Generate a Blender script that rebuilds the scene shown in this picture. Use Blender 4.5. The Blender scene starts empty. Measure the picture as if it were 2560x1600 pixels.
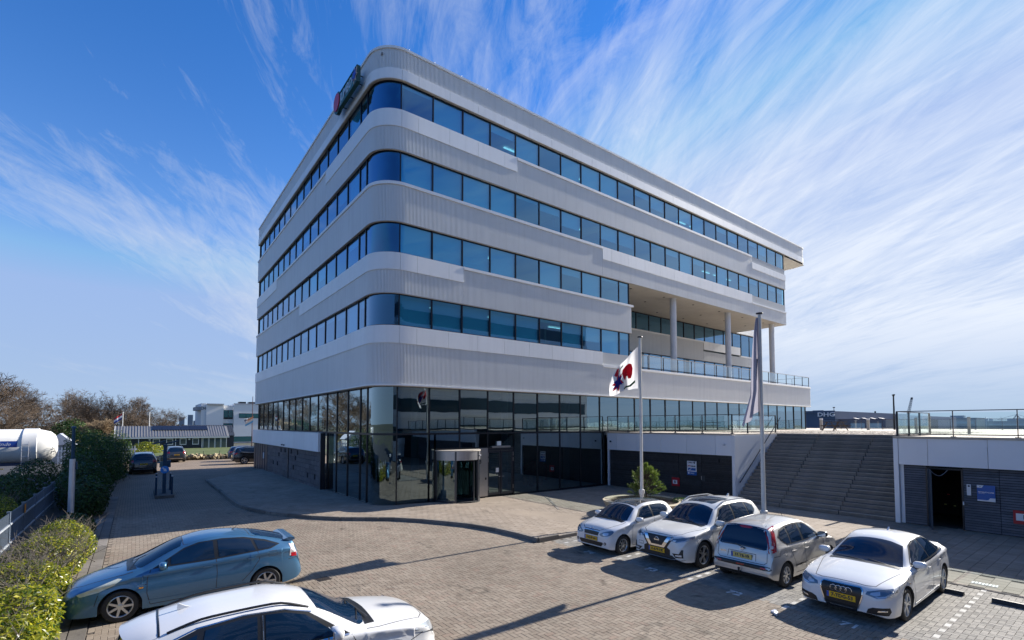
import bpy, bmesh, math, random
import numpy as np
from mathutils import Vector, Matrix, Euler
from mathutils.bvhtree import BVHTree
R = math.radians
random.seed(7)
S = bpy.context.scene
COL = S.collection

# ------------------------------------------------------------------ camera, sky, sun, exposure
cam_d = bpy.data.cameras.new('camera')
cam = bpy.data.objects.new('camera', cam_d)
COL.objects.link(cam)
S.camera = cam
cam_d.sensor_width = 36.0
cam_d.lens = 17.30
cam_d.shift_y = 0.0808
cam_d.clip_start = 0.1
cam_d.clip_end = 4000
cam.location = (0, 0, 4.0)
cam.rotation_euler = (R(90 + 2.56), 0, R(52.62 - 90))

SUN_EL, SUN_AZ = 28.0, -1.8          # azimuth counted from +X towards +Y
W = bpy.data.worlds.new('World')
S.world = W
W.use_nodes = True
nt = W.node_tree
nt.nodes.clear()
def N(t, kind, **kw):
    n = t.nodes.new(kind)
    for k, v in kw.items():
        if k in n.inputs.keys() and not hasattr(n, k): n.inputs[k].default_value = v
        elif hasattr(n, k): setattr(n, k, v)
        else: n.inputs[k].default_value = v
    return n
def mathn(t, op, a, b=None, c=None, clamp=False):
    n = t.nodes.new('ShaderNodeMath'); n.operation = op; n.use_clamp = clamp
    for i, v in enumerate((a, b, c)):
        if v is None: continue
        if isinstance(v, (int, float)): n.inputs[i].default_value = v
        else: t.links.new(v, n.inputs[i])
    return n.outputs[0]
def mixc(t, f, a, b, blend='MIX'):
    n = t.nodes.new('ShaderNodeMix'); n.data_type = 'RGBA'; n.blend_type = blend
    for i, v in ((0, f), (6, a), (7, b)):
        if isinstance(v, (int, float)): n.inputs[i].default_value = v
        elif isinstance(v, (tuple, list)): n.inputs[i].default_value = (*v[:3], 1)
        else: t.links.new(v, n.inputs[i])
    return n.outputs[2]
def ramp(t, f, stops):
    n = t.nodes.new('ShaderNodeValToRGB')
    e = n.color_ramp.elements
    while len(e) < len(stops): e.new(0.5)
    for el, (p, c) in zip(e, stops):
        el.position = p
        el.color = (*c, 1) if isinstance(c, (tuple, list)) else (c, c, c, 1)
    t.links.new(f, n.inputs[0])
    return n.outputs[0]
def world_sky():
    t = nt
    sky = t.nodes.new('ShaderNodeTexSky')
    sky.sky_type = 'NISHITA'
    sky.sun_disc = False
    sky.sun_elevation = R(SUN_EL)
    sky.sun_rotation = R(90 - SUN_AZ)
    sky.altitude = 0
    sky.air_density = 1.0
    sky.dust_density = 0.0
    sky.ozone_density = 1.2
    tc = t.nodes.new('ShaderNodeTexCoord')
    sep = t.nodes.new('ShaderNodeSeparateXYZ')
    t.links.new(tc.outputs['Generated'], sep.inputs[0])
    zc = mathn(t, 'MAXIMUM', sep.outputs[2], 0.0)
    den = mathn(t, 'ADD', zc, 0.12)
    px = mathn(t, 'DIVIDE', sep.outputs[0], den)
    py = mathn(t, 'DIVIDE', sep.outputs[1], den)
    # wisps streaming along one wind direction: stretch the cloud plane
    def layer(ang, sx, sy, scale, detail, rough, dist, seed):
        ca, sa = math.cos(ang), math.sin(ang)
        u = mathn(t, 'ADD', mathn(t, 'MULTIPLY', px, ca * sx), mathn(t, 'MULTIPLY', py, sa * sx))
        v = mathn(t, 'ADD', mathn(t, 'MULTIPLY', px, -sa * sy), mathn(t, 'MULTIPLY', py, ca * sy))
        cb = t.nodes.new('ShaderNodeCombineXYZ')
        t.links.new(u, cb.inputs[0]); t.links.new(v, cb.inputs[1]); cb.inputs[2].default_value = seed
        n = t.nodes.new('ShaderNodeTexNoise')
        t.links.new(cb.outputs[0], n.inputs['Vector'])
        n.inputs['Scale'].default_value = scale; n.inputs['Detail'].default_value = detail
        n.inputs['Roughness'].default_value = rough; n.inputs['Distortion'].default_value = dist
        return n.outputs['Fac']
    big = layer(0.5, 1, 1, 0.55, 3, 0.5, 0.3, CL_SEED)
    st = layer(CL_ANG, 0.34, 1.6, 1.5, 10, 0.64, 0.7, 11.7)
    fine = layer(CL_ANG + 0.25, 0.55, 2.1, 4.5, 10, 0.70, 1.2, 5.1)
    hs = t.nodes.new('ShaderNodeHueSaturation')
    hs.inputs['Saturation'].default_value = SKY_SAT
    hs.inputs['Value'].default_value = SKY_VAL
    hs.inputs['Hue'].default_value = 0.515
    cap_ = t.nodes.new('ShaderNodeVectorMath'); cap_.operation = 'MINIMUM'; cap_.inputs[1].default_value = SKY_CAP
    t.links.new(sky.outputs[0], cap_.inputs[0]); t.links.new(cap_.outputs[0], hs.inputs['Color'])
    # pale haze low over the horizon, all the way round
    hz = mathn(t, 'POWER', mathn(t, 'SUBTRACT', 1.0, zc, clamp=True), HZ_POW)
    base = mixc(t, mathn(t, 'MULTIPLY', hz, HZ_AMT), hs.outputs[0], HZ_COL)
    # the veil of high cloud is thicker on the sun side (+X)
    side = mathn(t, 'MULTIPLY_ADD', sep.outputs[0], CL_SIDE, 0.0)
    s = mathn(t, 'ADD', mathn(t, 'MULTIPLY', big, 0.56), mathn(t, 'MULTIPLY', st, 0.50))
    s = mathn(t, 'ADD', s, mathn(t, 'MULTIPLY', fine, 0.26))
    s = mathn(t, 'ADD', s, side)
    cov = ramp(t, s, [(0.0, 0.0), (CL_LO, 0.0), (CL_HI, 0.8), (1.0, 0.92)])
    cv = t.nodes.new('ShaderNodeRGBToBW'); t.links.new(cov, cv.inputs[0])
    fade = mathn(t, 'MULTIPLY_ADD', sep.outputs[2], 6.0, 0.0, clamp=True)
    cf = mathn(t, 'MULTIPLY', cv.outputs[0], fade)
    # cloud radiance: white, brighter in the part of the sky near the sun
    vd = t.nodes.new('ShaderNodeVectorMath'); vd.operation = 'DOT_PRODUCT'
    t.links.new(tc.outputs['Generated'], vd.inputs[0])
    vd.inputs[1].default_value = (math.cos(R(SUN_EL)) * math.cos(R(SUN_AZ)), math.cos(R(SUN_EL)) * math.sin(R(SUN_AZ)), math.sin(R(SUN_EL)))
    g = mathn(t, 'MULTIPLY_ADD', vd.outputs['Value'], 0.5, 0.5, clamp=True)
    g = mathn(t, 'POWER', g, 3.0)
    cl = mathn(t, 'MULTIPLY_ADD', g, CL_G, CL_B)
    cc = t.nodes.new('ShaderNodeCombineColor')
    t.links.new(mathn(t, 'MULTIPLY', cl, 0.94), cc.inputs[0]); t.links.new(cl, cc.inputs[1]); t.links.new(mathn(t, 'MULTIPLY', cl, 1.10), cc.inputs[2])
    fin = mixc(t, cf, base, cc.outputs[0])
    bg = t.nodes.new('ShaderNodeBackground')
    bg.inputs['Strength'].default_value = SKY_STR
    t.links.new(fin, bg.inputs[0])
    out = t.nodes.new('ShaderNodeOutputWorld')
    t.links.new(bg.outputs[0], out.inputs[0])
CL_SEED, CL_ANG, CL_LO, CL_HI, CL_G, CL_B, CL_SIDE = 8.1, 0.9, 0.69, 0.92, 0.9, 2.9, 0.27
SKY_CAP = (2.2, 2.9, 4.0)
SKY_SAT, SKY_VAL, SKY_STR = 1.42, 0.84, 0.104
HZ_POW, HZ_AMT, HZ_COL = 5.5, 0.97, (1.75, 2.3, 3.0)
world_sky()

sun_d = bpy.data.lights.new('sun', 'SUN')
sun = bpy.data.objects.new('sun', sun_d)
COL.objects.link(sun)
sun_d.energy = 4.0
sun_d.angle = R(0.53)
sun_d.color = (1.0, 0.945, 0.86)
_d = Vector((math.cos(R(SUN_EL)) * math.cos(R(SUN_AZ)), math.cos(R(SUN_EL)) * math.sin(R(SUN_AZ)), math.sin(R(SUN_EL))))
sun.rotation_euler = _d.to_track_quat('Z', 'Y').to_euler()
sun.location = (60, -5, 60)

S.view_settings.view_transform = 'Standard'
S.view_settings.look = 'None'
S.view_settings.exposure = 1.3
S.view_settings.gamma = 1.0
S.view_settings.use_curve_mapping = False
S.cycles.use_denoising = True
S.cycles.max_bounces = 7
S.cycles.diffuse_bounces = 3
S.cycles.glossy_bounces = 4
S.cycles.transmission_bounces = 4
S.cycles.transparent_max_bounces = 12
S.cycles.caustics_reflective = False
S.cycles.caustics_refractive = False
S.cycles.sample_clamp_indirect = 6.0

# ------------------------------------------------------------------ materials
MATS = {}
def mat(name, col, rough=0.6, metal=0.0, var=0.0, vscale=3.0, bump=0.0, bscale=40.0, coat=0.0, spec=0.5, objvar=0.0, emit=None, var2=None, streak=0.0):
    """principled with noise-driven colour variation, optional fine relief and per-object variation"""
    if name in MATS: return MATS[name]
    m = bpy.data.materials.new(name); m.use_nodes = True
    t = m.node_tree; t.nodes.clear()
    p = t.nodes.new('ShaderNodeBsdfPrincipled'); o = t.nodes.new('ShaderNodeOutputMaterial')
    t.links.new(p.outputs[0], o.inputs[0])
    p.inputs['Roughness'].default_value = rough; p.inputs['Metallic'].default_value = metal
    p.inputs['Specular IOR Level'].default_value = spec
    if coat: p.inputs['Coat Weight'].default_value = coat; p.inputs['Coat Roughness'].default_value = 0.03
    c = None
    tc = t.nodes.new('ShaderNodeTexCoord')
    if var > 0:
        n = t.nodes.new('ShaderNodeTexNoise'); n.inputs['Scale'].default_value = vscale; n.inputs['Detail'].default_value = 6; n.inputs['Roughness'].default_value = 0.65
        t.links.new(tc.outputs['Object'], n.inputs['Vector'])
        lo = tuple(max(0, x * (1 - var)) for x in col); hi = var2 or tuple(min(1, x * (1 + var)) for x in col)
        c = ramp(t, n.outputs['Fac'], [(0.30, lo), (0.70, hi)])
    if objvar > 0:
        oi = t.nodes.new('ShaderNodeObjectInfo')
        f = mathn(t, 'MULTIPLY_ADD', oi.outputs['Random'], 2 * objvar, 1 - objvar)
        cb = t.nodes.new('ShaderNodeCombineColor')
        for i in range(3): t.links.new(f, cb.inputs[i])
        c = mixc(t, 1.0, c if c is not None else col, cb.outputs[0], 'MULTIPLY')
    if streak > 0:
        g_ = t.nodes.new('ShaderNodeNewGeometry'); mp = t.nodes.new('ShaderNodeMapping'); mp.inputs['Scale'].default_value = (2.2, 2.2, 0.16)
        ns = t.nodes.new('ShaderNodeTexNoise'); ns.inputs['Scale'].default_value = 1.6; ns.inputs['Detail'].default_value = 7; ns.inputs['Roughness'].default_value = 0.7
        t.links.new(g_.outputs['Position'], mp.inputs['Vector']); t.links.new(mp.outputs[0], ns.inputs['Vector'])
        c = mixc(t, 1.0, c if c is not None else col, ramp(t, ns.outputs['Fac'], [(0.30, 1 - streak), (0.52, 1.0)]), 'MULTIPLY')
    if c is None: p.inputs['Base Color'].default_value = (*col, 1)
    else: t.links.new(c, p.inputs['Base Color'])
    if bump > 0:
        n2 = t.nodes.new('ShaderNodeTexNoise'); n2.inputs['Scale'].default_value = bscale; n2.inputs['Detail'].default_value = 4
        t.links.new(tc.outputs['Object'], n2.inputs['Vector'])
        b = t.nodes.new('ShaderNodeBump'); b.inputs['Strength'].default_value = bump; b.inputs['Distance'].default_value = 0.01
        t.links.new(n2.outputs['Fac'], b.inputs['Height']); t.links.new(b.outputs[0], p.inputs['Normal'])
    if emit:
        p.inputs['Emission Color'].default_value = (*col, 1); p.inputs['Emission Strength'].default_value = emit
    MATS[name] = m
    return m
def attr_mat(name, stops, rough=0.8, grime=0.25, gscale=0.35, bump=0.15, fine=60, spec=0.3):
    """colour picked per piece from a face attribute 'rnd' (object attribute on single pieces), plus wear and grain"""
    if name in MATS: return MATS[name]
    m = bpy.data.materials.new(name); m.use_nodes = True
    t = m.node_tree; t.nodes.clear()
    p = t.nodes.new('ShaderNodeBsdfPrincipled'); o = t.nodes.new('ShaderNodeOutputMaterial')
    t.links.new(p.outputs[0], o.inputs[0])
    p.inputs['Roughness'].default_value = rough; p.inputs['Specular IOR Level'].default_value = spec
    a = t.nodes.new('ShaderNodeAttribute'); a.attribute_name = 'rnd'
    c = ramp(t, a.outputs['Fac'], stops)
    g = t.nodes.new('ShaderNodeNewGeometry')
    n = t.nodes.new('ShaderNodeTexNoise'); n.inputs['Scale'].default_value = gscale; n.inputs['Detail'].default_value = 7; n.inputs['Roughness'].default_value = 0.7
    t.links.new(g.outputs['Position'], n.inputs['Vector'])
    k = ramp(t, n.outputs['Fac'], [(0.25, 1 - grime), (0.7, 1 + grime * 0.25)])
    nw = t.nodes.new('ShaderNodeTexNoise'); nw.inputs['Scale'].default_value = gscale * 3.7; nw.inputs['Detail'].default_value = 3; nw.inputs['Distortion'].default_value = 1.2
    t.links.new(g.outputs['Position'], nw.inputs['Vector'])
    kw_ = ramp(t, nw.outputs['Fac'], [(0.26, 1 - grime * 1.3), (0.38, 1.0), (1.0, 1.04)])
    n3 = t.nodes.new('ShaderNodeTexNoise'); n3.inputs['Scale'].default_value = fine; n3.inputs['Detail'].default_value = 5
    t.links.new(g.outputs['Position'], n3.inputs['Vector'])
    k3 = ramp(t, n3.outputs['Fac'], [(0.3, 0.82), (0.7, 1.12)])
    c = mixc(t, 1.0, c, k, 'MULTIPLY'); c = mixc(t, 1.0, c, k3, 'MULTIPLY'); c = mixc(t, 1.0, c, kw_, 'MULTIPLY')
    t.links.new(c, p.inputs['Base Color'])
    b = t.nodes.new('ShaderNodeBump'); b.inputs['Strength'].default_value = bump; b.inputs['Distance'].default_value = 0.004
    t.links.new(n3.outputs['Fac'], b.inputs['Height']); t.links.new(b.outputs[0], p.inputs['Normal'])
    MATS[name] = m
    return m
def glass_mat(name, tint, refl, refl_col=(0.9, 0.96, 1.0), wave=0.0, rough=0.0, fres=0.75):
    if name in MATS: return MATS[name]
    m = bpy.data.materials.new(name); m.use_nodes = True
    t = m.node_tree; t.nodes.clear()
    o = t.nodes.new('ShaderNodeOutputMaterial'); mx = t.nodes.new('ShaderNodeMixShader')
    tr = t.nodes.new('ShaderNodeBsdfTransparent'); tr.inputs[0].default_value = (*tint, 1)
    gl = t.nodes.new('ShaderNodeBsdfGlossy'); gl.inputs['Color'].default_value = (*refl_col, 1); gl.inputs['Roughness'].default_value = rough
    lw = t.nodes.new('ShaderNodeLayerWeight'); lw.inputs['Blend'].default_value = 0.35
    f = mathn(t, 'MULTIPLY_ADD', lw.outputs['Facing'], fres * (1 - refl), refl, clamp=True)
    t.links.new(mixc(t, mathn(t, 'POWER', lw.outputs['Facing'], 1.5), refl_col, (0.86, 0.93, 1.0)), gl.inputs['Color'])
    t.links.new(f, mx.inputs[0]); t.links.new(tr.outputs[0], mx.inputs[1]); t.links.new(gl.outputs[0], mx.inputs[2])
    if wave > 0:
        g = t.nodes.new('ShaderNodeNewGeometry')
        n = t.nodes.new('ShaderNodeTexNoise'); n.inputs['Scale'].default_value = 0.9; n.inputs['Detail'].default_value = 1
        t.links.new(g.outputs['Position'], n.inputs['Vector'])
        b = t.nodes.new('ShaderNodeBump'); b.inputs['Strength'].default_value = wave; b.inputs['Distance'].default_value = 0.02
        t.links.new(n.outputs['Fac'], b.inputs['Height']); t.links.new(b.outputs[0], gl.inputs['Normal']); 
    t.links.new(mx.outputs[0], o.inputs[0])
    MATS[name] = m
    return m

# ------------------------------------------------------------------ mesh helpers
class MB:
    def __init__(s): s.v = []; s.f = []; s.a = []
    def quad(s, a, b, c, d, r=0.5):
        i = len(s.v); s.v += [a, b, c, d]; s.f.append((i, i + 1, i + 2, i + 3)); s.a.append(r)
    def poly(s, pts, r=0.5):
        i = len(s.v); s.v += list(pts); s.f.append(tuple(range(i, i + len(pts)))); s.a.append(r)
    def box(s, x0, x1, y0, y1, z0, z1, r=0.5, bottom=True):
        i = len(s.v)
        s.v += [(x0, y0, z0), (x1, y0, z0), (x1, y1, z0), (x0, y1, z0), (x0, y0, z1), (x1, y0, z1), (x1, y1, z1), (x0, y1, z1)]
        F = [(4, 5, 6, 7), (0, 1, 5, 4), (1, 2, 6, 5), (2, 3, 7, 6), (3, 0, 4, 7)] + ([(3, 2, 1, 0)] if bottom else [])
        for q in F: s.f.append(tuple(i + k for k in q)); s.a.append(r)
    def obox(s, c, ax, ay, az, r=0.5):
        """box from centre and three half-axis vectors"""
        c, ax, ay, az = map(Vector, (c, ax, ay, az)); i = len(s.v)
        for sz in (-1, 1):
            for sx, sy in ((-1, -1), (1, -1), (1, 1), (-1, 1)): s.v.append(tuple(c + ax * sx + ay * sy + az * sz))
        for q in ((4, 5, 6, 7), (0, 1, 5, 4), (1, 2, 6, 5), (2, 3, 7, 6), (3, 0, 4, 7), (3, 2, 1, 0)): s.f.append(tuple(i + k for k in q)); s.a.append(r)
    def tube(s, p0, p1, r0, r1=None, n=8, cap=True, r=0.5):
        p0, p1 = Vector(p0), Vector(p1); r1 = r0 if r1 is None else r1
        d = (p1 - p0)
        if d.length < 1e-6: return
        d.normalize(); u = d.orthogonal().normalized(); w = d.cross(u); i = len(s.v)
        for p, rr in ((p0, r0), (p1, r1)):
            for k in range(n):
                a = 2 * math.pi * k / n
                s.v.append(tuple(p + u * (rr * math.cos(a)) + w * (rr * math.sin(a))))
        for k in range(n): s.f.append((i + k, i + (k + 1) % n, i + n + (k + 1) % n, i + n + k)); s.a.append(r)
        if cap:
            s.f.append(tuple(i + n - 1 - k for k in range(n))); s.f.append(tuple(i + n + k for k in range(n))); s.a += [r, r]
    def path(s, pts, rad, n=8, r=0.5):
        for a, b in zip(pts[:-1], pts[1:]): s.tube(a, b, rad, n=n, r=r)
    def lathe(s, prof, c=(0, 0, 0), n=24, axis='z', r=0.5):
        i = len(s.v); c = Vector(c)
        for (rad, h) in prof:
            for k in range(n):
                a = 2 * math.pi * k / n; x, y = rad * math.cos(a), rad * math.sin(a)
                s.v.append(tuple(c + (Vector((x, y, h)) if axis == 'z' else Vector((x, h, y)) if axis == 'y' else Vector((h, x, y)))))
        for j in range(len(prof) - 1):
            for k in range(n):
                a, b = i + j * n + k, i + j * n + (k + 1) % n
                s.f.append((a, b, b + n, a + n)); s.a.append(r)
    def prism(s, pts, z0, z1, r=0.5):
        """extrude a 2-D outline (x, y) from z0 to z1"""
        n = len(pts); i = len(s.v)
        s.v += [(x, y, z0) for x, y in pts] + [(x, y, z1) for x, y in pts]
        for k in range(n): s.f.append((i + k, i + (k + 1) % n, i + n + (k + 1) % n, i + n + k)); s.a.append(r)
        s.f.append(tuple(i + n + k for k in range(n))); s.f.append(tuple(i + n - 1 - k for k in range(n))); s.a += [r, r]
    def prism_ax(s, pts, o, u, v, w, r=0.5):
        """extrude outline pts (a,b) placed at o + a*u + b*v along vector w"""
        o, u, v, w = map(Vector, (o, u, v, w)); n = len(pts); i = len(s.v)
        P = [o + u * a + v * b for a, b in pts]
        s.v += [tuple(p) for p in P] + [tuple(p + w) for p in P]
        for k in range(n): s.f.append((i + k, i + (k + 1) % n, i + n + (k + 1) % n, i + n + k)); s.a.append(r)
        s.f.append(tuple(i + n + k for k in range(n))); s.f.append(tuple(i + n - 1 - k for k in range(n))); s.a += [r, r]
    def mesh(s, name, m, smooth=0, rnd=False, fixn=False):
        me = bpy.data.meshes.new(name)
        me.from_pydata([tuple(p) for p in s.v], [], s.f)
        if m is not None: me.materials.append(m)
        if rnd:
            at = me.attributes.new('rnd', 'FLOAT', 'FACE'); at.data.foreach_set('value', s.a)
        me.update()
        if fixn:
            bm = bmesh.new(); bm.from_mesh(me); bmesh.ops.remove_doubles(bm, verts=bm.verts, dist=1e-5); bmesh.ops.recalc_face_normals(bm, faces=bm.faces); bm.to_mesh(me); bm.free()
        if smooth:
            me.shade_smooth(); me.set_sharp_from_angle(angle=R(smooth))
        return me
    def build(s, name, m, parent=None, smooth=0, rnd=False, fixn=True, loc=None, **tags):
        return link(name, s.mesh(name, m, smooth, rnd, fixn), parent, loc, **tags)
def link(name, me, parent=None, loc=None, rot=None, **tags):
    o = bpy.data.objects.new(name, me); COL.objects.link(o)
    if parent: o.parent = parent
    if loc is not None: o.location = loc
    if rot is not None: o.rotation_euler = rot
    for k, v in tags.items():
        if v is not None: o[k] = v
    return o
def thing(name, label, cat, loc=(0, 0, 0), rotz=0.0, group=None):
    o = bpy.data.objects.new(name, None); COL.objects.link(o)
    o.location = loc; o.rotation_euler = (0, 0, rotz); o['label'] = label; o['category'] = cat
    o.empty_display_size = 0.2
    if group: o['group'] = group
    return o
def copy_tree(o, parent=None):
    c = o.copy(); COL.objects.link(c)
    if parent: c.parent = parent
    for ch in [x for x in COL.objects if x.parent == o]: copy_tree(ch, c)
    return c
def text_mesh(body, size, extrude=0.003, align='CENTER', bold=0.0, shear=0.0, space=1.0):
    cu = bpy.data.curves.new('txt', 'FONT'); cu.body = body; cu.size = size; cu.extrude = extrude
    cu.align_x = align; cu.align_y = 'CENTER'; cu.offset = bold; cu.shear = shear; cu.space_character = space; cu.resolution_u = 2
    o = bpy.data.objects.new('txt', cu); COL.objects.link(o)
    dg = bpy.context.evaluated_depsgraph_get()
    me = bpy.data.meshes.new_from_object(o.evaluated_get(dg))
    bpy.data.objects.remove(o); bpy.data.curves.remove(cu)
    return me
def text(name, body, size, m, origin, right, up, parent=None, sx=1.0, **kw):
    me = text_mesh(body, size, **kw)
    me.materials.clear(); me.materials.append(m)
    r, u = Vector(right).normalized(), Vector(up).normalized(); n = r.cross(u)
    M = Matrix(((r.x * sx, u.x, n.x, origin[0]), (r.y * sx, u.y, n.y, origin[1]), (r.z * sx, u.z, n.z, origin[2]), (0, 0, 0, 1)))
    me.transform(M)
    me.name = name
    return link(name, me, parent)
def lerp(a, b, t): return a + (b - a) * t
# ================================================================== SETTING: ground, pavement, kerb
white_al = mat('white_aluminium', (0.88, 0.88, 0.87), 0.42, 0.0, var=0.03, vscale=0.6, objvar=0.03, spec=0.5, streak=0.06)
rib_al = mat('ribbed_aluminium', (0.80, 0.80, 0.785), 0.40, 0.0, var=0.03, vscale=0.5, streak=0.08)
dark_al = mat('dark_frame', (0.012, 0.016, 0.024), 0.35, 0.3)
soffit_m = mat('soffit_panel', (0.52, 0.49, 0.44), 0.6, var=0.06, vscale=1.2, objvar=0.03)
pave_m = attr_mat('paving_bricks', [(0.0, (0.245, 0.195, 0.150)), (0.3, (0.27, 0.22, 0.17)), (0.6, (0.29, 0.24, 0.187)), (0.85, (0.315, 0.262, 0.205)), (1.0, (0.275, 0.205, 0.158))], 0.85, 0.36, 0.30, 0.25, 70)
stall_m = attr_mat('stall_bricks', [(0.0, (0.19, 0.18, 0.165)), (0.5, (0.255, 0.24, 0.215)), (1.0, (0.31, 0.29, 0.26))], 0.85, 0.25, 0.5, 0.25, 70)
slab_m = attr_mat('paving_slabs', [(0.0, (0.285, 0.23, 0.18)), (0.5, (0.315, 0.26, 0.205)), (1.0, (0.345, 0.285, 0.23))], 0.85, 0.28, 0.4, 0.2, 60)
whiteb_m = attr_mat('white_marking_bricks', [(0.0, (0.44, 0.43, 0.40)), (1.0, (0.60, 0.59, 0.56))], 0.8, 0.3, 1.2, 0.15, 60)
sand_m = mat('joint_sand', (0.085, 0.07, 0.055), 0.95, var=0.3, vscale=20)
kerb_m = attr_mat('kerb_stone', [(0.0, (0.15, 0.135, 0.12)), (1.0, (0.25, 0.225, 0.20))], 0.85, 0.3, 1.0, 0.2, 50)

def ground_mat():
    m = bpy.data.materials.new('far_ground'); m.use_nodes = True; t = m.node_tree
    p = t.nodes['Principled BSDF']; p.inputs['Roughness'].default_value = 0.95
    g = t.nodes.new('ShaderNodeNewGeometry')
    n = t.nodes.new('ShaderNodeTexNoise'); n.inputs['Scale'].default_value = 0.03; n.inputs['Detail'].default_value = 8
    t.links.new(g.outputs['Position'], n.inputs['Vector'])
    n2 = t.nodes.new('ShaderNodeTexNoise'); n2.inputs['Scale'].default_value = 3; n2.inputs['Detail'].default_value = 6
    t.links.new(g.outputs['Position'], n2.inputs['Vector'])
    c = ramp(t, n.outputs['Fac'], [(0.4, (0.055, 0.055, 0.055)), (0.52, (0.08, 0.085, 0.05)), (0.65, (0.06, 0.08, 0.03))])
    k = ramp(t, n2.outputs['Fac'], [(0.3, 0.7), (0.7, 1.2)])
    t.links.new(mixc(t, 1.0, c, k, 'MULTIPLY'), p.inputs['Base Color'])
    return m
gm = MB(); gm.quad((-2500, -2500, -0.10), (2500, -2500, -0.10), (2500, 2500, -0.10), (-2500, 2500, -0.10))
gm.build('ground', ground_mat(), kind='structure', label='flat ground running to the horizon')
asph = mat('asphalt', (0.045, 0.047, 0.052), 0.9, var=0.3, vscale=1.5, bump=0.3, bscale=90)
am = MB(); am.quad((-70, -20, -0.06), (-3.25, -20, -0.06), (-3.25, 76, -0.06), (-70, 76, -0.06))
am.build('asphalt_yard', asph, kind='structure', label='dark asphalt yard behind the fence')

def brick_far_mat(name, a, b, c):
    """paving too far away to build brick by brick"""
    m = bpy.data.materials.new(name); m.use_nodes = True; t = m.node_tree
    p = t.nodes['Principled BSDF']; p.inputs['Roughness'].default_value = 0.85; p.inputs['Specular IOR Level'].default_value = 0.3
    g = t.nodes.new('ShaderNodeNewGeometry')
    br = t.nodes.new('ShaderNodeTexBrick'); br.inputs['Scale'].default_value = 1.0
    br.inputs['Brick Width'].default_value = 0.21; br.inputs['Row Height'].default_value = 0.105; br.inputs['Mortar Size'].default_value = 0.006
    br.inputs['Color1'].default_value = (*a, 1); br.inputs['Color2'].default_value = (*b, 1); br.inputs['Mortar'].default_value = (*c, 1)
    sw = t.nodes.new('ShaderNodeMapping'); sw.inputs['Rotation'].default_value = (0, 0, R(90))
    t.links.new(g.outputs['Position'], sw.inputs['Vector']); t.links.new(sw.outputs[0], br.inputs['Vector'])
    n = t.nodes.new('ShaderNodeTexNoise'); n.inputs['Scale'].default_value = 0.35; n.inputs['Detail'].default_value = 8; n.inputs['Roughness'].default_value = 0.7
    t.links.new(g.outputs['Position'], n.inputs['Vector'])
    k = ramp(t, n.outputs['Fac'], [(0.25, 0.7), (0.7, 1.1)])
    t.links.new(mixc(t, 1.0, br.outputs['Color'], k, 'MULTIPLY'), p.inputs['Base Color'])
    return m
far_brick = brick_far_mat('far_paving', (0.245, 0.19, 0.14), (0.29, 0.225, 0.17), (0.12, 0.09, 0.07))

KERB = [(4.07, 41.0), (4.07, 40.0), (4.10, 34.2), (4.08, 29.5), (4.10, 27.6), (4.3, 25.9), (4.75, 24.4), (5.4, 23.1), (6.1, 21.95), (6.95, 20.9), (7.75, 20.25), (8.7, 19.45), (9.5, 18.4), (10.05, 17.4), (10.5, 16.5), (10.85, 15.2), (11.0, 14.0), (11.02, 12.95)]
def pave_z(x, y):
    return 0.13 * max(0.0, min(1.0, (14.5 - x) / 3.0)) if y > 12.9 else 0.0
def in_platform(x, y):
    """entrance pavement: right of the kerb line"""
    if y < 12.95: return x > 16.55
    if y > 52: return False
    ks = [(yy, xx) for xx, yy in KERB][::-1]
    if y > 41.0: return x > 4.07 + (y - 41) * 0.7
    for (ya, xa), (yb, xb) in zip(ks[:-1], ks[1:]):
        if ya <= y <= yb: return x > lerp(xa, xb, (y - ya) / (yb - ya + 1e-9)) + 0.14
    return True
# bed of sand below all pieces, and the far sheets
sm = MB(); sm.quad((-3.2, -12, -0.009), (26, -12, -0.009), (26, 53, -0.009), (-3.2, 53, -0.009))
sm.build('paving_bed', sand_m, kind='structure', label='sand bed in the joints of the paving')
fm = MB(); fm.quad((-2.0, 27.6, -0.006), (4.2, 27.6, -0.006), (4.2, 41.2, -0.006), (-2.0, 41.2, -0.006))
fm.quad((-2.0, 41.2, -0.006), (12.5, 41.2, -0.006), (12.5, 66.3, -0.006), (-2.0, 66.3, -0.006))
fm.quad((12.5, 51.65, -0.006), (26, 51.65, -0.006), (26, 66.3, -0.006), (12.5, 66.3, -0.006))
fm.build('far_driveway', far_brick, kind='structure', label='brick driveway in the distance')

CAMP = Vector((0, 0, 4.0)); HD = Vector((math.cos(R(52.62)), math.sin(R(52.62)))); RT = Vector((math.sin(R(52.62)), -math.cos(R(52.62))))
def in_view(x, y, pad=0.6):
    d = x * HD.x + y * HD.y
    if d < 3: return False
    r = x * RT.x + y * RT.y
    return abs(r) < d * 1.0407 + pad + 0.4 and d > 8.3
class Paver:
    """collects pieces; the nearest become single objects, the rest one mesh"""
    def __init__(s): s.p = []
    def add(s, x0, x1, y0, y1, z, r, m): s.p.append((x0, x1, y0, y1, z, r, m))
driveway = thing('driveway', 'sunlit driveway of beige herringbone paving bricks in front of the entrance', 'driveway')
driveway['kind'] = 'structure'; del driveway['category']
pv = {'brick': [], 'stall': [], 'slab': [], 'white': []}
rng = random.Random(3)
BL, BW, J = 0.21, 0.105, 0.006
whites = []
for ly in (2.70, 5.08, 7.46, 9.86):
    k = 0
    xx = 11.55
    while xx < 16.3:
        whites.append((xx, ly)); xx += 0.42
whites += [(11.6 + 0.42 * k, 12.3) for k in range(2)]
whites_hit = {}
def is_white(cx, cy):
    for (wx, wy) in whites:
        if abs(cx - wx) < 0.105 and abs(cy - wy) < 0.0525: return True
    return False
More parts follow.
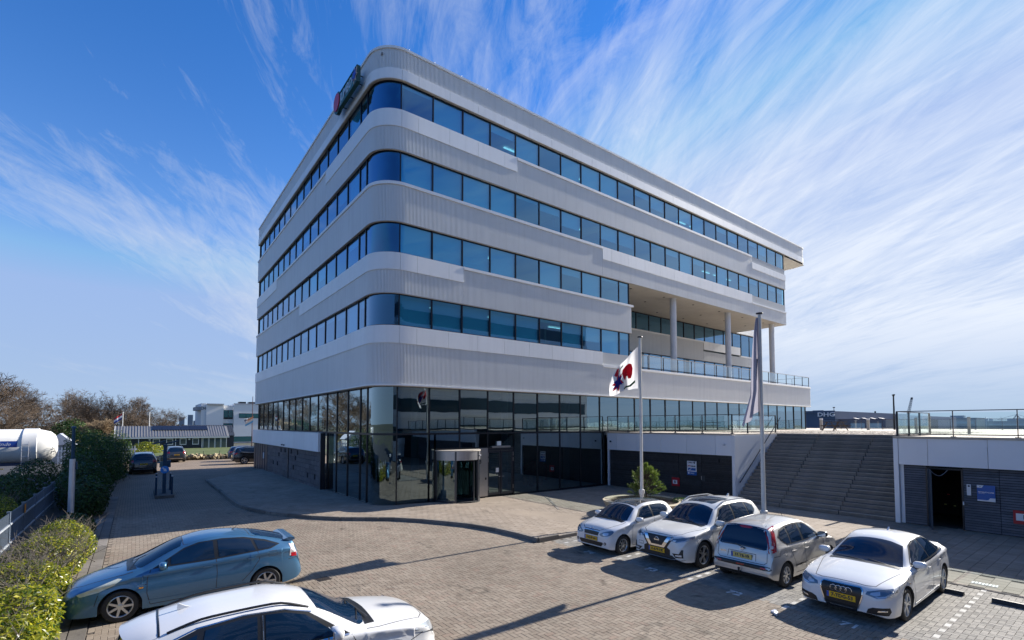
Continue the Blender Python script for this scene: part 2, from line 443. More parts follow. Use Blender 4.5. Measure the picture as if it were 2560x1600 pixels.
# herringbone: square units of BL; classic 2:1 pattern, bricks alternate along the diagonal
white_pick = {}
nx0, nx1, ny0, ny1 = int(-2.2 / BW), int(17.2 / BW), int(-1.0 / BW), int(27.8 / BW)
def cell_brick(i, j):
    k = (i + j) % 4
    if k == 0: return (i, j, 1)       # horizontal, left half
    if k == 2: return (i, j, 0)       # vertical, lower half
    return None
for i in range(nx0, nx1):
    for j in range(ny0, ny1):
        b = cell_brick(i, j)
        if not b or not b[2]: continue
        cx, cy = i * BW + BL / 2, j * BW + BW / 2
        for q, (wx, wy) in enumerate(whites):
            dd = abs(cx - wx) + 2.5 * abs(cy - wy)
            if dd < white_pick.get(q, (1.0, 0, 0))[0]: white_pick[q] = (dd, i, j)
white_cells = {(v[1], v[2]) for v in white_pick.values()}
for i in range(nx0, nx1):
    for j in range(ny0, ny1):
        b = cell_brick(i, j)
        if not b: continue
        x0, y0 = i * BW, j * BW
        w, h = (BL, BW) if b[2] else (BW, BL)
        cx, cy = x0 + w / 2, y0 + h / 2
        if not in_view(cx, cy): continue
        if cx < -0.62 or in_platform(cx, cy): continue
        if cx < 11.02 and cy > 12.9 and in_platform(cx + 0.16, cy): continue
        if 12.80 < cy < 13.1 and cx > 10.85: continue
        if cx > 16.42: continue
        dz = rng.uniform(-0.0018, 0.0018)
        st = cx > 11.45 and cy < 12.9
        r = rng.random()
        if (i, j) in white_cells: kind = 'white'
        else: kind = 'stall' if st else 'brick'
        pv[kind].append((x0 + J / 2, x0 + w - J / 2, y0 + J / 2, y0 + h - J / 2, dz, r))
# slabs of the entrance pavement and the strip along the terrace wall
SL = 0.30
def slab_rows():
    i0 = int(3.9 / SL); 
    for j in range(int(-6 / SL), int(52 / SL)):
        off = (j % 2) * SL / 2
        for i in range(i0, int(25.4 / SL)):
            x0, y0 = i * SL + off, j * SL
            cx, cy = x0 + SL / 2, y0 + SL / 2
            if cy > 30: 
                pass
            if not in_view(cx, cy): continue
            if not in_platform(cx, cy): continue
            if cy > 22.42 and cx > 9.0: continue
            if cx > 25.2: continue
            if cx > 8.9 and cy > 22.2 : continue
            if 17.95 < cx < 18.25 and cy < 12.9 : continue
            yield (x0 + 0.003, x0 + SL - 0.003, y0 + 0.003, y0 + SL - 0.003, pave_z(cx, cy) + rng.uniform(-0.001, 0.001), rng.random())
pv['slab'] = list(slab_rows())
def dist(p): return ((p[0] + p[1]) / 2 * HD.x + (p[2] + p[3]) / 2 * HD.y)
bmats = {'brick': pave_m, 'stall': stall_m, 'slab': slab_m, 'white': whiteb_m}
def brick_mesh(name, w, h, r, m):
    b = MB(); e = 0.003
    b.v = [(-w / 2, -h / 2, -0.03), (w / 2, -h / 2, -0.03), (w / 2, h / 2, -0.03), (-w / 2, h / 2, -0.03), (-w / 2, -h / 2, -e), (w / 2, -h / 2, -e), (w / 2, h / 2, -e), (-w / 2, h / 2, -e), (-w / 2 + e, -h / 2 + e, 0), (w / 2 - e, -h / 2 + e, 0), (w / 2 - e, h / 2 - e, 0), (-w / 2 + e, h / 2 - e, 0)]
    b.f = [(8, 9, 10, 11)] + [(a, (a + 1) % 4, (a + 1) % 4 + 4, a + 4) for a in range(4)] + [(a + 4, (a + 1) % 4 + 4, (a + 1) % 4 + 8, a + 8) for a in range(4)]
    b.a = [r] * 9
    return b.mesh(name, m, rnd=True)
footpath = thing('pavement', 'raised pavement of square concrete slabs round the glass entrance', 'pavement')
footpath['kind'] = 'structure'; del footpath['category']
bcache = {}
def lay(kind, name, parent, nsingle):
    L = sorted(pv[kind], key=dist)
    for p in L[:nsingle]:
        w, h = round(p[1] - p[0], 3), round(p[3] - p[2], 3); rr = int(p[5] * 12) / 12 + 0.04
        key = (kind, w, h, rr)
        if key not in bcache: bcache[key] = brick_mesh(name, w, h, rr, bmats[kind])
        link(name, bcache[key], parent, ((p[0] + p[1]) / 2, (p[2] + p[3]) / 2, p[4]))
    rest = L[nsingle:]
    if rest:
        P = np.array(rest); n = len(P); e = 0.003
        V = np.zeros((n, 12, 3))
        cs = [(0, 2), (1, 2), (1, 3), (0, 3)]; sg = [(1, 1), (-1, 1), (-1, -1), (1, -1)]
        for k, (a, b) in enumerate(cs):
            V[:, k, 0] = P[:, a]; V[:, k, 1] = P[:, b]; V[:, k, 2] = P[:, 4] - 0.03
            V[:, 4 + k, 0] = P[:, a]; V[:, 4 + k, 1] = P[:, b]; V[:, 4 + k, 2] = P[:, 4] - e
            V[:, 8 + k, 0] = P[:, a] + e * sg[k][0]; V[:, 8 + k, 1] = P[:, b] + e * sg[k][1]; V[:, 8 + k, 2] = P[:, 4]
        F0 = np.array([(8, 9, 10, 11)] + [(a, (a + 1) % 4, (a + 1) % 4 + 4, a + 4) for a in range(4)] + [(a + 4, (a + 1) % 4 + 4, (a + 1) % 4 + 8, a + 8) for a in range(4)])
        F = (F0[None] + (np.arange(n) * 12)[:, None, None]).reshape(-1, 4)
        me = bpy.data.meshes.new(name); me.vertices.add(n * 12); me.vertices.foreach_set('co', V.reshape(-1))
        me.loops.add(F.size); me.loops.foreach_set('vertex_index', F.reshape(-1).astype(np.int32))
        me.polygons.add(len(F)); me.polygons.foreach_set('loop_start', (np.arange(len(F)) * 4).astype(np.int32))
        me.update(calc_edges=True); me.shade_flat()
        at = me.attributes.new('rnd', 'FLOAT', 'FACE'); at.data.foreach_set('value', np.repeat(P[:, 5], 9).astype(np.float32))
        me.materials.append(bmats[kind])
        link(name, me, parent, kind='stuff')
lay('brick', 'brick', driveway, 300)
parking = thing('parking_bays', 'parking bays of grey concrete bricks with white bricks as bay lines', 'parking bays')
parking['kind'] = 'structure'; del parking['category']
lay('stall', 'brick', parking, 300)
lay('white', 'line_brick', parking, 300)
lay('slab', 'paving_slab', footpath, 300)
# bedding under the raised slabs so that cut edges along the kerb stay closed
bed = MB(); Kb = KERB
for (xa, ya), (xb, yb) in zip(Kb[:-1], Kb[1:]):
    cols = [0.02, .6, 1.6, 3.0, 5.0, 8.0, 11, 14.5]
    for c0, c1 in zip(cols[:-1], cols[1:]):
        q = [(xa + c0, ya), (xa + c1, ya), (xb + c1, yb), (xb + c0, yb)]
        if min(p[0] for p in q) > 17: continue
        bed.quad(*[(x, y, pave_z(x, max(y, 12.96)) - .004) for x, y in q], .35)
bed.build('slab_bed', slab_m, footpath, rnd=True)
# kerb stones along the curve and the strip of edge stones
def kerb_line(pts, parent, w, ztop, name='kerb_stone'):
    P = [Vector((x, y, 0)) for x, y in pts]
    # resample into stones of about 0.9 m
    seg = []; acc = 0; out = [P[0]]
    for a, b in zip(P[:-1], P[1:]):
        L = (b - a).length; n = max(1, round(L / 0.9))
        out += [a.lerp(b, k / n) for k in range(1, n + 1)]
    for a, b in zip(out[:-1], out[1:]):
        d = (b - a); L = d.length; d.normalize(); nrm = Vector((-d.y, d.x, 0)); c = (a + b) / 2
        zt = ztop(c.x, c.y)
        mb = MB(); mb.obox(c + Vector((0, 0, zt / 2 - 0.06)), d * (L / 2 - 0.006), nrm * (w / 2), Vector((0, 0, zt / 2 + 0.06)), rng.random())
        o = mb.build(name, kerb_m, parent, rnd=True)
kz = lambda x, y: pave_z(x, max(y, 13)) + 0.012
kerb_line(KERB, footpath, 0.13, kz)
kerb_line([(11.02, 12.95), (16.4, 12.95)], footpath, 0.13, kz)
kerb_line([(16.48, 12.9), (16.48, -6)], footpath, 0.10, lambda x, y: 0.004)
kerb_line([(18.1, 12.85), (18.1, -6)], footpath, 0.22, lambda x, y: 0.006, 'edge_stone')
kerb_line([(18.9, 21.9), (17.9, 20.2), (16.0, 17.3)], footpath, 0.12, lambda x, y: 0.012, 'edge_stone')
# dark shrub border strip: concrete edge slabs on the left
edge = thing('border_path', 'weathered concrete slab strip along the shrub border', 'path')
edge['kind'] = 'structure'; del edge['category']
mb = MB(); mb.quad((-3.2, 4, -0.012), (-0.62, 4, -0.012), (-0.62, 70, -0.012), (-3.2, 70, -0.012))
mb.build('border_soil', mat('soil', (0.05, 0.04, 0.028), 0.95, var=0.4, vscale=5, bump=0.6, bscale=30), kind='structure', label='bare brown soil under the shrubs')
yy = 10.2
while yy < 34.4:
    mb = MB(); mb.box(-1.22, -0.93, yy + 0.008, yy + 0.992, -0.06, 0.015 + rng.uniform(-.003, .003), rng.random()); mb.build('edge_slab', kerb_m, edge, rnd=True)
    mb = MB(); mb.box(-0.91, -0.65, yy + 0.008, yy + 0.992, -0.06, 0.02 + rng.uniform(-.003, .003), rng.random()); mb.build('edge_slab', kerb_m, edge, rnd=True)
    yy += 1.0
# painted bay numbers
paint = mat('white_road_paint', (0.62, 0.62, 0.6), 0.7, var=0.3, vscale=14)
for s, y in (('71', 3.86), ('72', 6.24), ('73', 8.62), ('74', 10.95)):
    o = text('bay_number', s, 0.36, paint, (11.42, y, 0.0062), (0, -1, 0), (1, 0, 0), None, extrude=0.0015, bold=0.008)
    o['label'] = {'71': 'white painted bay number 71 in front of the white saloon', '72': 'white painted bay number 72 behind the silver car', '73': 'white painted bay number 73 in front of the white estate-sized SUV', '74': 'white painted bay number 74 in front of the small white car'}[s]
    o['category'] = 'bay number'; o['group'] = 'painted bay numbers'
# manhole, drains, wheel stops
iron = mat('cast_iron', (0.05, 0.042, 0.038), 0.6, 0.4, var=0.3, vscale=20, bump=0.4, bscale=60)
t = thing('manhole_cover', 'rusty square iron manhole cover set in the driveway bricks', 'manhole cover', (3.98, 13.27, 0.006), R(8))
mb = MB(); mb.box(-.16, .16, -.16, .16, -.02, 0.002); mb.build('frame', iron, t)
for k in range(5):
    mb = MB(); mb.box(-.13, .13, -.12 + k * .052, -.09 + k * .052, .0022, .007); mb.build('bar', iron, t)
t = thing('street_drain', 'pale slotted drain grate in the paving beside the white saloon', 'drain', (17.02, 2.76, 0.006))
mb = MB(); mb.box(-.1, .1, -.24, .24, -.02, 0.004); mb.build('frame', mat('drain_grey', (0.5, 0.5, 0.5), 0.6), t)
for k in range(7):
    mb = MB(); mb.box(-.08, .08, -.21 + k * .063, -.18 + k * .063, .0042, .006); mb.build('slot', dark_al, t)
rub = mat('black_rubber', (0.02, 0.02, 0.02), 0.6)
for (x, ya, yb, l) in ((15.52, 2.88, 3.26, 'low black wheel stop behind the white saloon'), (15.5, 0.9, 2.40, 'low black wheel stop in the empty bay at the right edge')):
    mb = MB(); n = 7
    pr = [(-.07, 0), (-.06, .06), (-.03, .09), (.03, .09), (.06, .06), (.07, 0)]
    mb.prism_ax(pr, (x, ya, 0.002), (1, 0, 0), (0, 0, 1), (0, yb - ya, 0))
    o = mb.build('wheel_stop', rub, smooth=40); o['label'] = l; o['category'] = 'wheel stop'; o['group'] = 'wheel stops at the bay ends'
# ================================================================== MAIN OFFICE BUILDING
XB, YB, RC = 8.87, 22.11, 1.45
XE, XR = 51.45, 56.9          # end of the upper storeys, end of roof / terrace
YE = 51.58
office = thing('office_building', 'large white and grey office building with ribbon windows and rounded corner', 'office building', (30, 36, 0))
OFF = Matrix.Translation((-30, -36, 0))
def ob(mb, name, m, **k):
    me_loc = k.pop('parent', office)
    o = mb.build(name, m, None, **k)
    o.parent = me_loc; o.matrix_parent_inverse = Matrix.Translation((-30, -36, 0)) if me_loc is office else Matrix()
    return o
class Path:
    """plan line of the facade: left side (towards +Y), rounded corner, right side (s = X), optional rounded far end"""
    def __init__(s, xend, rend=0.0, yend=None):
        s.s1 = XB + RC; s.s0 = s.s1 - math.pi * RC / 2; s.sL = s.s0 - (YE - (YB + RC)); s.xend = xend; s.r2 = rend
        s.s2 = xend - rend; s.s3 = s.s2 + math.pi * rend / 2
    def at(s, t, inset=0.0):
        if t >= s.s1:
            if s.r2 and t > s.s2:
                if t <= s.s3:
                    a = (t - s.s2) / s.r2; r = s.r2 - inset
                    return (s.s2 + r * math.sin(a), YB + s.r2 - r * math.cos(a))
                return (s.xend - inset, YB + s.r2 + (t - s.s3))
            return (t, YB + inset)
        if t >= s.s0:
            a = (s.s1 - t) / RC; r = RC - inset
            return (s.s1 - r * math.sin(a), YB + RC - r * math.cos(a))
        return (XB + inset, YB + RC + (s.s0 - t))
    def ticks(s, a, b, fine=0.15):
        """breakpoints between a and b: fine on arcs"""
        o = [a]
        for lo, hi, on in ((s.s0, s.s1, True), (s.s2, s.s3, bool(s.r2))):
            if not on: continue
            n = max(2, int((hi - lo) / fine))
            for k in range(n + 1):
                t = lerp(lo, hi, k / n)
                if a < t < b: o.append(t)
        o.append(b); return sorted(set(o))
PW = Path(XE); PR = Path(XR, 1.5); PT = Path(XR, 0.35)
PT.sL = PW.sL
def sY(y): return PW.s0 - (y - (YB + RC))
def ribs(name, P, a, b, z0, z1, m=None, pitch=0.0752, depth=0.045, i0=0.02):
    mb = MB(); n = int((b - a) / pitch); pts = []
    for k in range(n):
        s = a + k * pitch
        for f, d in ((0.0, depth), (0.30, depth), (0.36, 0.0), (0.94, 0.0)):
            pts.append(P.at(s + f * pitch, i0 + d))
    pts.append(P.at(a + n * pitch, i0 + depth)); pts.append(P.at(b, i0 + depth))
    for p, q in zip(pts[:-1], pts[1:]): mb.quad((*p, z0), (*q, z0), (*q, z1), (*p, z1))
    return ob(mb, name, m or rib_al, fixn=False, kind='stuff')
def strip_box(mb, P, a, b, z0, z1, i_out, i_in, r=0.5):
    T = P.ticks(a, b)
    O = [P.at(t, i_out) for t in T]; I = [P.at(t, i_in) for t in T]
    for k in range(len(T) - 1):
        o0, o1, i0, i1 = O[k], O[k + 1], I[k], I[k + 1]
        mb.quad((*o0, z0), (*o1, z0), (*o1, z1), (*o0, z1)); mb.quad((*i1, z0), (*i0, z0), (*i0, z1), (*i1, z1))
        mb.quad((*o0, z1), (*o1, z1), (*i1, z1), (*i0, z1)); mb.quad((*i0, z0), (*i1, z0), (*o1, z0), (*o0, z0))
    for k, sg in ((0, 1), (-1, -1)):
        q = [(*I[k], z0), (*O[k], z0), (*O[k], z1), (*I[k], z1)]
        mb.quad(*(q if sg > 0 else q[::-1]))
    return mb
MX = [10.05 + 1.805 * k for k in range(0, 30)]
ML = [sY(24.0)] + [sY(24.96 + 1.866 * k) for k in range(0, 15)]
def panel_seams(a, b):
    s = [m + 0.9 for m in MX] + [MX[0]] + [m - 0.93 for m in ML[1:]] + [ML[0]]
    return [a] + sorted(t for t in s if a + 0.15 < t < b - 0.15) + [b]
def panels(P, a, b, z0, z1, i_out=-0.012, name='facade_panel', m=None):
    T = panel_seams(a, b)
    for u, v in zip(T[:-1], T[1:]):
        mb = strip_box(MB(), P, u + 0.007, v - 0.007, z0, z1, i_out, 0.075)
        ob(mb, name, m or white_al, smooth=30)
def cap(P, a, b, z0, z1, i_out=-0.03):
    ob(strip_box(MB(), P, a, b, z0, z1, i_out, 0.2), 'coping', white_al, smooth=30)
sL = PW.sL
Zg = [(8.83, 10.37), (12.41, 13.90), (15.94, 17.50), (19.59, 21.05)]     # glass of storeys 2..5
# soffit strips and window heads
def head(P, a, b, z, w=0.24): ob(strip_box(MB(), P, a, b, z - 0.028, z - 0.003, 0.02, w), 'soffit_strip', soffit_m, smooth=30)

XL = 27.5                       # where the loggia starts
# --- roof fascia
ribs('ribbed_cladding', PR, sL, PR.s3 + 12, 21.64, 22.64)
ob(strip_box(MB(), PR, sL, PR.s3 + 12, 22.64, 22.76, -0.03, 0.45), 'roof_edge', white_al, smooth=30)
panels(PR, sL, PR.s3 + 12, 21.11, 21.64)
head(PR, sL, XE + 0.2, 21.11)
# --- band under storey 5
e5 = sY(30.45)
panels(PW, e5, 17.27, 18.72, 19.58); cap(PW, sL, e5 - 0.02, 19.43, 19.58); cap(PW, 17.29, 44.7, 19.43, 19.58)
ribs('ribbed_cladding', PW, sL, e5 - 0.01, 17.55, 19.43); ribs('ribbed_cladding', PW, e5, 17.27, 17.55, 18.72); ribs('ribbed_cladding', PW, 17.27, 44.72, 17.55, 19.43)
panels(PW, 44.72, XE, 18.40, 18.98); ribs('ribbed_cladding', PW, 44.72, XE, 17.55, 18.40)
head(PW, sL, XE, 17.55)
# --- band under storey 4
e4 = sY(43.3)
panels(PW, sL, e4, 15.08, 15.93); cap(PW, e4 + .02, 24.5, 15.78, 15.93); panels(PW, 24.52, 44.6, 15.08, 15.93); cap(PW, 44.62, XE, 15.10, 15.24)
ribs('ribbed_cladding', PW, sL, e4, 13.96, 15.08); ribs('ribbed_cladding', PW, e4 + .01, 24.5, 13.96, 15.78); ribs('ribbed_cladding', PW, 24.52, XE, 13.96, 15.08)
head(PW, sL, XL, 13.96)
# --- band under storey 3
e3 = sY(36.07)
cap(PW, sL, e3 - .02, 12.26, 12.40); panels(PW, e3, 13.66, 11.56, 12.40); cap(PW, 13.68, XL + 0.15, 12.26, 12.40)
ribs('ribbed_cladding', PW, sL, e3 - .01, 10.42, 12.26); ribs('ribbed_cladding', PW, e3, 13.66, 10.42, 11.56); ribs('ribbed_cladding', PW, 13.67, XL, 10.42, 12.26)
head(PW, sL, XL, 10.42)
# --- band under storey 2 and terrace parapet
panels(PT, sL, 24.46, 7.96, 8.82); cap(PT, 24.48, PT.s3 + 14, 7.82, 7.97)
ribs('ribbed_cladding', PT, sL, 24.47, 5.97, 7.96); ribs('ribbed_cladding', PT, 24.48, PT.s3 + 14, 5.97, 7.82)
ob(strip_box(MB(), PT, sL, PT.s3 + 14, 5.90, 5.965, -0.02, 0.30), 'drip_rail', white_al, smooth=30)
head(PT, sL, PT.s3 + 14, 5.90, 0.4)

# --- glass
up_glass = glass_mat('blue_tinted_glass', (0.18, 0.60, 0.78), 0.17, (0.24, 0.55, 0.90), wave=0.05)
gf_glass = glass_mat('dark_tinted_glass', (0.12, 0.22, 0.25), 0.22, (0.62, 0.80, 0.86), wave=0.10)
clear_glass = glass_mat('clear_glass', (0.82, 0.91, 0.90), 0.08, (0.9, 0.97, 1.0))
prng = random.Random(11)
pane_cache = {}
def panes(P, S_, z0, z1, inset, m, name='window_pane', zlo=None):
    for u, v in zip(S_[:-1], S_[1:]):
        zb = zlo(u) if zlo else z0
        T = P.ticks(u + 0.03, v - 0.03, 0.1); mb = MB()
        # each pane sits a hair out of true, as real glazing does
        ta, tb = prng.gauss(0, 0.0022), prng.gauss(0, 0.0022)
        def pt(t, z): 
            d = inset + (ta * (t - u) + tb * (z - zb))
            return (*P.at(t, d), z)
        for p, q in zip(T[:-1], T[1:]): mb.quad(pt(p, zb + 0.02), pt(q, zb + 0.02), pt(q, z1 - 0.02), pt(p, z1 - 0.02))
        me = mb.mesh(name, m, 60)
        o = link(name, me); o.parent = office; o.matrix_parent_inverse = Matrix.Translation((-30, -36, 0))
def frames(P, S_, z0, z1, inset, w=0.032, d=0.07, rails=(), zlo=None):
    mb = MB()
    for t in S_:
        zb = zlo(t) if zlo else z0
        strip_box(mb, P, t - w, t + w, zb, z1, inset - 0.045, inset + d)
    a, b = S_[0], S_[-1]
    strip_box(mb, P, a, b, z1 - 0.055, z1, inset - 0.04, inset + d)
    if not zlo: strip_box(mb, P, a, b, z0, z0 + 0.05, inset - 0.04, inset + d)
    for z in rails: strip_box(mb, P, a, b, z - 0.035, z + 0.035, inset - 0.046, inset + d)
    ob(mb, 'window_frame', dark_al)
LS = sorted(ML); LS = [sL + 0.05] + [t for t in LS if t > sL + 0.4]
rowR = [m for m in MX if m < 50.5] + [51.38]
rowS = [m for m in MX if m < 27.0] + [27.35]
IG = 0.17
for (z0, z1), RS in zip(Zg, (rowS, rowS, rowR, rowR)):
    zlo = None
    if z0 == 8.83: zlo = lambda u: 7.98 if u > 24.3 else 8.83
    if z0 == 15.94: zlo = lambda u: 15.25 if u > 44.3 else 15.94
    if z0 == 19.59: zlo = lambda u: 18.99 if u > 44.3 else 19.59
    SS = LS + RS
    panes(PW, SS, z0, z1 + .05, IG, up_glass, zlo=zlo)
    frames(PW, SS, z0, z1 + .05, IG, zlo=zlo)
    if zlo:
        mb = MB(); s_ = [t for t in SS if t > 44.3] if z0 > 15 else [t for t in SS if t > 24.3]
        strip_box(mb, PW, SS[0], s_[0], z0, z0 + .05, IG - .04, IG + .07); strip_box(mb, PW, s_[0], s_[-1], zlo(s_[0] + .1), zlo(s_[0] + .1) + .05, IG - .04, IG + .07); ob(mb, 'window_frame', dark_al)
# blinds behind some panes, fluorescent strips, floors and back walls
blind_m = mat('roller_blind', (0.88, 0.88, 0.85), 0.9, objvar=0.12)
lamp_m = mat('fluorescent_strip', (1.0, 0.97, 0.9), 0.5, emit=0.55)
room_w = mat('office_wall', (0.40, 0.41, 0.42), 0.9, objvar=0.2)
ceil_m = mat('office_ceiling', (0.55, 0.56, 0.56), 0.9)
carpet = mat('office_floor', (0.10, 0.105, 0.12), 0.9)
brng = random.Random(23)
full = {3: {1, 2, 4, 6, 7, 8, 14}, 2: {0, 1, 2, 3, 13, 16}, 1: {0, 1, 2, 3, 5, 7}, 0: {0, 1, 2, 3, 4, 6, 8}}
for fi, (z0, z1) in enumerate(Zg):
    RS = rowS if fi < 2 else rowR
    for k, (u, v) in enumerate(zip(RS[:-1], RS[1:])):
        q = brng.random()
        h = 1.0 if k in full[fi] else (0.10 if q < 0.35 else 0.28 if q < 0.55 else 0.6 if q < 0.75 else 0.0)
        if h: 
            mb = strip_box(MB(), PW, u + .06, v - .06, z1 - h * (z1 - z0 - .03), z1, IG + .12, IG + .128); ob(mb, 'blind', blind_m)
        if brng.random() < 0.22: ob(strip_box(MB(), PW, u + .25, v - .4, z1 - .03, z1 - .005, 1.6, 1.72), 'ceiling_lamp', lamp_m)
    for k, (u, v) in enumerate(zip(LS[:-1], LS[1:])):
        h = brng.choice([0, 0.1, 0.25, 0.5, 1.0, 0.0, 0.15])
        if h: ob(strip_box(MB(), PW, u + .06, v - .06, z1 - h * (z1 - z0 - .03), z1, IG + .12, IG + .128), 'blind', blind_m)
    mb = MB(); strip_box(mb, PW, sL, XE if fi > 1 else XL, z1 + .052, z1 + .08, IG + .1, 7.0); ob(mb, 'ceiling', ceil_m)
    zf = z0 - 0.75
    mb = MB(); strip_box(mb, PW, sL, XE if fi > 1 else XL, zf - .05, zf, IG + .1, 7.0); ob(mb, 'floor_slab', carpet)
    mb = MB(); strip_box(mb, PW, sL, XE if fi > 1 else XL, z0 - 1.45, z0 - 0.02, 0.10, IG + .09); ob(mb, 'parapet_wall', ceil_m)
    # cross walls
    for s in list(range(-18, 8, 4)) + list(range(13, 50 if fi > 1 else 27, 4)):
        if brng.random() < 0.55:
            mb = strip_box(MB(), PW, s + .4, s + .5, zf, z1 + .05, IG + 1.0 + 2 * brng.random(), 7.0); ob(mb, 'partition', room_w)
core = MB(); core.box(XB + 7.0, XE - 1, YB + 7.05, YE - .4, 7.98, 21.1); core.box(XB + 7.0, 40, YB + 7.05, YE - 3, 0, 7.9); ob(core, 'core_wall', room_w)
mb = MB(); mb.box(XB + .4, XE - .3, YE - .3, YE, 5.9, 22.6); mb.box(XE - .12, XE - .02, YB + .35, YE, 13.96, 21.1); ob(mb, 'rear_wall', rib_al)
# roof slab and overhang soffit
mb = MB(); mb.box(XB + .3, XR - .45, YB + .5, YE, 22.30, 22.42); ob(mb, 'roof_deck', mat('roof_gravel_grey', (0.22, 0.22, 0.22), 0.9, var=.3, vscale=8))
for k in range(6):
    x0 = XE + .06 + k * 0.86
    mb = MB(); mb.box(x0, x0 + .85, YB + .3, YB + 11, 21.09 + .004 * (k % 2), 21.12); ob(mb, 'soffit_panel', soffit_m)
mb = MB()
for k in range(9): mb.box(XE + 1.0 + k * .32, XE + 1.04 + k * .32, YB + 2.2, YB + 6.4, 21.05, 21.085)
ob(mb, 'soffit_grille', mat('grille_grey', (0.12, 0.11, 0.1), 0.7))
# safety posts on the roof edge
for x in (10.5, 11.95, 13.6, 15.3):
    mb = MB(); mb.tube((x, YB + .2, 22.76), (x, YB + .2, 23.0), 0.012, n=5); ob(mb, 'roof_post', white_al)

# --- loggia (outdoor terrace cut into storeys 2 and 3)
YL = 27.4
for k in range(12):
    for j in range(3):
        x0 = XL + k * 2.0; x1 = min(x0 + 1.99, XE)
        if x0 > XE: break
        mb = MB(); mb.box(x0, x1, YB + .05 + j * 1.78, YB + .05 + j * 1.78 + 1.77, 13.955 - .003 * ((k + j) % 2), 13.99); ob(mb, 'soffit_panel', soffit_m)
        if k % 2 == 0 and j < 3:
            mb = MB(); mb.lathe([(0.0, 0), (.09, 0), (.09, .02)], (x0 + 1, YB + 0.9 + j * 1.78, 13.93), 12); ob(mb, 'downlight', dark_al)
mb = MB(); mb.box(XL, XR - .3, YB + .3, YL + 3, 7.55, 7.70); ob(mb, 'terrace_floor', slab_m)
class PathY:
    """straight back wall of the loggia: s = X"""
    s0 = s1 = -1e9; s2 = s3 = 1e9; r2 = 0
    def __init__(s, y): s.y = y
    def at(s, t, inset=0.0): return (t, s.y + inset)
    def ticks(s, a, b, fine=.15): return [a, b]
PB = PathY(YL)
BX = [XL + .1 + 1.805 * k for k in range(17)]; BX = [b for b in BX if b < 56.0] + [56.25]
cap(PB, XL, 45.2, 12.26, 12.40); panels(PB, 45.22, 52.4, 11.56, 12.40); cap(PB, 52.42, 56.4, 11.4, 11.54)
ribs('ribbed_cladding', PB, XL, 45.2, 10.42, 12.26); ribs('ribbed_cladding', PB, 45.22, 56.4, 10.42, 11.4)
panes(PB, BX, 12.41, 13.93, IG, up_glass, zlo=lambda u: 11.55 if u > 52.3 else 12.41); frames(PB, BX, 12.41, 13.93, IG, zlo=lambda u: 11.55 if u > 52.3 else 12.41)
panes(PB, BX, 7.75, 10.42, IG, up_glass); frames(PB, BX, 7.75, 10.42, IG)
mb = MB(); mb.box(XL, 56.3, YL + 4, YL + 4.1, 7.7, 13.96); mb.box(XL, 56.3, YL + .3, YL + 4, 10.40, 10.5); mb.box(XL, 56.3, YL + .3, YL + 4, 13.97, 14.05); mb.box(56.2, 56.4, YL + .1, YL + 4, 7.7, 13.96); ob(mb, 'core_wall', room_w)
mb = MB(); mb.box(XL - .03, XL + .0, YB + .1, YL, 10.42, 12.26); mb.box(XL - .1, XL - .03, YB + .3, YL, 7.7, 13.96); ob(mb, 'loggia_side_wall', rib_al)
mb = MB(); mb.box(XE + .0, 56.4, YL + .0, YL + 4, 13.98, 14.6); ob(mb, 'roof_step', white_al)
col_m = mat('white_column', (0.62, 0.63, 0.64), 0.5, var=.05, vscale=2)
for x in (33.47, 41.64, 49.86):
    mb = MB(); mb.lathe([(.245, 7.7), (.245, 13.93), (.30, 13.93), (.30, 13.955)], (x, YB + 0.75, 0), 20); ob(mb, 'column', col_m, smooth=40)
# terrace railing: posts, glass, hand rail
rail_m = mat('railing_steel', (0.035, 0.04, 0.05), 0.4, 0.5)
rx = [27.6 + 1.83 * k for k in range(16)] + [56.6]
mb = MB(); strip_box(mb, PT, 27.6, 56.55, 8.98, 9.02, .12, .17); ob(mb, 'hand_rail', mat('pale_rail', (0.6, 0.58, 0.55), 0.4, 0.3))
mb = MB(); strip_box(mb, PT, 27.6, 56.55, 8.08, 8.12, .12, .17); ob(mb, 'bottom_rail', rail_m)
for x in rx:
    mb = MB(); mb.box(x - .02, x + .02, YB + .12, YB + .18, 7.97, 8.99); ob(mb, 'railing_post', rail_m)
for a, b in zip(rx[:-1], rx[1:]):
    mb = MB(); mb.quad((a + .04, YB + .145, 8.14), (b - .04, YB + .145, 8.14), (b - .04, YB + .145, 8.96), (a + .04, YB + .145, 8.96)); ob(mb, 'railing_glass', clear_glass, fixn=False)
for y in (23.9, 25.6, 27.3):
    mb = MB(); mb.box(56.53, 56.57, y - .02, y + .02, 7.97, 8.99); ob(mb, 'railing_post', rail_m)
mb = MB(); mb.box(56.53, 56.57, YB + .2, 30, 8.98, 9.02); ob(mb, 'hand_rail', rail_m)

# --- ground floor glazing
GI = 0.36
ZT = 3.54
gS = [sY(24.0)] + MX[:9]
glowL = [t for t in LS if sY(30.4) <= t]
PG = Path(54.3 + 2.0)
# upper panes: whole left side, corner, right side to the far end
upS = LS + [m for m in MX if m < 55.5] + [56.1]
panes(PG, upS, ZT, 5.9, GI, gf_glass)
frames(PG, upS, ZT, 5.92, GI, 0.035, rails=())
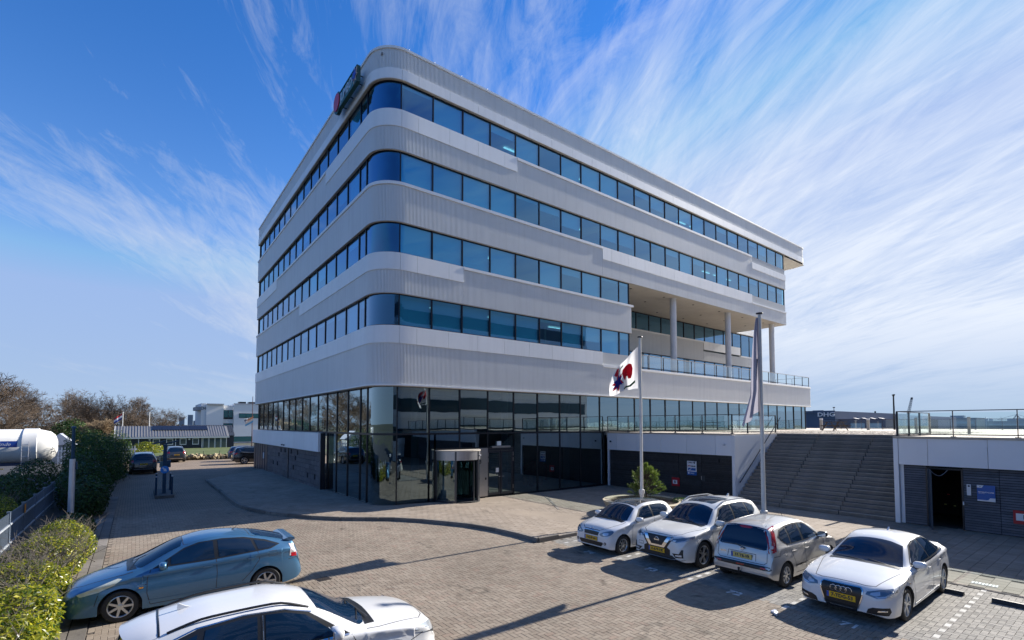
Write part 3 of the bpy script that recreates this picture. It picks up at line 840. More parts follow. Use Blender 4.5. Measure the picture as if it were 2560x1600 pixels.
# lower panes
lowS = [sY(30.4)] + [t for t in LS if t > sY(30.0)] + MX[:2]
DR = (12.2, 14.72)       # revolving door
right_low = [MX[1], 12.2]
panes(PG, lowS, 0.12, ZT, GI, gf_glass); frames(PG, lowS, 0.1, ZT, GI, 0.035)
panes(PG, [MX[1], 12.2], 0.12, ZT, GI, gf_glass); frames(PG, [MX[1], 12.2], 0.1, ZT, GI)
panes(PG, [12.2, MX[2], MX[3], MX[4]], 2.72, ZT, GI, gf_glass); frames(PG, [12.2, MX[2], MX[3], MX[4]], 2.72, ZT, GI)
ls2 = [MX[4], MX[5], MX[6], MX[7], 24.9]
panes(PG, ls2, 0.06, ZT, GI, gf_glass); frames(PG, ls2, 0.04, ZT, GI, 0.035)
ob(strip_box(MB(), PG, sY(30.4), 12.2, -0.05, 0.12, GI - 0.06, GI + .1), 'plinth', dark_al); ob(strip_box(MB(), PG, 17.3, 24.9, -0.05, 0.05, GI - 0.06, GI + .1), 'plinth', dark_al)
# lobby inside: floor, mezzanine, rear wall, columns
lob_m = mat('lobby_wall', (0.12, 0.125, 0.13), 0.8)
mb = MB(); mb.box(XB + .6, 24.8, YB + .6, YB + 7, -.02, 0.03); ob(mb, 'lobby_floor', mat('lobby_stone', (0.16, 0.16, 0.15), 0.3, var=.1))
mb = MB(); mb.box(XB + 3.0, 24.85, YB + 3.2, YB + 7, 3.42, 3.62); mb.box(25.0, 56.0, YB + .6, YB + 7, 3.30, 3.45); mb.box(XB + .6, XB + 6, 30, 51, 3.3, 3.5); ob(mb, 'mezzanine_floor', ceil_m)
mb = MB(); mb.box(XB + .5, 56.2, YB + .5, YB + 7, 5.93, 5.97); mb.box(XB + .5, XB + 7, YB + 7, 51, 5.93, 5.97); ob(mb, 'ceiling', ceil_m)
mb = MB(); mb.box(XB + 2, 56, YB + 7, YB + 7.05, 0, 5.92); mb.box(XB + 6, XB + 6.1, YB + 7, 51, 3.5, 5.92); mb.box(XB + .75, 24.8, YB + 5.5, YB + 5.6, 0, 3.4); ob(mb, 'lobby_rear_wall', lob_m)
mb = MB(); mb.box(24.86, 25.0, YB + .45, YB + 7, 0, 3.5); ob(mb, 'lobby_side_wall', lob_m)
for x in (12.0, 18.0, 23.2):
    mb = MB(); mb.lathe([(.22, .03), (.22, 5.93)], (x, YB + 2.2, 0), 16); ob(mb, 'lobby_column', mat('lobby_column', (0.35, 0.36, 0.36), 0.7), smooth=40)
mb = MB(); mb.box(16.0, 20, YB + 4.4, YB + 5.0, .03, 1.05); ob(mb, 'reception_desk', mat('desk_wood', (0.25, 0.17, 0.1), 0.5))
# --- white box band and tiled wall on the left side
for k in range(7):
    y0 = 30.55 + k * 2.98
    mb = MB(); mb.box(XB - .16, XB + .12, y0 + .006, y0 + 2.974, 2.37, 3.52); ob(mb, 'facade_panel', white_al)
mb = MB(); mb.box(XB - .02, XB + .25, 30.45, 30.55, 0.02, 3.5); ob(mb, 'wall_end', dark_al)
tile_m = mat('grey_stone_tile', (0.115, 0.105, 0.11), 0.75, var=0.25, vscale=4, bump=0.3, bscale=30, objvar=0.18)
holes = [(40.66, 2.07), (39.39, 2.1), (41.33, 1.72), (37.58, 2.1), (35.84, 2.1), (43.24, .99), (41.8, .99), (36.4, 1.69), (38.41, 1.01), (36.9, 1.02), (33.3, .77), (31.7, .79)]
for j in range(8):
    y = 30.58 - (0.35 if j % 2 else 0)
    while y < 45.6:
        y0, y1 = max(30.58, y), min(45.6, y + 1.19)
        if y1 - y0 > .1:
            mb = MB(); mb.box(XB + .02 - rng.uniform(0, .008), XB + .2, y0 + .005, y1 - .005, j * .293 + .016, (j + 1) * .293); ob(mb, 'stone_tile', tile_m)
        y += 1.2
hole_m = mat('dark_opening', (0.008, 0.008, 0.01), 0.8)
for (y, z) in holes:
    mb = MB(); mb.box(XB - .02, XB + .03, y - .09, y + .09, z - .15, z + .15); ob(mb, 'vent_opening', hole_m)
mb = MB(); mb.box(XB - .03, XB + .02, 38.3, 38.42, 0, 2.36); ob(mb, 'down_pipe', dark_al)
door_m = mat('dark_blue_door', (0.018, 0.035, 0.06), 0.45, objvar=.2)
for k in range(6):
    mb = MB(); mb.box(XB + .03, XB + .12, 45.75 + k * .98, 45.75 + k * .98 + .93, 0.03, 2.34); mb.box(XB - .0, XB + .12, 45.70 + k * .98, 45.745 + k * .98, 0.03, 2.36); d = ob(mb, 'door', door_m)
mb = MB(); mb.box(XB - .005, XB + .028, 46.9, 47.3, 1.1, 1.6); ob(mb, 'notice', mat('paper', (0.6, 0.62, 0.64), 0.7))
mb = MB(); mb.tube((XB - .26, 39.5, 2.52), (XB - .16, 39.5, 2.52), .05, n=8); mb.tube((XB - .26, 38.9, 2.52), (XB - .16, 38.9, 2.52), .05, n=8); ob(mb, 'wall_lamp', dark_al)

# --- revolving door
rev = thing('revolving_door', 'glass revolving door with grey drum canopy at the entrance', 'revolving door', (13.46, 22.42, 0.1))
met = mat('brushed_metal', (0.42, 0.41, 0.42), 0.34, 0.8, var=0.05, vscale=6)
dmet = mat('door_metal', (0.07, 0.075, 0.09), 0.3, 0.7)
RD = 1.24
def arc(r, a0, a1, n=16): return [(r * math.cos(R(lerp(a0, a1, k / n))), r * math.sin(R(lerp(a0, a1, k / n)))) for k in range(n + 1)]
mb = MB(); o_, i_ = arc(RD, 180, 360), arc(RD - .09, 180, 360)
mb.prism(o_ + i_[::-1], 2.10, 2.55); rev_c = mb.build('canopy', met, rev, smooth=40)
mb = MB(); mb.prism(arc(RD + .03, 180, 360), 2.55, 2.60); mb.build('canopy_roof', mat('canopy_top', (0.5, 0.45, 0.38), 0.5), rev)
for a0, a1 in ((182, 236), (304, 358)):
    mb = MB(); pts = arc(RD - .03, a0, a1, 10)
    for p, q in zip(pts[:-1], pts[1:]): mb.quad((*p, .08), (*q, .08), (*q, 2.1), (*p, 2.1))
    mb.build('curved_glass', gf_glass, rev, smooth=60, fixn=False)
    mb = MB(); o_, i_ = arc(RD, a0, a1, 10), arc(RD - .07, a0, a1, 10); mb.prism(o_ + i_[::-1], 0, .09); mb.build('sill', dmet, rev)
for a in (181, 237, 303, 359):
    c, s_ = math.cos(R(a)), math.sin(R(a)); mb = MB(); mb.obox((c * (RD - .03), s_ * (RD - .03), 1.30), (c * .05, s_ * .05, 0), (-s_ * .045, c * .045, 0), (0, 0, 1.30)); mb.build('post', dmet, rev)
for a in (20, 110, 200, 290):
    c, s_ = math.cos(R(a)), math.sin(R(a)); mb = MB()
    mb.quad((c * .06, s_ * .06, .1), (c * 1.1, s_ * 1.1, .1), (c * 1.1, s_ * 1.1, 2.0), (c * .06, s_ * .06, 2.0)); w = mb.build('wing', gf_glass, rev, fixn=False)
    mb = MB(); mb.obox((c * 1.13, s_ * 1.13, 1.05), (c * .03, s_ * .03, 0), (-s_ * .025, c * .025, 0), (0, 0, 1.04)); mb.obox((c * .59, s_ * .59, .07), (c * .56, s_ * .56, 0), (-s_ * .025, c * .025, 0), (0, 0, .06)); mb.obox((c * .59, s_ * .59, 2.04), (c * .56, s_ * .56, 0), (-s_ * .025, c * .025, 0), (0, 0, .05)); mb.build('wing_frame', dmet, w)
mb = MB(); mb.tube((0, 0, 0), (0, 0, 2.1), .05, n=10); mb.build('spindle', dmet, rev)
mb = MB(); mb.prism(arc(RD, 0, 360, 30)[:-1], -.09, 0.012); mb.build('floor_disc', mat('entrance_mat', (0.03, 0.03, 0.03), 0.9), rev)
mb = MB(); mb.lathe([(0, .05), (.05, .04), (.06, 0)], (0.85, -0.95, 2.3), 10); mb.build('sensor', mat('sensor_white', (0.7, 0.7, 0.72), .3), rev)
# grey metal panel with the house number
mb = MB(); mb.box(14.74, 15.42, YB + .26, YB + .42, 0.1, 2.72); np_ = ob(mb, 'entrance_panel', met)
text('house_number', '3', 0.3, dark_al, (14.93, YB + .255, 1.98), (1, 0, 0), (0, 0, 1), np_, bold=.006).matrix_parent_inverse = np_.matrix_world.inverted()
mb = MB(); mb.box(15.24, 15.32, YB + .24, YB + .258, 1.0, 1.12); ob(mb, 'card_reader', dark_al)
# --- double door
dd = thing('double_door', 'dark framed glass double door right of the revolving door', 'door', (16.36, YB + .40, 0.1))
for sx in (-1, 1):
    mb = MB(); x0, x1 = (-.88, -.02) if sx < 0 else (.02, .88)
    mb.box(x0, x0 + .09, -.05, .03, .02, 2.45); mb.box(x1 - .09, x1, -.05, .03, .02, 2.45); mb.box(x0 + .09, x1 - .09, -.05, .03, .02, .14); mb.box(x0 + .09, x1 - .09, -.05, .03, 2.35, 2.45)
    lf = mb.build('door_leaf', dmet, dd)
    mb = MB(); mb.quad((x0 + .09, -.01, .14), (x1 - .09, -.01, .14), (x1 - .09, -.01, 2.35), (x0 + .09, -.01, 2.35)); mb.build('glass', gf_glass, lf, fixn=False)
    for z in (.4, 1.95, 2.25):
        xh = x0 + .015 if sx < 0 else x1 - .015
        mb = MB(); mb.tube((xh, -.07, z - .11), (xh, -.07, z + .11), .014, n=6); mb.build('hinge', met, lf)
    mb = MB(); xk = -.07 if sx < 0 else .07
    mb.tube((xk, -.06, 1.02), (xk, -.11, 1.02), .012, n=6); mb.tube((xk, -.11, 1.02), (xk + sx * .12, -.11, 1.02), .012, n=6); mb.build('handle', met, lf)
mb = MB(); mb.box(-.93, -.885, -.06, .04, 0, 2.6); mb.box(.885, .93, -.06, .04, 0, 2.6); mb.box(-.885, .885, -.06, .04, 2.47, 2.6); mb.build('door_frame', dmet, dd)
mb = MB(); mb.box(-.62, .62, -.15, -.062, 2.62, 2.72); mb.build('door_closer', met, dd)
mb = MB(); mb.box(-.28, -.02, -.12, -.06, 2.74, 2.98); mb.build('exit_box', mat('pale_box', (0.65, 0.7, 0.72), .5), dd)
mb = MB(); mb.quad((-.34, -.055, 1.25), (-.14, -.055, 1.25), (-.14, -.055, 1.5), (-.34, -.055, 1.5)); mb.build('notice', mat('paper', (0.6, 0.62, 0.64), 0.7), dd)
# --- roof sign
green_m = mat('sign_green', (0.01, 0.07, 0.06), 0.4); red_m = mat('sign_red', (0.55, 0.03, 0.09), 0.4); blue_m = mat('sign_blue', (0.02, 0.03, 0.42), 0.4); teal = mat('sign_teal', (0.02, 0.20, 0.22), 0.35); silver_m = mat('letter_silver', (0.55, 0.62, 0.66), 0.35, .2)
sg = thing('roof_sign', 'green roof sign reading JUMBO with red oval and blue star at the top left edge', 'sign', (8.52, 26.0, 21.40))
mb = MB(); mb.box(-.07, .08, -2.0, .75, .06, .80); mb.build('backing', teal, sg)
mb = MB(); mb.box(-.11, .09, -2.04, .79, .0, .06); mb.build('edge', green_m, sg)
mb = MB(); mb.box(-.11, .09, -2.04, .79, .80, .86); mb.build('edge', green_m, sg)
mb = MB(); mb.box(-.11, .09, -2.04, -2.0, .061, .799); mb.build('edge', green_m, sg)
def ell(cx, cy, rx_, ry_, n=28): return [(cx + rx_ * math.cos(2 * math.pi * k / n), cy + ry_ * math.sin(2 * math.pi * k / n)) for k in range(n)]
mb = MB(); mb.prism_ax(ell(1.08, .50, .56, .60), (-.09, 0, 0), (0, 1, 0), (0, 0, 1), (.18, 0, 0)); mb.build('disc', green_m, sg)
mb = MB(); mb.prism_ax(ell(1.10, .53, .46, .48), (-.14, 0, 0), (0, 1, 0), (0, 0, 1), (.045, 0, 0)); mb.build('oval', red_m, sg)
text('lettering', 'JUMBO', .74, silver_m, (-.085, -.36, .43), (0, -1, 0), (0, 0, 1), sg, sx=0.80, extrude=.015, bold=.012)
def star(cx, cy, r1, r2, n, a0=90):
    return [(cx + (r1 if k % 2 == 0 else r2) * math.cos(R(a0 + 180 * k / n)), cy + (r1 if k % 2 == 0 else r2) * math.sin(R(a0 + 180 * k / n))) for k in range(2 * n)]
mb = MB(); mb.prism_ax(star(-1.78, .43, .42, .21, 7), (-.14, 0, 0), (0, 1, 0), (0, 0, 1), (.03, 0, 0)); mb.build('star', mat('sign_cream', (.6, .55, .5), .5), sg)
mb = MB(); mb.prism_ax(star(-1.78, .43, .32, .16, 7), (-.165, 0, 0), (0, 1, 0), (0, 0, 1), (.02, 0, 0)); mb.build('star', blue_m, sg)
for y in (-1.6, -.3, .8):
    for z in (.2, .65):
        mb = MB(); mb.tube((.08, y, z), (.40, y, z), .03, n=6); mb.build('bracket', dark_al, sg)

# --- dark red elephant figure standing in the lobby
def elephant():
    rd = mat('figure_red', (.26, .012, .02), .45)
    t = thing('elephant_figure', 'dark red elephant figure standing behind the ground floor glass', 'statue', (20.2, 24.3, .03), R(8)); t.scale = (.92,) * 3
    V = [(0, 0, 1.15), (.55, 0, 1.2), (.95, 0, 1.35), (1.28, 0, 1.28), (1.40, 0, .95), (1.45, 0, .6), (1.38, 0, .35), (-.45, 0, 1.12), (-.8, 0, .95), (-.86, 0, .6)]
    E_ = [(0, 1), (1, 2), (2, 3), (3, 4), (4, 5), (5, 6), (0, 7), (7, 8), (8, 9)]; Rr = [.55, .5, .36, .33, .15, .11, .08, .48, .12, .03]
    for x, root in ((.55, 1), (-.42, 7)):
        for sy in (-.28, .28):
            i = len(V); V += [(x, sy, .8), (x + .02, sy, .42), (x, sy, .06)]; E_ += [(root, i), (i, i + 1), (i + 1, i + 2)]; Rr += [.24, .18, .19]
    me = bpy.data.meshes.new('body'); me.from_pydata(V, E_, []); o = bpy.data.objects.new('body', me); COL.objects.link(o)
    sk = o.modifiers.new('skin', 'SKIN'); sv = me.skin_vertices[0].data
    for k, r_ in enumerate(Rr): sv[k].radius = (r_, r_); sv[k].use_root = (k == 0)
    su = o.modifiers.new('sub', 'SUBSURF'); su.levels = su.render_levels = 2
    bm_ = bpy.data.meshes.new_from_object(o.evaluated_get(bpy.context.evaluated_depsgraph_get())); bpy.data.objects.remove(o)
    bm_.materials.clear(); bm_.materials.append(rd); bm_.shade_smooth(); bm_.name = 'body'; link('body', bm_, t)
    for sy in (-1, 1):
        mb = MB(); pts = [(0, .12), (-.12, .22), (-.36, .18), (-.44, -.08), (-.30, -.34), (-.08, -.30), (.02, -.06)]
        mb.prism_ax(pts, (1.12, sy * .33, 1.38), (1, sy * .25, 0), (0, 0, 1), (0, sy * .04, 0)); mb.build('ear', rd, t, smooth=40)
        mb = MB(); mb.tube((1.42, sy * .15, 1.08), (1.66, sy * .18, 1.0), .035, .012, n=7); mb.build('tusk', mat('figure_pale', (.4, .36, .3), .5), t)
elephant()
# ================================================================== TERRACE PODIUM, STAIRS, DECK
XP, ZD = 24.95, 3.50
pod = thing('terrace_building', 'low terrace block with white panels over dark slatted walls, right of the office', 'terrace', (XP, 0, 0))
POD = Matrix.Translation((-XP, 0, 0))
def pb(mb, name, m, parent=None, **k):
    o = mb.build(name, m, None, **k); o.parent = parent or pod
    o.matrix_parent_inverse = POD if parent is None else Matrix()
    if parent is not None: o.matrix_parent_inverse = POD
    return o
deck_m = mat('terrace_paving', (0.46, 0.40, 0.33), 0.85, var=0.15, vscale=0.8, bump=0.2, bscale=40)
# deck slabs (solid, round the stair opening and the bike store)
mb = MB()
mb.box(XP + .02, 80, 13.62, 22.30, ZD - .35, ZD); pb(mb, 'deck_slab', deck_m)
mb = MB(); mb.box(30.02, 80, 6.5, 13.60, ZD - .35, ZD - .002); pb(mb, 'deck_slab', deck_m)
mb = MB(); mb.box(XP + .02, 80, -26, 6.48, ZD - .35, ZD - .001); pb(mb, 'deck_slab', deck_m)
mb = MB(); mb.box(31, 80, -26, 22.28, ZD - .55, ZD - .36); mb.box(79.6, 80, -26, 58, 0, ZD - .36); mb.box(31, 80, -26, -25.7, 0, ZD - .56); pb(mb, 'podium_wall', mat('podium_concrete', (0.3, 0.3, 0.29), 0.9, var=.2))
mb = MB(); mb.box(56.6, 80, 22.32, 58, ZD - .35, ZD - .003); mb.box(56.6, 80, 22.4, 58, 2.0, ZD - .36); pb(mb, 'deck_slab', deck_m)
# white fascia panels
pan = mat('podium_panel', (0.72, 0.75, 0.80), 0.38, var=0.03, vscale=.5, objvar=0.03)
ys = [22.22, 21.42, 19.80, 18.04, 16.29, 14.54, 13.62]
for a, b in zip(ys[1:], ys[:-1]):
    mb = MB(); mb.box(XP, XP + .12, a + .007, b - .007, 2.36, 3.44); pb(mb, 'facade_panel', pan)
mb = MB(); mb.box(XP - .03, XP + .3, 13.58, 22.28, 3.445, 3.53); pb(mb, 'deck_edge', deck_m)
ys = [6.49, 5.55, 3.815, 2.08, .345, -1.39, -3.12, -4.86, -6.6]
for a, b in zip(ys[1:], ys[:-1]):
    mb = MB(); mb.box(XP, XP + .12, a + .007, b - .007, 2.38, 3.44); pb(mb, 'facade_panel', pan)
mb = MB(); mb.box(XP - .03, XP + .3, -10, 6.66, 3.445, 3.53); pb(mb, 'deck_edge', deck_m)
mb = MB(); mb.box(XP - .01, XP + .35, 6.50, 6.66, 0, 3.44); pb(mb, 'corner_post', pan)
mb = MB(); mb.box(XP + .16, XP + .40, 6.37, 6.49, 0, 2.37); pb(mb, 'corner_post', pan)
mb = MB(); mb.box(XP + .02, XP + .2, 22.12, 22.22, 0, 2.36); pb(mb, 'corner_post', pan)
mb = MB(); mb.box(XP - .0, XP + .25, 13.46, 13.62, 0, 3.44); pb(mb, 'corner_post', pan)
# sloping white stair cheek
mb = MB(); mb.prism_ax([(XP + .25, 0.0), (XP + .25, 3.44), (30.0, 3.44), (30.0, 3.30), (XP + .55, 0.0)], (0, 13.50, 0), (1, 0, 0), (0, 0, 1), (0, .10, 0)); pb(mb, 'stair_cheek', pan)
# dark boarded walls: sign wall (left of the stairs) and door wall (right)
plank = mat('dark_board', (0.020, 0.022, 0.027), 0.6, var=0.35, vscale=5, bump=0.25, bscale=25, objvar=0.3)
slat = mat('grey_slat', (0.085, 0.088, 0.105), 0.55, var=0.2, vscale=3, objvar=0.22)
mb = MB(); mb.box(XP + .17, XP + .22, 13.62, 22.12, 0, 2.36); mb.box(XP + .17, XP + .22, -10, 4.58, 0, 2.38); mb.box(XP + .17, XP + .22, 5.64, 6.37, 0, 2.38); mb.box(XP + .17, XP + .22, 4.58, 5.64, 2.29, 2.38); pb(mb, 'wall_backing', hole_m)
for (ya, yb) in ((19.4, 22.1), (16.9, 19.39), (15.45, 16.89), (13.63, 15.44)):
    nrow = 16 if ya > 15.4 else 24
    for k in range(nrow):
        z0, z1 = 0.02 + k * 2.33 / nrow, 0.02 + (k + 1) * 2.33 / nrow
        mb = MB(); mb.box(XP + .12 + rng.uniform(-.004, .004), XP + .168, ya + .004, yb - .004, z0, z1 - (.006 if nrow == 16 else .018)); pb(mb, 'board', plank)
bays = [(5.64, 6.36), (3.56, 4.56), (1.8, 3.55), (0.05, 1.79), (-1.7, 0.04), (-3.45, -1.71), (-5.2, -3.46)]
NS = 25
for (ya, yb) in bays:
    for k in range(NS):
        z0, z1 = 0.03 + k * 2.33 / NS, 0.03 + (k + 1) * 2.33 / NS
        mb = MB(); mb.prism_ax([(0, 0), (.05, 0), (.05, .07), (.028, .07)], (XP + .115, ya + .004, z0), (1, 0, 0), (0, 0, 1), (0, yb - ya - .008, 0)); pb(mb, 'slat', slat)
# bike store room behind the open door
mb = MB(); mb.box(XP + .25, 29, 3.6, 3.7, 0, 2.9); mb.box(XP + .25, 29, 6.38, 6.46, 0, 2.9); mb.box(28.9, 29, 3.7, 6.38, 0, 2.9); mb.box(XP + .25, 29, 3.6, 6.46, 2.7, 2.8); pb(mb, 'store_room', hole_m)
mb = MB(); mb.box(XP + .1, XP + .2, 5.60, 5.66, 0, 2.3); mb.box(XP + .1, XP + .2, 4.55, 4.60, 0, 2.3); mb.box(XP + .1, XP + .2, 4.60, 5.60, 2.25, 2.3); pb(mb, 'door_frame', dark_al)
dl = math.atan2(-0.25, -0.80)
mb = MB(); c = Vector((XP + .08, 5.58, 0)); dv = Vector((math.cos(dl), math.sin(dl), 0)); nv = Vector((-dv.y, dv.x, 0))
mb.obox(c + dv * .45 + Vector((0, 0, 1.14)), dv * .45, nv * .025, Vector((0, 0, 1.12))); door = pb(mb, 'door', door_m)
door['label'] = 'dark door standing open outwards'
mb = MB(); mb.obox(c + dv * .908 + Vector((0, 0, 1.14)), dv * .008, nv * .026, Vector((0, 0, 1.12))); pb(mb, 'door_edge', mat('door_edge', (.5, .5, .52), .4), door)
mb = MB(); mb.tube(c + dv * .82 + nv * .02 + Vector((0, 0, 1.02)), c + dv * .82 + nv * .09 + Vector((0, 0, 1.02)), .012, n=6); mb.tube(c + dv * .82 + nv * .09 + Vector((0, 0, 1.02)), c + dv * .72 + nv * .09 + Vector((0, 0, 1.02)), .012, n=6); pb(mb, 'handle', met, door)
pts = [Vector((lerp(24.6, 25.0, k / 10), lerp(5.42, 4.98, k / 10), 2.24 - .22 * math.sin(math.pi * k / 10))) for k in range(11)]
mb = MB(); mb.path(pts, .012, 5); pb(mb, 'door_cable', mat('cable_grey', (.25, .25, .26), .5))
# a bicycle rear light etc. just visible inside
for (y, z, cc, nm) in ((5.1, 1.25, (.5, .01, .01), 'red'), (5.2, .85, (.5, .45, .1), 'amber'), (4.92, .82, (.5, .45, .1), 'amber')):
    mb = MB(); mb.box(25.6, 25.64, y - .035, y + .035, z - .012, z + .012); pb(mb, 'reflector', mat('reflector_' + nm, cc, .3))
for y, z in ((21.82, 2.89), (13.97, 2.92)):
    t = thing('security_camera', 'small security camera on the white fascia ' + ('near the glass corner' if y > 20 else 'beside the stair cheek'), 'camera', (XP - .02, y, z), 0, 'wall cameras')
    mb = MB(); mb.tube((0, 0, 0), (-.10, 0, .03), .025, n=8); mb.build('bracket', mat('camera_white', (.55, .57, .6), .4), t)
    mb = MB(); mb.lathe([(0, -.02), (.05, -.02), (.055, .05), (.04, .08), (0, .085)], (-.14, .0, -.01), 12); mb.build('dome', dark_al if y > 20 else MATS['camera_white'], t, smooth=40)
# recessed wall grips
mb = MB(); mb.box(XP + .10, XP + .135, 15.24, 15.45, .88, 1.18); pb(mb, 'key_box', mat('box_dark', (.03, .04, .05), .4))
mb = MB(); mb.box(XP + .095, XP + .115, 15.44, 15.475, .95, 1.15); pb(mb, 'box_grip', met)
mb = MB(); mb.box(XP + .1, XP + .13, 14.36, 14.44, 1.97, 2.17); pb(mb, 'vent_opening', hole_m)
# --- signs on the walls
wht = mat('sign_white', (.66, .68, .72), .5); sblue = mat('sign_board_blue', (.01, .09, .36), .45); ink = mat('sign_ink', (.02, .03, .05), .6); sred = mat('sign_frame_red', (.36, .008, .02), .45)
FX = XP + .085
def face_board(parent, name, y0, y1, z0, z1, m, d=0.0, th=.02):
    mb = MB(); mb.box(FX - d - th, FX - d, y1, y0, z0, z1); return mb.build(name, m, parent)
t = thing('company_sign', 'white and blue wall sign with company names on the dark boarded wall', 'sign', (0, 0, 0))
face_board(t, 'panel', 16.32, 15.73, 1.36, 1.95, wht); face_board(t, 'blue_panel', 16.32, 15.73, 1.16, 1.358, sblue)
face_board(t, 'blue_strip', 16.26, 15.78, 1.42, 1.56, sblue, .021, .004)
RV = (0, -1, 0); UP = (0, 0, 1)
text('lettering', 'CARU', .115, ink, (FX - .023, 16.12, 1.86), RV, UP, t, bold=.003)
text('lettering', 'HTV', .10, sred, (FX - .023, 16.19, 1.665), RV, UP, t, bold=.006, shear=.2); text('lettering', 'GROEP', .085, ink, (FX - .023, 15.94, 1.66), RV, UP, t, bold=.005, shear=.2)
mb = MB(); mb.prism_ax([(0, .05), (.05, .09), (.15, .09), (.13, .05), (.07, .04), (.12, .02), (.10, -.02), (.03, -.06), (.05, -.01)], (FX - .026, 15.93, 1.84), (0, -1, 0), (0, 0, 1), (.005, 0, 0)); mb.build('emblem', ink, t)
mb = MB(); mb.lathe([(0, 0), (.055, 0), (.055, .004), (0, .004)], (FX - .025, 16.22, 1.275), 16, 'x'); mb.build('disc', wht, t)
for z, a, b in ((1.285, 16.12, 15.86), (1.25, 16.12, 15.90)):
    mb = MB(); mb.box(FX - .024, FX - .021, b, a, z - .008, z + .008); mb.build('text_line', wht, t)
mb = MB(); mb.prism_ax([(0, .0), (.16, .10), (.2, .10), (.08, .0)], (FX - .03, 16.22, 1.435), (0, -1, 0), (0, 0, 1), (.003, 0, 0)); mb.build('emblem', wht, t)
def b_sign(y0, y1, z0, z1, wy0, wy1, wz0, wz1, lab):
    t = thing('entrance_sign', lab, 'sign', (0, 0, 0), 0, 'red framed letter B signs')
    face_board(t, 'frame', y0, y1, z0, z1, sred); face_board(t, 'panel', wy0, wy1, wz0, wz1, wht, .021, .006)
    text('letter', 'B', (wz0 - wz1) * -.85, ink, (FX - .029, (wy0 + wy1) / 2, (wz0 + wz1) / 2), RV, UP, t, bold=.006)
b_sign(17.34, 16.83, .45, .94, 17.27, 16.98, .57, .79, 'red square sign with white letter B field on the dark boarded wall')
b_sign(3.23, 2.62, .48, .95, 3.16, 2.69, .60, .85, 'red framed sign with letter B on the slatted wall at right edge')
t = thing('bike_store_sign', 'blue and white sign for the bicycle store beside the open door', 'sign', (0, 0, 0))
face_board(t, 'panel', 4.16, 3.67, 1.17, 1.76, sblue)
text('lettering', 'FIETSENSTALLING', .062, wht, (FX - .023, 3.915, 1.50), RV, UP, t, sx=.86, bold=.002)
mb = MB(); mb.prism_ax([(0, 0), (.19, 0), (.135, -.10), (0, -.10)], (FX - .026, 4.16, 1.76), (0, -1, 0), (0, 0, 1), (.005, 0, 0)); mb.build('corner', wht, t)
mb = MB(); mb.prism_ax([(0, 0), (.49, 0), (.49, .13), (.35, .13), (.30, .05), (0, .05)], (FX - .026, 4.16, 1.17), (0, -1, 0), (0, 0, 1), (.005, 0, 0)); mb.build('band', wht, t)
mb = MB(); mb.box(FX - .0235, FX - .021, 3.95, 4.12, 1.448, 1.456); mb.build('text_line', wht, t)
mb = MB(); mb.prism_ax([(0, 0), (.02, .03), (.04, 0)], (FX - .029, 4.09, 1.695), (0, -1, 0), (0, 0, 1), (.003, 0, 0)); mb.build('emblem', ink, t)
t = thing('notice_panel', 'narrow white notice panel with round black symbol beside the open door', 'notice', (0, 0, 0))
face_board(t, 'panel', 4.445, 4.325, 1.34, 1.755, wht)
mb = MB(); mb.lathe([(.0, 0), (.035, 0), (.035, .003), (0, .003)], (FX - .024, 4.385, 1.69), 14, 'x'); mb.build('symbol', ink, t)
for k in range(6):
    mb = MB(); mb.box(FX - .023, FX - .021, 4.345, 4.425, 1.42 + k * .035, 1.426 + k * .035); mb.build('text_line', mat('print_grey', (.35, .36, .38), .6), t)
t = thing('light_switch', 'pale wall switch beside the open store door', 'switch', (0, 0, 0))
face_board(t, 'plate', 4.57, 4.535, .96, 1.09, wht); face_board(t, 'plate', 4.49, 4.43, .94, 1.05, MATS['box_dark'])

# --- stairs: three blocks to a tread, open joints between
stairs = thing('wide_staircase', 'wide grey stair flight rising to the terrace', 'staircase', (XP, 10, 0))
step_m = mat('stair_concrete', (0.215, 0.19, 0.165), 0.85, var=0.25, vscale=1.6, bump=0.35, bscale=30, objvar=0.16)
NST = 20; rise = 3.49 / NST; run = 5.05 / NST
smesh = {}
for k in range(NST):
    for (ya, yb) in ((11.27, 13.46), (8.74, 11.25), (6.68, 8.72)):
        key = (ya, k % 4)
        if key not in smesh:
            mb = MB(); q = rng.uniform(-.004, .004)
            mb.box(0, run + .12, ya + .006, yb - .006, -rise * .5 if True else 0, 0); 
            mb2 = MB(); mb2.prism_ax([(0, -rise + .012), (0.0, -.012), (.012, 0), (run + .08, 0), (run + .08, -rise + .012)], (0, ya + .006, 0), (1, 0, 0), (0, 0, 1), (0, yb - ya - .012, 0))
            smesh[key] = mb2.mesh('step', step_m, fixn=True)
        o = link('step', smesh[key], stairs, (k * run + rng.uniform(-.003, .003), -10, (k + 1) * rise))
nose = mat('stair_lit_edge', (.30, .27, .235), .8, var=.2, vscale=3, objvar=.2)  # pale strips paint the lit front edge of each step
for k in range(NST):
    for (ya, yb) in ((11.27, 13.46), (8.74, 11.25), (6.68, 8.72)):
        mb = MB(); mb.box(-.008, .03, ya + .012, yb - .012, -.03, .004); mb.build('lit_edge', nose, stairs, loc=(k * run, -10, (k + 1) * rise))
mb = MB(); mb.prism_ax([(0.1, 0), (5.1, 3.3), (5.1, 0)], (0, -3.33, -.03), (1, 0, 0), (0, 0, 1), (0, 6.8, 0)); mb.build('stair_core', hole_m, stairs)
mb = MB(); mb.prism_ax([(0, 0), (0, 3.4), (6, 3.4), (6, 0)], (0.3, -3.36, 0), (1, 0, 0), (0, 0, 1), (0, .05, 0)); mb.build('stair_wall', plank, stairs)
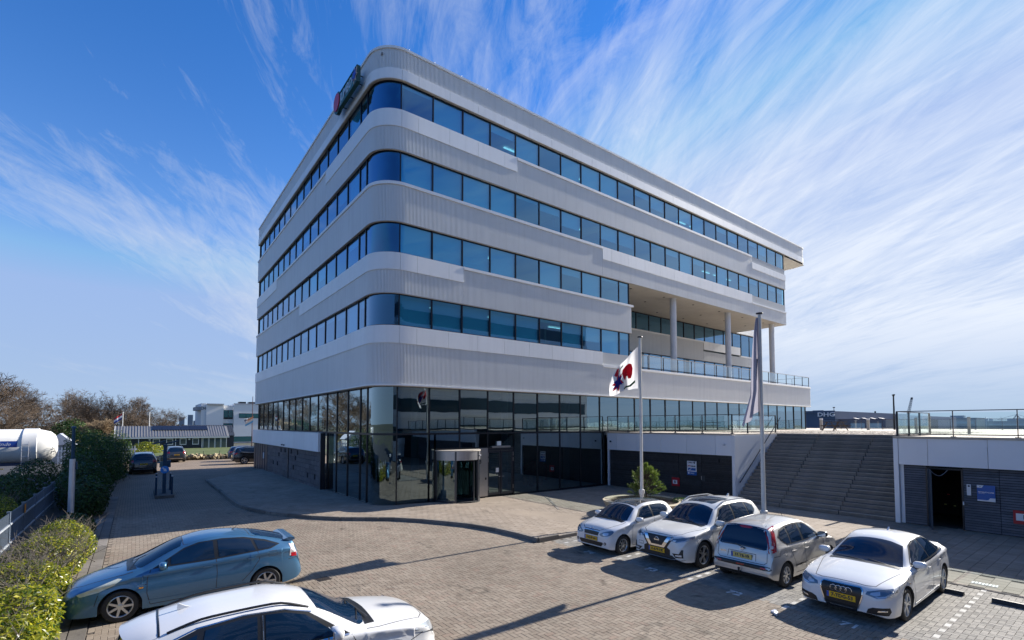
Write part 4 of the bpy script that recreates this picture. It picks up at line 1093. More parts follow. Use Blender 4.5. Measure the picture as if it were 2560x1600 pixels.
# handrail along the cheek
mb = MB(); mb.tube((.35, 3.40, .95), (5.1, 3.40, 4.42), .022, n=8)
for k in range(5): 
    x = .5 + k * 1.1; z = .95 + (x - .35) * .7305; mb.tube((x, 3.40, z), (x, 3.48, z - .06), .012, n=6)
mb.build('hand_rail', rail_m, stairs, kind='stuff')

# --- glass railings of the terrace
def railing(label, pts, group, tall=1.0, z=ZD + .03, handm=None):
    """posts along straight runs with glass between, top rail and foot rail"""
    t = thing('glass_railing', label, 'railing', (*pts[0], z), 0, group)
    ox, oy = pts[0]
    for a, b in zip(pts[:-1], pts[1:]):
        a, b = Vector((*a, 0)), Vector((*b, 0)); L = (b - a).length; d = (b - a).normalized(); n = max(1, round(L / 1.75)); nv = Vector((-d.y, d.x, 0)); o = Vector((ox, oy, 0))
        for k in range(n + 1):
            p = a + d * (L * k / n) - o
            mb = MB(); mb.obox(p + Vector((0, 0, tall / 2)), d * .012, nv * .035, Vector((0, 0, tall / 2))); mb.build('post', rail_m, t)
            mb = MB(); mb.obox(p + Vector((0, 0, .012)), d * .08, nv * .03, Vector((0, 0, .012))); mb.build('post_foot', rail_m, t)
            if k < n:
                p2 = a + d * (L * (k + 1) / n) - o
                mb = MB(); q, r_ = p + d * .03, p2 - d * .03
                mb.quad((q.x, q.y, .1), (r_.x, r_.y, .1), (r_.x, r_.y, tall - .06), (q.x, q.y, tall - .06)); mb.build('glass', clear_glass, t, fixn=False)
        m_ = (a + b) / 2 - o
        mb = MB(); mb.obox(m_ + Vector((0, 0, tall + .015)), d * (L / 2), nv * .028, Vector((0, 0, .016))); mb.build('hand_rail', handm or rail_m, t)
        mb = MB(); mb.obox(m_ + Vector((0, 0, .085)), d * (L / 2), nv * .015, Vector((0, 0, .018))); mb.build('foot_rail', rail_m, t)
railing('dark glass railing along the terrace edge above the sign wall', [(XP + .08, 22.24), (XP + .08, 13.62), (29.9, 13.62)], 'terrace railings', handm=None)
railing('dark glass railing on the terrace above the bicycle store door', [(29.8, 6.52), (XP + .08, 6.52), (XP + .08, -7.5)], 'terrace railings')
far_rail = mat('far_rail_pale', (.5, .48, .46), .5)
railing('distant glass railing across the far side of the terrace', [(57.5, 21.5), (62, 12), (62, -20)], 'terrace railings', 1.0)
# pale bollard lights on the deck
conc = mat('pale_concrete', (.42, .40, .36), .85, var=.2, vscale=5)
for (x, y, l) in ((51.9, 19.4, 'pale bollard light on the terrace left of the picnic table'), (55.5, 16.7, 'pale bollard light on the terrace right of the picnic table')):
    t = thing('bollard_light', l, 'bollard', (x, y, ZD), 0, 'bollard lights on the terrace')
    mb = MB(); mb.box(-.1, .1, -.1, .1, 0, .95); mb.build('body', conc, t)
    mb = MB(); mb.box(-.11, .11, -.11, .11, .952, 1.12); mb.build('lamp_head', wht, t)
for k, (x, y) in enumerate(((30.2, 7.85), (31.9, 8.0), (32.5, 7.6), (34.7, 7.6), (36, 6.2), (37.5, 4.2), (38.6, 2.6), (40, 1.0))):
    t = thing('concrete_post', ['grey concrete post nearest the stair head behind the glass', 'grey concrete post, second from the stair head', 'grey concrete post with a dark cap, third from stair head', 'grey concrete post with dark foot, fourth from stair head', 'grey concrete post, fifth in the row behind the glass', 'grey concrete post, sixth in the row behind the glass', 'grey concrete post, seventh in the row behind the glass', 'grey concrete post, last in the row at right edge'][k], 'post', (x, y, ZD), 0, 'concrete posts on the terrace')
    mb = MB(); mb.box(-.05, .05, -.06, .06, 0, .84); mb.build('shaft', conc, t)
    mb = MB(); mb.box(-.055, .055, -.065, .065, .842, .93); mb.build('cap', dark_al if k == 2 else conc, t)
# picnic table
wood = mat('weathered_wood', (.10, .085, .07), .8, var=.3, vscale=6)
t = thing('picnic_table', 'dark wooden picnic table with fixed benches standing on the terrace', 'picnic table', (47.6, 16.75, ZD), R(58))
for k in range(5):
    mb = MB(); mb.box(-.95, .95, -.36 + k * .146, -.36 + k * .146 + .135, .70, .76); mb.build('board', wood, t)
for sy in (-1, 1):
    for q in (0, 1):
        mb = MB(); mb.box(-.95, .95, sy * .62 + q * .14 - .14, sy * .62 + q * .14 - .01, .42, .46); mb.build('bench_board', wood, t)
for sx in (-.65, .65):
    for sy in (-1, 1):
        mb = MB(); mb.obox((sx, sy * .42, .36), (.03, 0, 0), Vector((0, sy * .25, -.36)) * 1.0, Vector((0, .045, .02))); mb.build('leg', wood, t)
    mb = MB(); mb.box(sx + .03, sx + .07, -.74, .74, .36, .42); mb.build('brace', wood, t)
# gravel strip at the head of the stairs
peb = attr_mat('gravel', [(0, (.20, .15, .11)), (.4, (.36, .29, .22)), (.7, (.46, .40, .33)), (1, (.28, .2, .15))], .85, .2, 1, .1, 50)
mb = MB(); g2 = random.Random(5)
ico_v = [(0, 0, 1), (.89, 0, .45), (.28, .85, .45), (-.72, .53, .45), (-.72, -.53, .45), (.28, -.85, .45)]
for _ in range(5200):
    x = 30.2 + 16 * g2.random() ** 1.6; y = g2.uniform(6.7, 19.0)
    if y > 13.5 and x < 30.5: continue
    s_ = g2.uniform(.025, .055); a = g2.uniform(0, 6.28); i = len(mb.v); ca, sa = math.cos(a), math.sin(a); sx = g2.uniform(.8, 1.4)
    for (px, py, pz) in ico_v: mb.v.append((x + s_ * sx * (px * ca - py * sa), y + s_ * (px * sa + py * ca), ZD - .004 + s_ * .62 * pz))
    rr = g2.random()
    for k in range(5): mb.f.append((i, i + 1 + k, i + 1 + (k + 1) % 5)); mb.a.append(rr)
o = mb.build('gravel', peb, fixn=False, rnd=True, kind='stuff'); o['label'] = 'strip of loose brown gravel at the head of the stairs'; o['category'] = 'gravel'
# lamp mast on the deck
def mast(loc, h, lab, arms=1.1, grp=None):
    t = thing('lamp_post', lab, 'lamp post', loc, R(20), grp)
    mb = MB(); mb.tube((0, 0, 0), (0, 0, h), .09, .06, n=10); mb.build('pole', dark_al, t, smooth=40)
    mb = MB(); mb.box(-arms * .5, arms * .5, -.09, .09, h, h + .07); mb.prism_ax([(-.12, 0), (.12, 0), (.3, .1), (-.3, .1)], (0, -.08, h - .11), (1, 0, 0), (0, 0, 1), (0, .16, 0)); mb.build('lamp_head', dark_al, t)
    mb = MB(); mb.box(-.16, -.085, -.06, .06, h * .55, h * .68); mb.tube((-.14, 0, h * .15), (-.14, 0, h * .5), .03, n=6); mb.build('equipment_box', dark_al, t)
mast((60, 15.85, ZD), 3.45, 'dark lamp mast with flat twin head standing on the terrace', 1.0)

# ================================================================== RIGHT BACKGROUND
wb = mat('warehouse_blue', (.045, .085, .16), .6, var=.08, vscale=.2); wg = mat('warehouse_grey', (.10, .10, .15), .6, var=.08, vscale=.2); wp = mat('warehouse_pale', (.30, .33, .42), .6, var=.05); wgl = mat('warehouse_window', (.30, .42, .52), .2, spec=.8)
sgn = mat('pale_lettering', (.62, .66, .72), .5)
t = thing('blue_warehouse', 'dark blue warehouse with white DHG lettering beyond the terrace', 'warehouse', (120, 50, 0))
mb = MB(); mb.box(0, 50, -7.9, 25, 0, 6.95); mb.build('wall', wb, t)
for k in range(6):
    mb = MB(); mb.box(-.25, .0, -7.9 + k * 2.2, -5.75 + k * 2.2, 6.6, 7.08 + .1 * (k % 2)); mb.build('parapet', wb, t)
text('lettering', 'DHG', 1.25, sgn, (-.3, -6.25, 6.2), (0, -1, 0), (0, 0, 1), t, sx=1.25, bold=.03, extrude=.05)
mb = MB(); mb.tube((2, -7, 6.9), (2, -7, 7.9), .06, n=6); mb.box(1.9, 2.1, -7.2, -6.8, 7.7, 7.9); mb.build('roof_vent', dark_al, t)
t = thing('grey_warehouse', 'long low grey violet warehouse with pale roof lights beyond the terrace', 'warehouse', (122, 38, 0))
mb = MB(); mb.box(0, 40, -4.3, 4.2, 0, 5.25); mb.build('wall', wg, t)
for k in range(4):
    mb = MB(); mb.prism_ax([(0, 0), (.9, .0), (.9, .22)], (.5, -3.8 + k * 1.5, 5.25), (0, 1, 0), (0, 0, 1), (1.5, 0, 0)); mb.build('roof_light', wg, t)
for k in range(2):
    mb = MB(); mb.box(-.08, 0, -3.6 + k * 2.9, -1.0 + k * 2.9, 2.4, 4.3); mb.build('window', wgl, t)
t = thing('pale_warehouse', 'wide pale violet warehouse furthest back beyond the terrace', 'warehouse', (160, 50, 0))
mb = MB(); mb.box(0, 60, -9, 5, 0, 6.55); mb.build('wall', mat('warehouse_violet', (.24, .25, .36), .6, var=.05), t)
mb = MB(); mb.box(-.1, 0, -9, 5, 3.9, 4.2); mb.build('stripe', wp, t)
mb = MB(); mb.box(4, 6, -2.6, -1.6, 6.55, 7.3); mb.tube((5, -2.1, 7.3), (5, -2.1, 7.8), .2, n=6); mb.build('roof_vent', dark_al, t)
# cranes and harbour skyline
crane_m = mat('crane_grey', (.16, .19, .23), .6)
def lattice(mb, a, b, w, n):
    a, b = Vector(a), Vector(b); d = (b - a).normalized(); u = d.orthogonal().normalized(); v = d.cross(u)
    P = [[a.lerp(b, k / n) + (u * sx + v * sy) * (w * (1 - .5 * k / n)) for sx, sy in ((-1, -1), (1, -1), (1, 1), (-1, 1))] for k in range(n + 1)]
    for k in range(n):
        for q in range(4):
            mb.tube(P[k][q], P[k + 1][q], w * .16, n=4, cap=False); mb.tube(P[k][q], P[k + 1][(q + 1) % 4], w * .11, n=3, cap=False)
t = thing('crawler_crane', 'distant lattice boom crane leaning right above the terrace', 'crane', (300, 74.2, 0))
mb = MB(); lattice(mb, (0, 0.6, 3), (0, -2.2, 16.8), .55, 14); mb.build('boom', crane_m, t, fixn=False, kind='stuff')
mb = MB(); mb.box(-2, 2, -1.5, 2.5, 0, 3.2); mb.build('cab', crane_m, t)
mb = MB(); mb.box(-.4, .4, -2.6, -1.9, 16.4, 17.3); mb.build('boom_head', dark_al, t)
def gantry(loc, sc, lab):
    t = thing('gantry_crane', lab, 'crane', loc, R(15), 'harbour gantry cranes'); 
    mb = MB()
    for sx in (-8, 8):
        for sy in (-5, 5): mb.tube((sx * sc, sy * sc, 0), (sx * sc, sy * sc, 22 * sc), .7 * sc, n=4)
        mb.tube((sx * sc, -5 * sc, 10 * sc), (sx * sc, 5 * sc, 10 * sc), .6 * sc, n=4)
        mb.tube((sx * sc, -5 * sc, 22 * sc), (0, 0, 32 * sc), .5 * sc, n=4); mb.tube((sx * sc, 5 * sc, 22 * sc), (0, 0, 32 * sc), .5 * sc, n=4)
    mb.build('frame', crane_m, t, kind='stuff')
    mb = MB(); mb.tube((-12 * sc, -26 * sc, 22 * sc), (12 * sc, 30 * sc, 22 * sc), .8 * sc, n=4); mb.tube((0, 0, 32 * sc), (-10 * sc, -24 * sc, 22 * sc), .3 * sc, n=4); mb.tube((0, 0, 32 * sc), (10 * sc, 26 * sc, 22 * sc), .3 * sc, n=4); mb.build('boom', crane_m, t, kind='stuff')
gantry((400, 48.4, 0), .31, 'distant harbour gantry crane at the right end of the skyline'); gantry((400, 81.7, 0), .26, 'distant harbour gantry crane left of the white pipe rack')
pale_steel = mat('pale_steel', (.55, .56, .57), .6)
t = thing('pipe_rack', 'pale steel rack structure far off behind the terrace railing', 'industrial plant', (395, 73, 0))
for k in range(12):
    mb = MB(); mb.box(-.2, .2, -5 + k * .85, -4.75 + k * .85, 0, 7.6 if k % 3 else 8.2); mb.build('column', pale_steel, t)
for z in (3.2, 5.0, 7.0):
    mb = MB(); mb.box(-.15, .15, -5.2, 5, z, z + .22); mb.build('beam', pale_steel, t)
t = thing('storage_silo', 'group of pale upright silos far off behind the terrace railing', 'silo', (395, 60.4, 0))
for k in range(3):
    mb = MB(); mb.lathe([(.9, 0), (.9, 7.2), (.5, 7.8), (0, 7.9)], (0, -2 + k * 2, 0), 14); mb.build('silo_body', pale_steel, t, smooth=40)
t = thing('light_mast_row', 'row of thin light masts far off along the harbour', 'masts', (390, 56, 0))
for k in range(7):
    mb = MB(); mb.tube((0, -22 + k * 6.5, 0), (0, -22 + k * 6.5, 8.6), .1, n=4); mb.build('mast', crane_m, t)
shed = mat('harbour_shed', (.28, .33, .38), .7)
for k, (x, y, w, h) in enumerate(((330, 62, 16, 7.5), (360, 44, 22, 6), (410, 30, 26, 8.5), (430, 2, 18, 7), (480, -18, 30, 9), (250, 58, 14, 5.2))):
    t = thing('harbour_building', 'pale harbour building far off behind the railing, ' + ['second from left', 'third from left', 'fourth from left', 'second from right', 'rightmost of them', 'leftmost of them'][k], 'building', (x, y, 0), 0, 'harbour buildings on the skyline')
    mb = MB(); mb.box(0, 20, -w / 2, w / 2, 0, h); mb.build('wall', shed, t)
    mb = MB(); mb.box(-.2, 0, -w / 2 + 1, w / 2 - 1, h * .6, h * .75); mb.build('window_band', wgl, t)
    mb = MB(); mb.box(4, 8, -w / 6, w / 6, h, h + 1.2); mb.build('roof_hut', shed, t)
# ================================================================== BUILDING OPPOSITE (behind the camera, seen mirrored in the glass)
t = thing('opposite_building', 'grey office block opposite, seen only mirrored in the windows', 'building', (8, -9, 0))
mb = MB(); mb.box(-6, 48, -14, 0, 0, 22.5); mb.build('wall', rib_al, t)
for k in range(6):
    z = 2.2 + k * 3.5
    mb = MB(); mb.box(-5.6, 47.6, 0, .05, z, z + 1.5); mb.build('window_band', mat('far_window', (.02, .05, .07), .1, spec=.8), t)
    mb = MB(); mb.box(-6, 48, 0.0, .14, z - .75, z - .05); mb.build('white_band', white_al, t)
# ================================================================== CARS
def pchip(pts):
    X = np.array([p[0] for p in pts], float); Y = np.array([p[1] for p in pts], float)
    h = np.diff(X); dl = np.diff(Y) / h; m = np.zeros(len(X))
    for i in range(1, len(X) - 1):
        if dl[i - 1] * dl[i] > 0:
            w1, w2 = 2 * h[i] + h[i - 1], h[i] + 2 * h[i - 1]; m[i] = (w1 + w2) / (w1 / dl[i - 1] + w2 / dl[i])
    m[0], m[-1] = dl[0], dl[-1]
    def f(x):
        x = min(max(x, X[0]), X[-1]); i = min(max(int(np.searchsorted(X, x, side='right')) - 1, 0), len(X) - 2)
        t = (x - X[i]) / h[i]; t2, t3 = t * t, t * t * t
        return float((2 * t3 - 3 * t2 + 1) * Y[i] + (t3 - 2 * t2 + t) * h[i] * m[i] + (-2 * t3 + 3 * t2) * Y[i + 1] + (t3 - t2) * h[i] * m[i + 1])
    return f
tyre_m = mat('tyre_rubber', (0.018, 0.018, 0.019), 0.75, bump=.2, bscale=80)
alloy_m = mat('alloy_silver', (0.55, 0.56, 0.57), 0.3, 0.85)
alloy_d = mat('alloy_dark', (0.10, 0.10, 0.11), 0.35, 0.7)
brake_m = mat('wheel_inside', (0.012, 0.012, 0.013), 0.7)
trim_m = mat('car_black_trim', (0.012, 0.013, 0.015), 0.35)
plast_m = mat('car_black_plastic', (0.022, 0.023, 0.025), 0.6)
seam_m = mat('car_seam', (0.03, 0.03, 0.035), 0.8)
chrome_m = mat('chrome', (0.72, 0.73, 0.75), 0.10, 1.0)
cglass = mat('car_glass', (0.004, 0.016, 0.042), 0.02, spec=0.55)
lens_m = mat('headlamp_lens', (0.10, 0.14, 0.19), 0.05, spec=0.9, coat=1.0)
lens_b = mat('headlamp_bright', (0.55, 0.60, 0.66), 0.12, 0.4, coat=1.0)
tail_m = mat('tail_lamp_red', (0.36, 0.004, 0.012), 0.12, coat=1.0)
tailw_m = mat('tail_lamp_clear', (0.60, 0.55, 0.55), 0.12, coat=1.0)
plate_y = mat('plate_yellow', (0.75, 0.43, 0.01), 0.45); plate_p = mat('plate_pale_yellow', (0.62, 0.50, 0.16), 0.5); plate_b = mat('plate_blue', (0.01, 0.08, 0.42), 0.45)
amber_m = mat('amber_lens', (0.6, .25, .03), .2)
PAINT = {
    'white': mat('white_car_paint', (0.70, 0.70, 0.70), 0.32, 0.0, coat=1.0),
    'pearl': mat('pearl_white_paint', (0.68, 0.675, 0.65), 0.30, 0.0, coat=1.0),
    'silver': mat('silver_car_paint', (0.52, 0.50, 0.475), 0.34, 0.55, coat=1.0),
    'blue': mat('steel_blue_car_paint', (0.055, 0.165, 0.30), 0.34, 0.5, coat=1.0),
    'black': mat('black_car_paint', (0.012, 0.013, 0.016), 0.25, 0.0, coat=1.0),
    'grey': mat('grey_car_paint', (0.05, 0.055, 0.06), 0.3, 0.5, coat=1.0),
    'navy': mat('navy_car_paint', (0.015, 0.03, 0.07), 0.3, 0.3, coat=1.0),
}
def make_rim(style, rr, nsp, split=False, dark=False):
    """wheel face looking to -y"""
    mb = MB(); prof = [(rr * 1.0, -.0), (rr * 1.02, -.012), (rr * .97, -.016), (rr * .92, -.004), (rr * .90, .05)]
    mb.lathe(prof, n=30, axis='y')
    mb.lathe([(0.0, -.012), (.03, -.012), (.062, -.004), (.066, .02)], n=18, axis='y')
    for k in range(nsp):
        for q in ((-.16, .16) if split else (0,)):
            a = 2 * math.pi * k / nsp; a2 = a + q * (1.0 if nsp < 7 else .7)
            p0 = Vector((math.cos(a + q * .35) * .045, .0, math.sin(a + q * .35) * .045)); p1 = Vector((math.cos(a2) * rr * .95, -.006, math.sin(a2) * rr * .95))
            d = (p1 - p0).normalized(); sd = Vector((-d.z, 0, d.x)); w0, w1 = (.018, .013) if split else (.030, .026) if nsp <= 7 else (.02, .017)
            i = len(mb.v)
            for p, w in ((p0, w0), (p1, w1)):
                mb.v += [tuple(p + sd * w + Vector((0, .02, 0))), tuple(p + sd * w * .75 + Vector((0, -.006, 0))), tuple(p - sd * w * .75 + Vector((0, -.006, 0))), tuple(p - sd * w + Vector((0, .02, 0)))]
            for c in range(3): mb.f.append((i + c, i + c + 1, i + 5 + c, i + 4 + c)); mb.a.append(.5)
    return mb
def wheel_meshes(rw, tw, rr, nsp, split, dark):
    t = MB(); h = tw / 2
    t.lathe([(rr * .98, -h * .86), (rr * 1.05, -h * .98), (rw * .93, -h * .98), (rw * .985, -h * .80), (rw, -h * .45), (rw, h * .45), (rw * .985, h * .80), (rw * .93, h * .98), (rr, h * .9)], n=36, axis='y')
    tm = t.mesh('tyre', tyre_m, 35, fixn=True)
    rm = make_rim(0, rr, nsp, split, dark); 
    for i, v in enumerate(rm.v): rm.v[i] = (v[0], v[1] - h * .80, v[2])
    rmm = rm.mesh('rim', alloy_m, 35, fixn=True)
    b = MB(); b.lathe([(0, -h * .80 + .045), (rr * .92, -h * .80 + .045), (rr * .92, h * .6)], n=24, axis='y'); b.lathe([(0, -h * .8 + .03), (rr * .62, -h * .8 + .03), (rr * .62, -h * .8 + .05)], n=24, axis='y')
    bm = b.mesh('brake_disc', brake_m, 35, fixn=True)
    return tm, rmm, bm
class Car:
    def __init__(c, sp, name, label, cat, loc, heading, paint, group=None, plate=None):
        c.sp = sp; c.L = L = sp['L']; c.W = W_ = sp['W']; c.paint = PAINT[paint]
        c.t = thing(name, label, cat, loc, heading, group)
        c.top = pchip(sp['top']); c.belt = pchip(sp['belt']); c.wm = pchip(sp['wm']); c.wr = pchip(sp['wr']); c.low = pchip(sp['low']); c.crown = pchip(sp['crown'])
        c.xf, c.xr = sp['fo'], sp['fo'] + sp['wb']; c.rw = sp['rw']; c.ra = c.rw + sp.get('gap', .055)
        c.body()
        c.wheels()
    def X(c, d): return c.L / 2 - d
    def body(c):
        L = c.L; ds = set(np.linspace(0.0, 1, 9)[1:] ** 1.6 * .30); ds |= {0.0, L}; ds |= set(L - np.linspace(0, 1, 8)[1:] ** 1.5 * .3)
        ds |= set(np.arange(.32, L - .3, .055))
        for xw in (c.xf, c.xr):
            for s in (-1, 1):
                ds |= {xw + s * c.ra, xw + s * (c.ra + .004), xw + s * c.ra * .985, xw + s * c.ra * .94, xw + s * c.ra * .86}
        ds = sorted(ds); d2 = [ds[0]]
        for d in ds[1:]:
            if d - d2[-1] > .0035: d2.append(d)
        secs = []
        for d in d2:
            zt = c.top(d); w = c.wm(d); zl = c.low(d); cr = c.crown(d); wr = min(c.wr(d), w * .93)
            zb = min(c.belt(d), zt - cr - .03); zr = max(zt - cr, zb + .015)
            za = zl
            for xw in (c.xf, c.xr):
                q = c.ra ** 2 - (d - xw) ** 2
                if q > 0: za = max(za, c.rw + math.sqrt(q))
            zb = max(zb, za + .06); zr = max(zr, zb + .01); zt2 = max(zt, zr + .004)
            arch = za > zl + .01
            P = [(0, za if arch else zl), (w * .70, za if arch else zl)]
            hs = zb - zl
            def side(f): # fraction of the nominal body side -> half width
                return w * (0.935 + 0.065 * math.sin(math.pi * min(1, f * .98 + .10)) ** .7 if f < .9 else .975 - .15 * (f - .9))
            zs = [za + (zb - za) * k for k in (0, .03, .12, .3, .5, .7, .86, .95)]
            for z in zs: P.append((side((z - zl) / hs), z))
            wb = w * .945
            P.append((wb, zb))
            for k in (.12, .35, .6, .85): P.append((lerp(wb - .012, wr, k) + .028 * math.sin(math.pi * k) * min(1, (zr - zb) / .35), lerp(zb + .006, zr, k)))
            P.append((wr, zr))
            for k in (.93, .8, .6, .4, .2, 0): P.append((wr * k, zr + (zt2 - zr) * (1 - k ** 2.4)))
            secs.append((c.X(d), P))
        n = len(secs[0][1]); V = []; F = []; mi = []
        full = 2 * n - 2
        for x, P in secs:
            V += [(x, -y, z) for y, z in P] + [(x, y, z) for y, z in P[-2:0:-1]]
        for i in range(len(secs) - 1):
            for k in range(full):
                a, b = i * full + k, i * full + (k + 1) % full
                F.append((a, b, b + full, a + full)); mi.append(1 if k in (0, 1, full - 1, full - 2) else 0)
        F.append(tuple(range(full - 1, -1, -1))); mi.append(0); F.append(tuple((len(secs) - 1) * full + k for k in range(full))); mi.append(0)
        me = bpy.data.meshes.new('body'); me.from_pydata(V, [], F); me.materials.append(c.paint); me.materials.append(plast_m)
        me.polygons.foreach_set('material_index', mi); me.update()
        bm = bmesh.new(); bm.from_mesh(me); bmesh.ops.recalc_face_normals(bm, faces=bm.faces); c.bvh = BVHTree.FromBMesh(bm); bm.to_mesh(me); bm.free()
        me.shade_smooth(); me.set_sharp_from_angle(angle=R(48))
        link('body', me, c.t)
        mb = MB(); mb.box(-L / 2 + .35, L / 2 - .35, -c.W / 2 + .26, c.W / 2 - .26, .17, .62); mb.build('underbody', plast_m, c.t)
    def wheels(c):
        sp = c.sp; tw = sp.get('tw', .215); tm, rm, bm = wheel_meshes(c.rw, tw, c.rw * sp.get('rim', .68), sp.get('nsp', 5), sp.get('split', False), False)
        for d in (c.xf, c.xr):
            for s in (-1, 1):
                e = bpy.data.objects.new('wheel', tm); COL.objects.link(e); e.parent = c.t
                e.location = (c.X(d), s * (c.W / 2 - tw / 2 - .025), c.rw); e.rotation_euler = (0, 0, 0 if s < 0 else math.pi)
                link('rim', rm, e); link('brake_disc', bm, e)
    def hit(c, plane, a, b, s=1):
        if plane == 'side': o, d = Vector((c.X(a), s * 4, b)), Vector((0, -s, 0))
        elif plane == 'front': o, d = Vector((5, a, b)), Vector((-1, 0, 0))
        elif plane == 'rear': o, d = Vector((-5, a, b)), Vector((1, 0, 0))
        elif plane == 'fcorner':  # front corner seen at 35 degrees
            dv = Vector((-math.cos(R(38)), -s * math.sin(R(38)), 0)); u = Vector((-dv.y, dv.x, 0)) ; o = Vector((c.X(.25), s * (c.W / 2 - .25), b)) + u * a - dv * 4; d = dv
        else: o, d = Vector((c.X(a), b, 4)), Vector((0, 0, -1))
        p, nrm, i, ds = c.bvh.ray_cast(o, d)
        if p is None:
            p, nrm, i, ds = c.bvh.find_nearest(o + d * 4)
        if nrm.dot(d) > 0: nrm = -nrm
        return p, nrm
    def patch(c, name, out, plane, m, off=.004, s=1, rings=5, step=.05, parent=None, curve=False):
        pts = [Vector(p) for p in out]
        if curve:                        # round the outline off: two rounds of corner cutting
            for _ in range(2): pts = [q for a, b in zip(pts, pts[1:] + pts[:1]) for q in (a.lerp(b, .22), a.lerp(b, .78))]
        R_ = []
        for a, b in zip(pts, pts[1:] + pts[:1]):
            n = max(1, int((b - a).length / step)); R_ += [a.lerp(b, k / n) for k in range(n)]
        # area centroid, so the rings stay inside
        A = cx = cy = 0
        for a, b in zip(R_, R_[1:] + R_[:1]):
            q = a.x * b.y - b.x * a.y; A += q; cx += (a.x + b.x) * q; cy += (a.y + b.y) * q
        ct = Vector((cx / (3 * A), cy / (3 * A))); N_ = len(R_); V = []; 
        for k in range(rings):
            f = 1 - k / rings
            for p in R_:
                q = ct + (p - ct) * f; h, nr = c.hit(plane, q.x, q.y, s); V.append(h + nr * (off if k else off))
        h, nr = c.hit(plane, ct.x, ct.y, s); V.append(h + nr * off)
        F = []
        for k in range(rings - 1):
            for i in range(N_): a, b = k * N_ + i, k * N_ + (i + 1) % N_; F.append((a, b, b + N_, a + N_))
        for i in range(N_): F.append(((rings - 1) * N_ + i, (rings - 1) * N_ + (i + 1) % N_, rings * N_))
        # rim going back to the body so the piece has thickness
        b0 = len(V)
        for p in R_:
            h, nr = c.hit(plane, p.x, p.y, s); V.append(h - nr * .004)
        for i in range(N_): F.append((i, b0 + i, b0 + (i + 1) % N_, (i + 1) % N_))
        me = bpy.data.meshes.new(name); me.from_pydata([tuple(v) for v in V], [], F); me.materials.append(m); me.update()
        bm = bmesh.new(); bm.from_mesh(me); bmesh.ops.recalc_face_normals(bm, faces=bm.faces)
        # outward check
        f0 = bm.faces[:][0] if False else None
        bm.to_mesh(me); bm.free(); me.shade_smooth(); me.set_sharp_from_angle(angle=R(40))
        return link(name, me, parent or c.t)
    def both(c, name, out, plane, m, off=.004, **k):
        r = []
        for s in (-1, 1):
            o2 = out if plane in ('side', 'fcorner') else [(a * s, b) for a, b in out] if plane in ('front', 'rear') else [(a, b * s) for a, b in out]
            if plane == 'fcorner': o2 = [(a * s, b) for a, b in out]
            r.append(c.patch(name, o2, plane, m, off, s=s, **k))
        return r
    def strip(c, name, pts, plane, m, w=.0065, off=.0015, s=1, parent=None, step=.05):
        P = [Vector(p) for p in pts]; Q = []
        for a, b in zip(P[:-1], P[1:]):
            n = max(1, int((b - a).length / step)); Q += [a.lerp(b, k / n) for k in range(n)]
        Q.append(P[-1]); mb = MB(); L_ = []; R2 = []
        for i, q in enumerate(Q):
            d = (Q[min(i + 1, len(Q) - 1)] - Q[max(i - 1, 0)]).normalized(); nv = Vector((-d.y, d.x))
            for sg, Z in ((1, L_), (-1, R2)):
                r = q + nv * w * sg; h, nr = c.hit(plane, r.x, r.y, s); Z.append(tuple(h + nr * off))
        for i in range(len(Q) - 1): mb.quad(L_[i], L_[i + 1], R2[i + 1], R2[i])
        return mb.build(name, m, parent or c.t)
    def lines(c, side=(), top=(), rear=(), front=()):
        for pts in side:
            for s in (-1, 1): c.strip('panel_gap', pts, 'side', seam_m, s=s)
        for pts in top:
            for s in (-1, 1): c.strip('panel_gap', [(a, b * s) for a, b in pts], 'top', seam_m)
        for pl, L_ in (('rear', rear), ('front', front)):
            for pts in L_: c.strip('panel_gap', pts, pl, seam_m)
    def mirror(c, d, z, m=None, size=1.0):
        for s in (-1, 1):
            h, n = c.hit('side', d, z, s); mb = MB(); cx = h + Vector((0.02, s * .13, .03)); nU, nV = 14, 9
            i0 = 0
            for a in range(nV + 1):
                ph = -math.pi / 2 + math.pi * a / nV
                for b in range(nU):
                    th = 2 * math.pi * b / nU; sg = lambda v, e: math.copysign(abs(v) ** e, v)
                    mb.v.append((cx.x + .075 * size * sg(math.cos(ph), .7) * sg(math.cos(th), .7) - .02 * s * 0, cx.y + .125 * size * sg(math.cos(ph), .7) * sg(math.sin(th), .75), cx.z + .075 * size * sg(math.sin(ph), .75)))
            for a in range(nV):
                for b in range(nU): mb.f.append((a * nU + b, a * nU + (b + 1) % nU, (a + 1) * nU + (b + 1) % nU, (a + 1) * nU + b)); mb.a.append(.5)
            o = mb.build('wing_mirror', m or c.paint, c.t, smooth=60)
            mb = MB(); mb.obox((cx + h) / 2 - Vector((0, s * .03, .055)), (.04, 0, 0), (0, .07, 0), (0, 0, .02)); mb.build('mirror_arm', plast_m, o)
            mb = MB(); mb.obox(cx + Vector((-.072 * size, 0, 0)), (.004, 0, 0), (0, .10 * size, 0), (0, 0, .058 * size)); mb.build('mirror_glass', chrome_m, o)
    def handle(c, d, z):
        for s in (-1, 1):
            h, n = c.hit('side', d, z, s); mb = MB(); pr = [(-.09, -.008), (-.07, -.018), (.07, -.016), (.09, -.006), (.09, .008), (-.07, .016)]
            mb.prism_ax(pr, (h.x, h.y + s * .0, h.z), (-1, 0, 0), (0, 0, 1), (0, s * .028, 0)); o = mb.build('door_handle', c.paint, c.t, smooth=30)
            c.patch('handle_cup', [(d - .07, z - .032), (d + .05, z - .032), (d + .05, z + .022), (d - .07, z + .022)], 'side', seam_m if False else c.paint, -.0, s=s, curve=True) if False else None
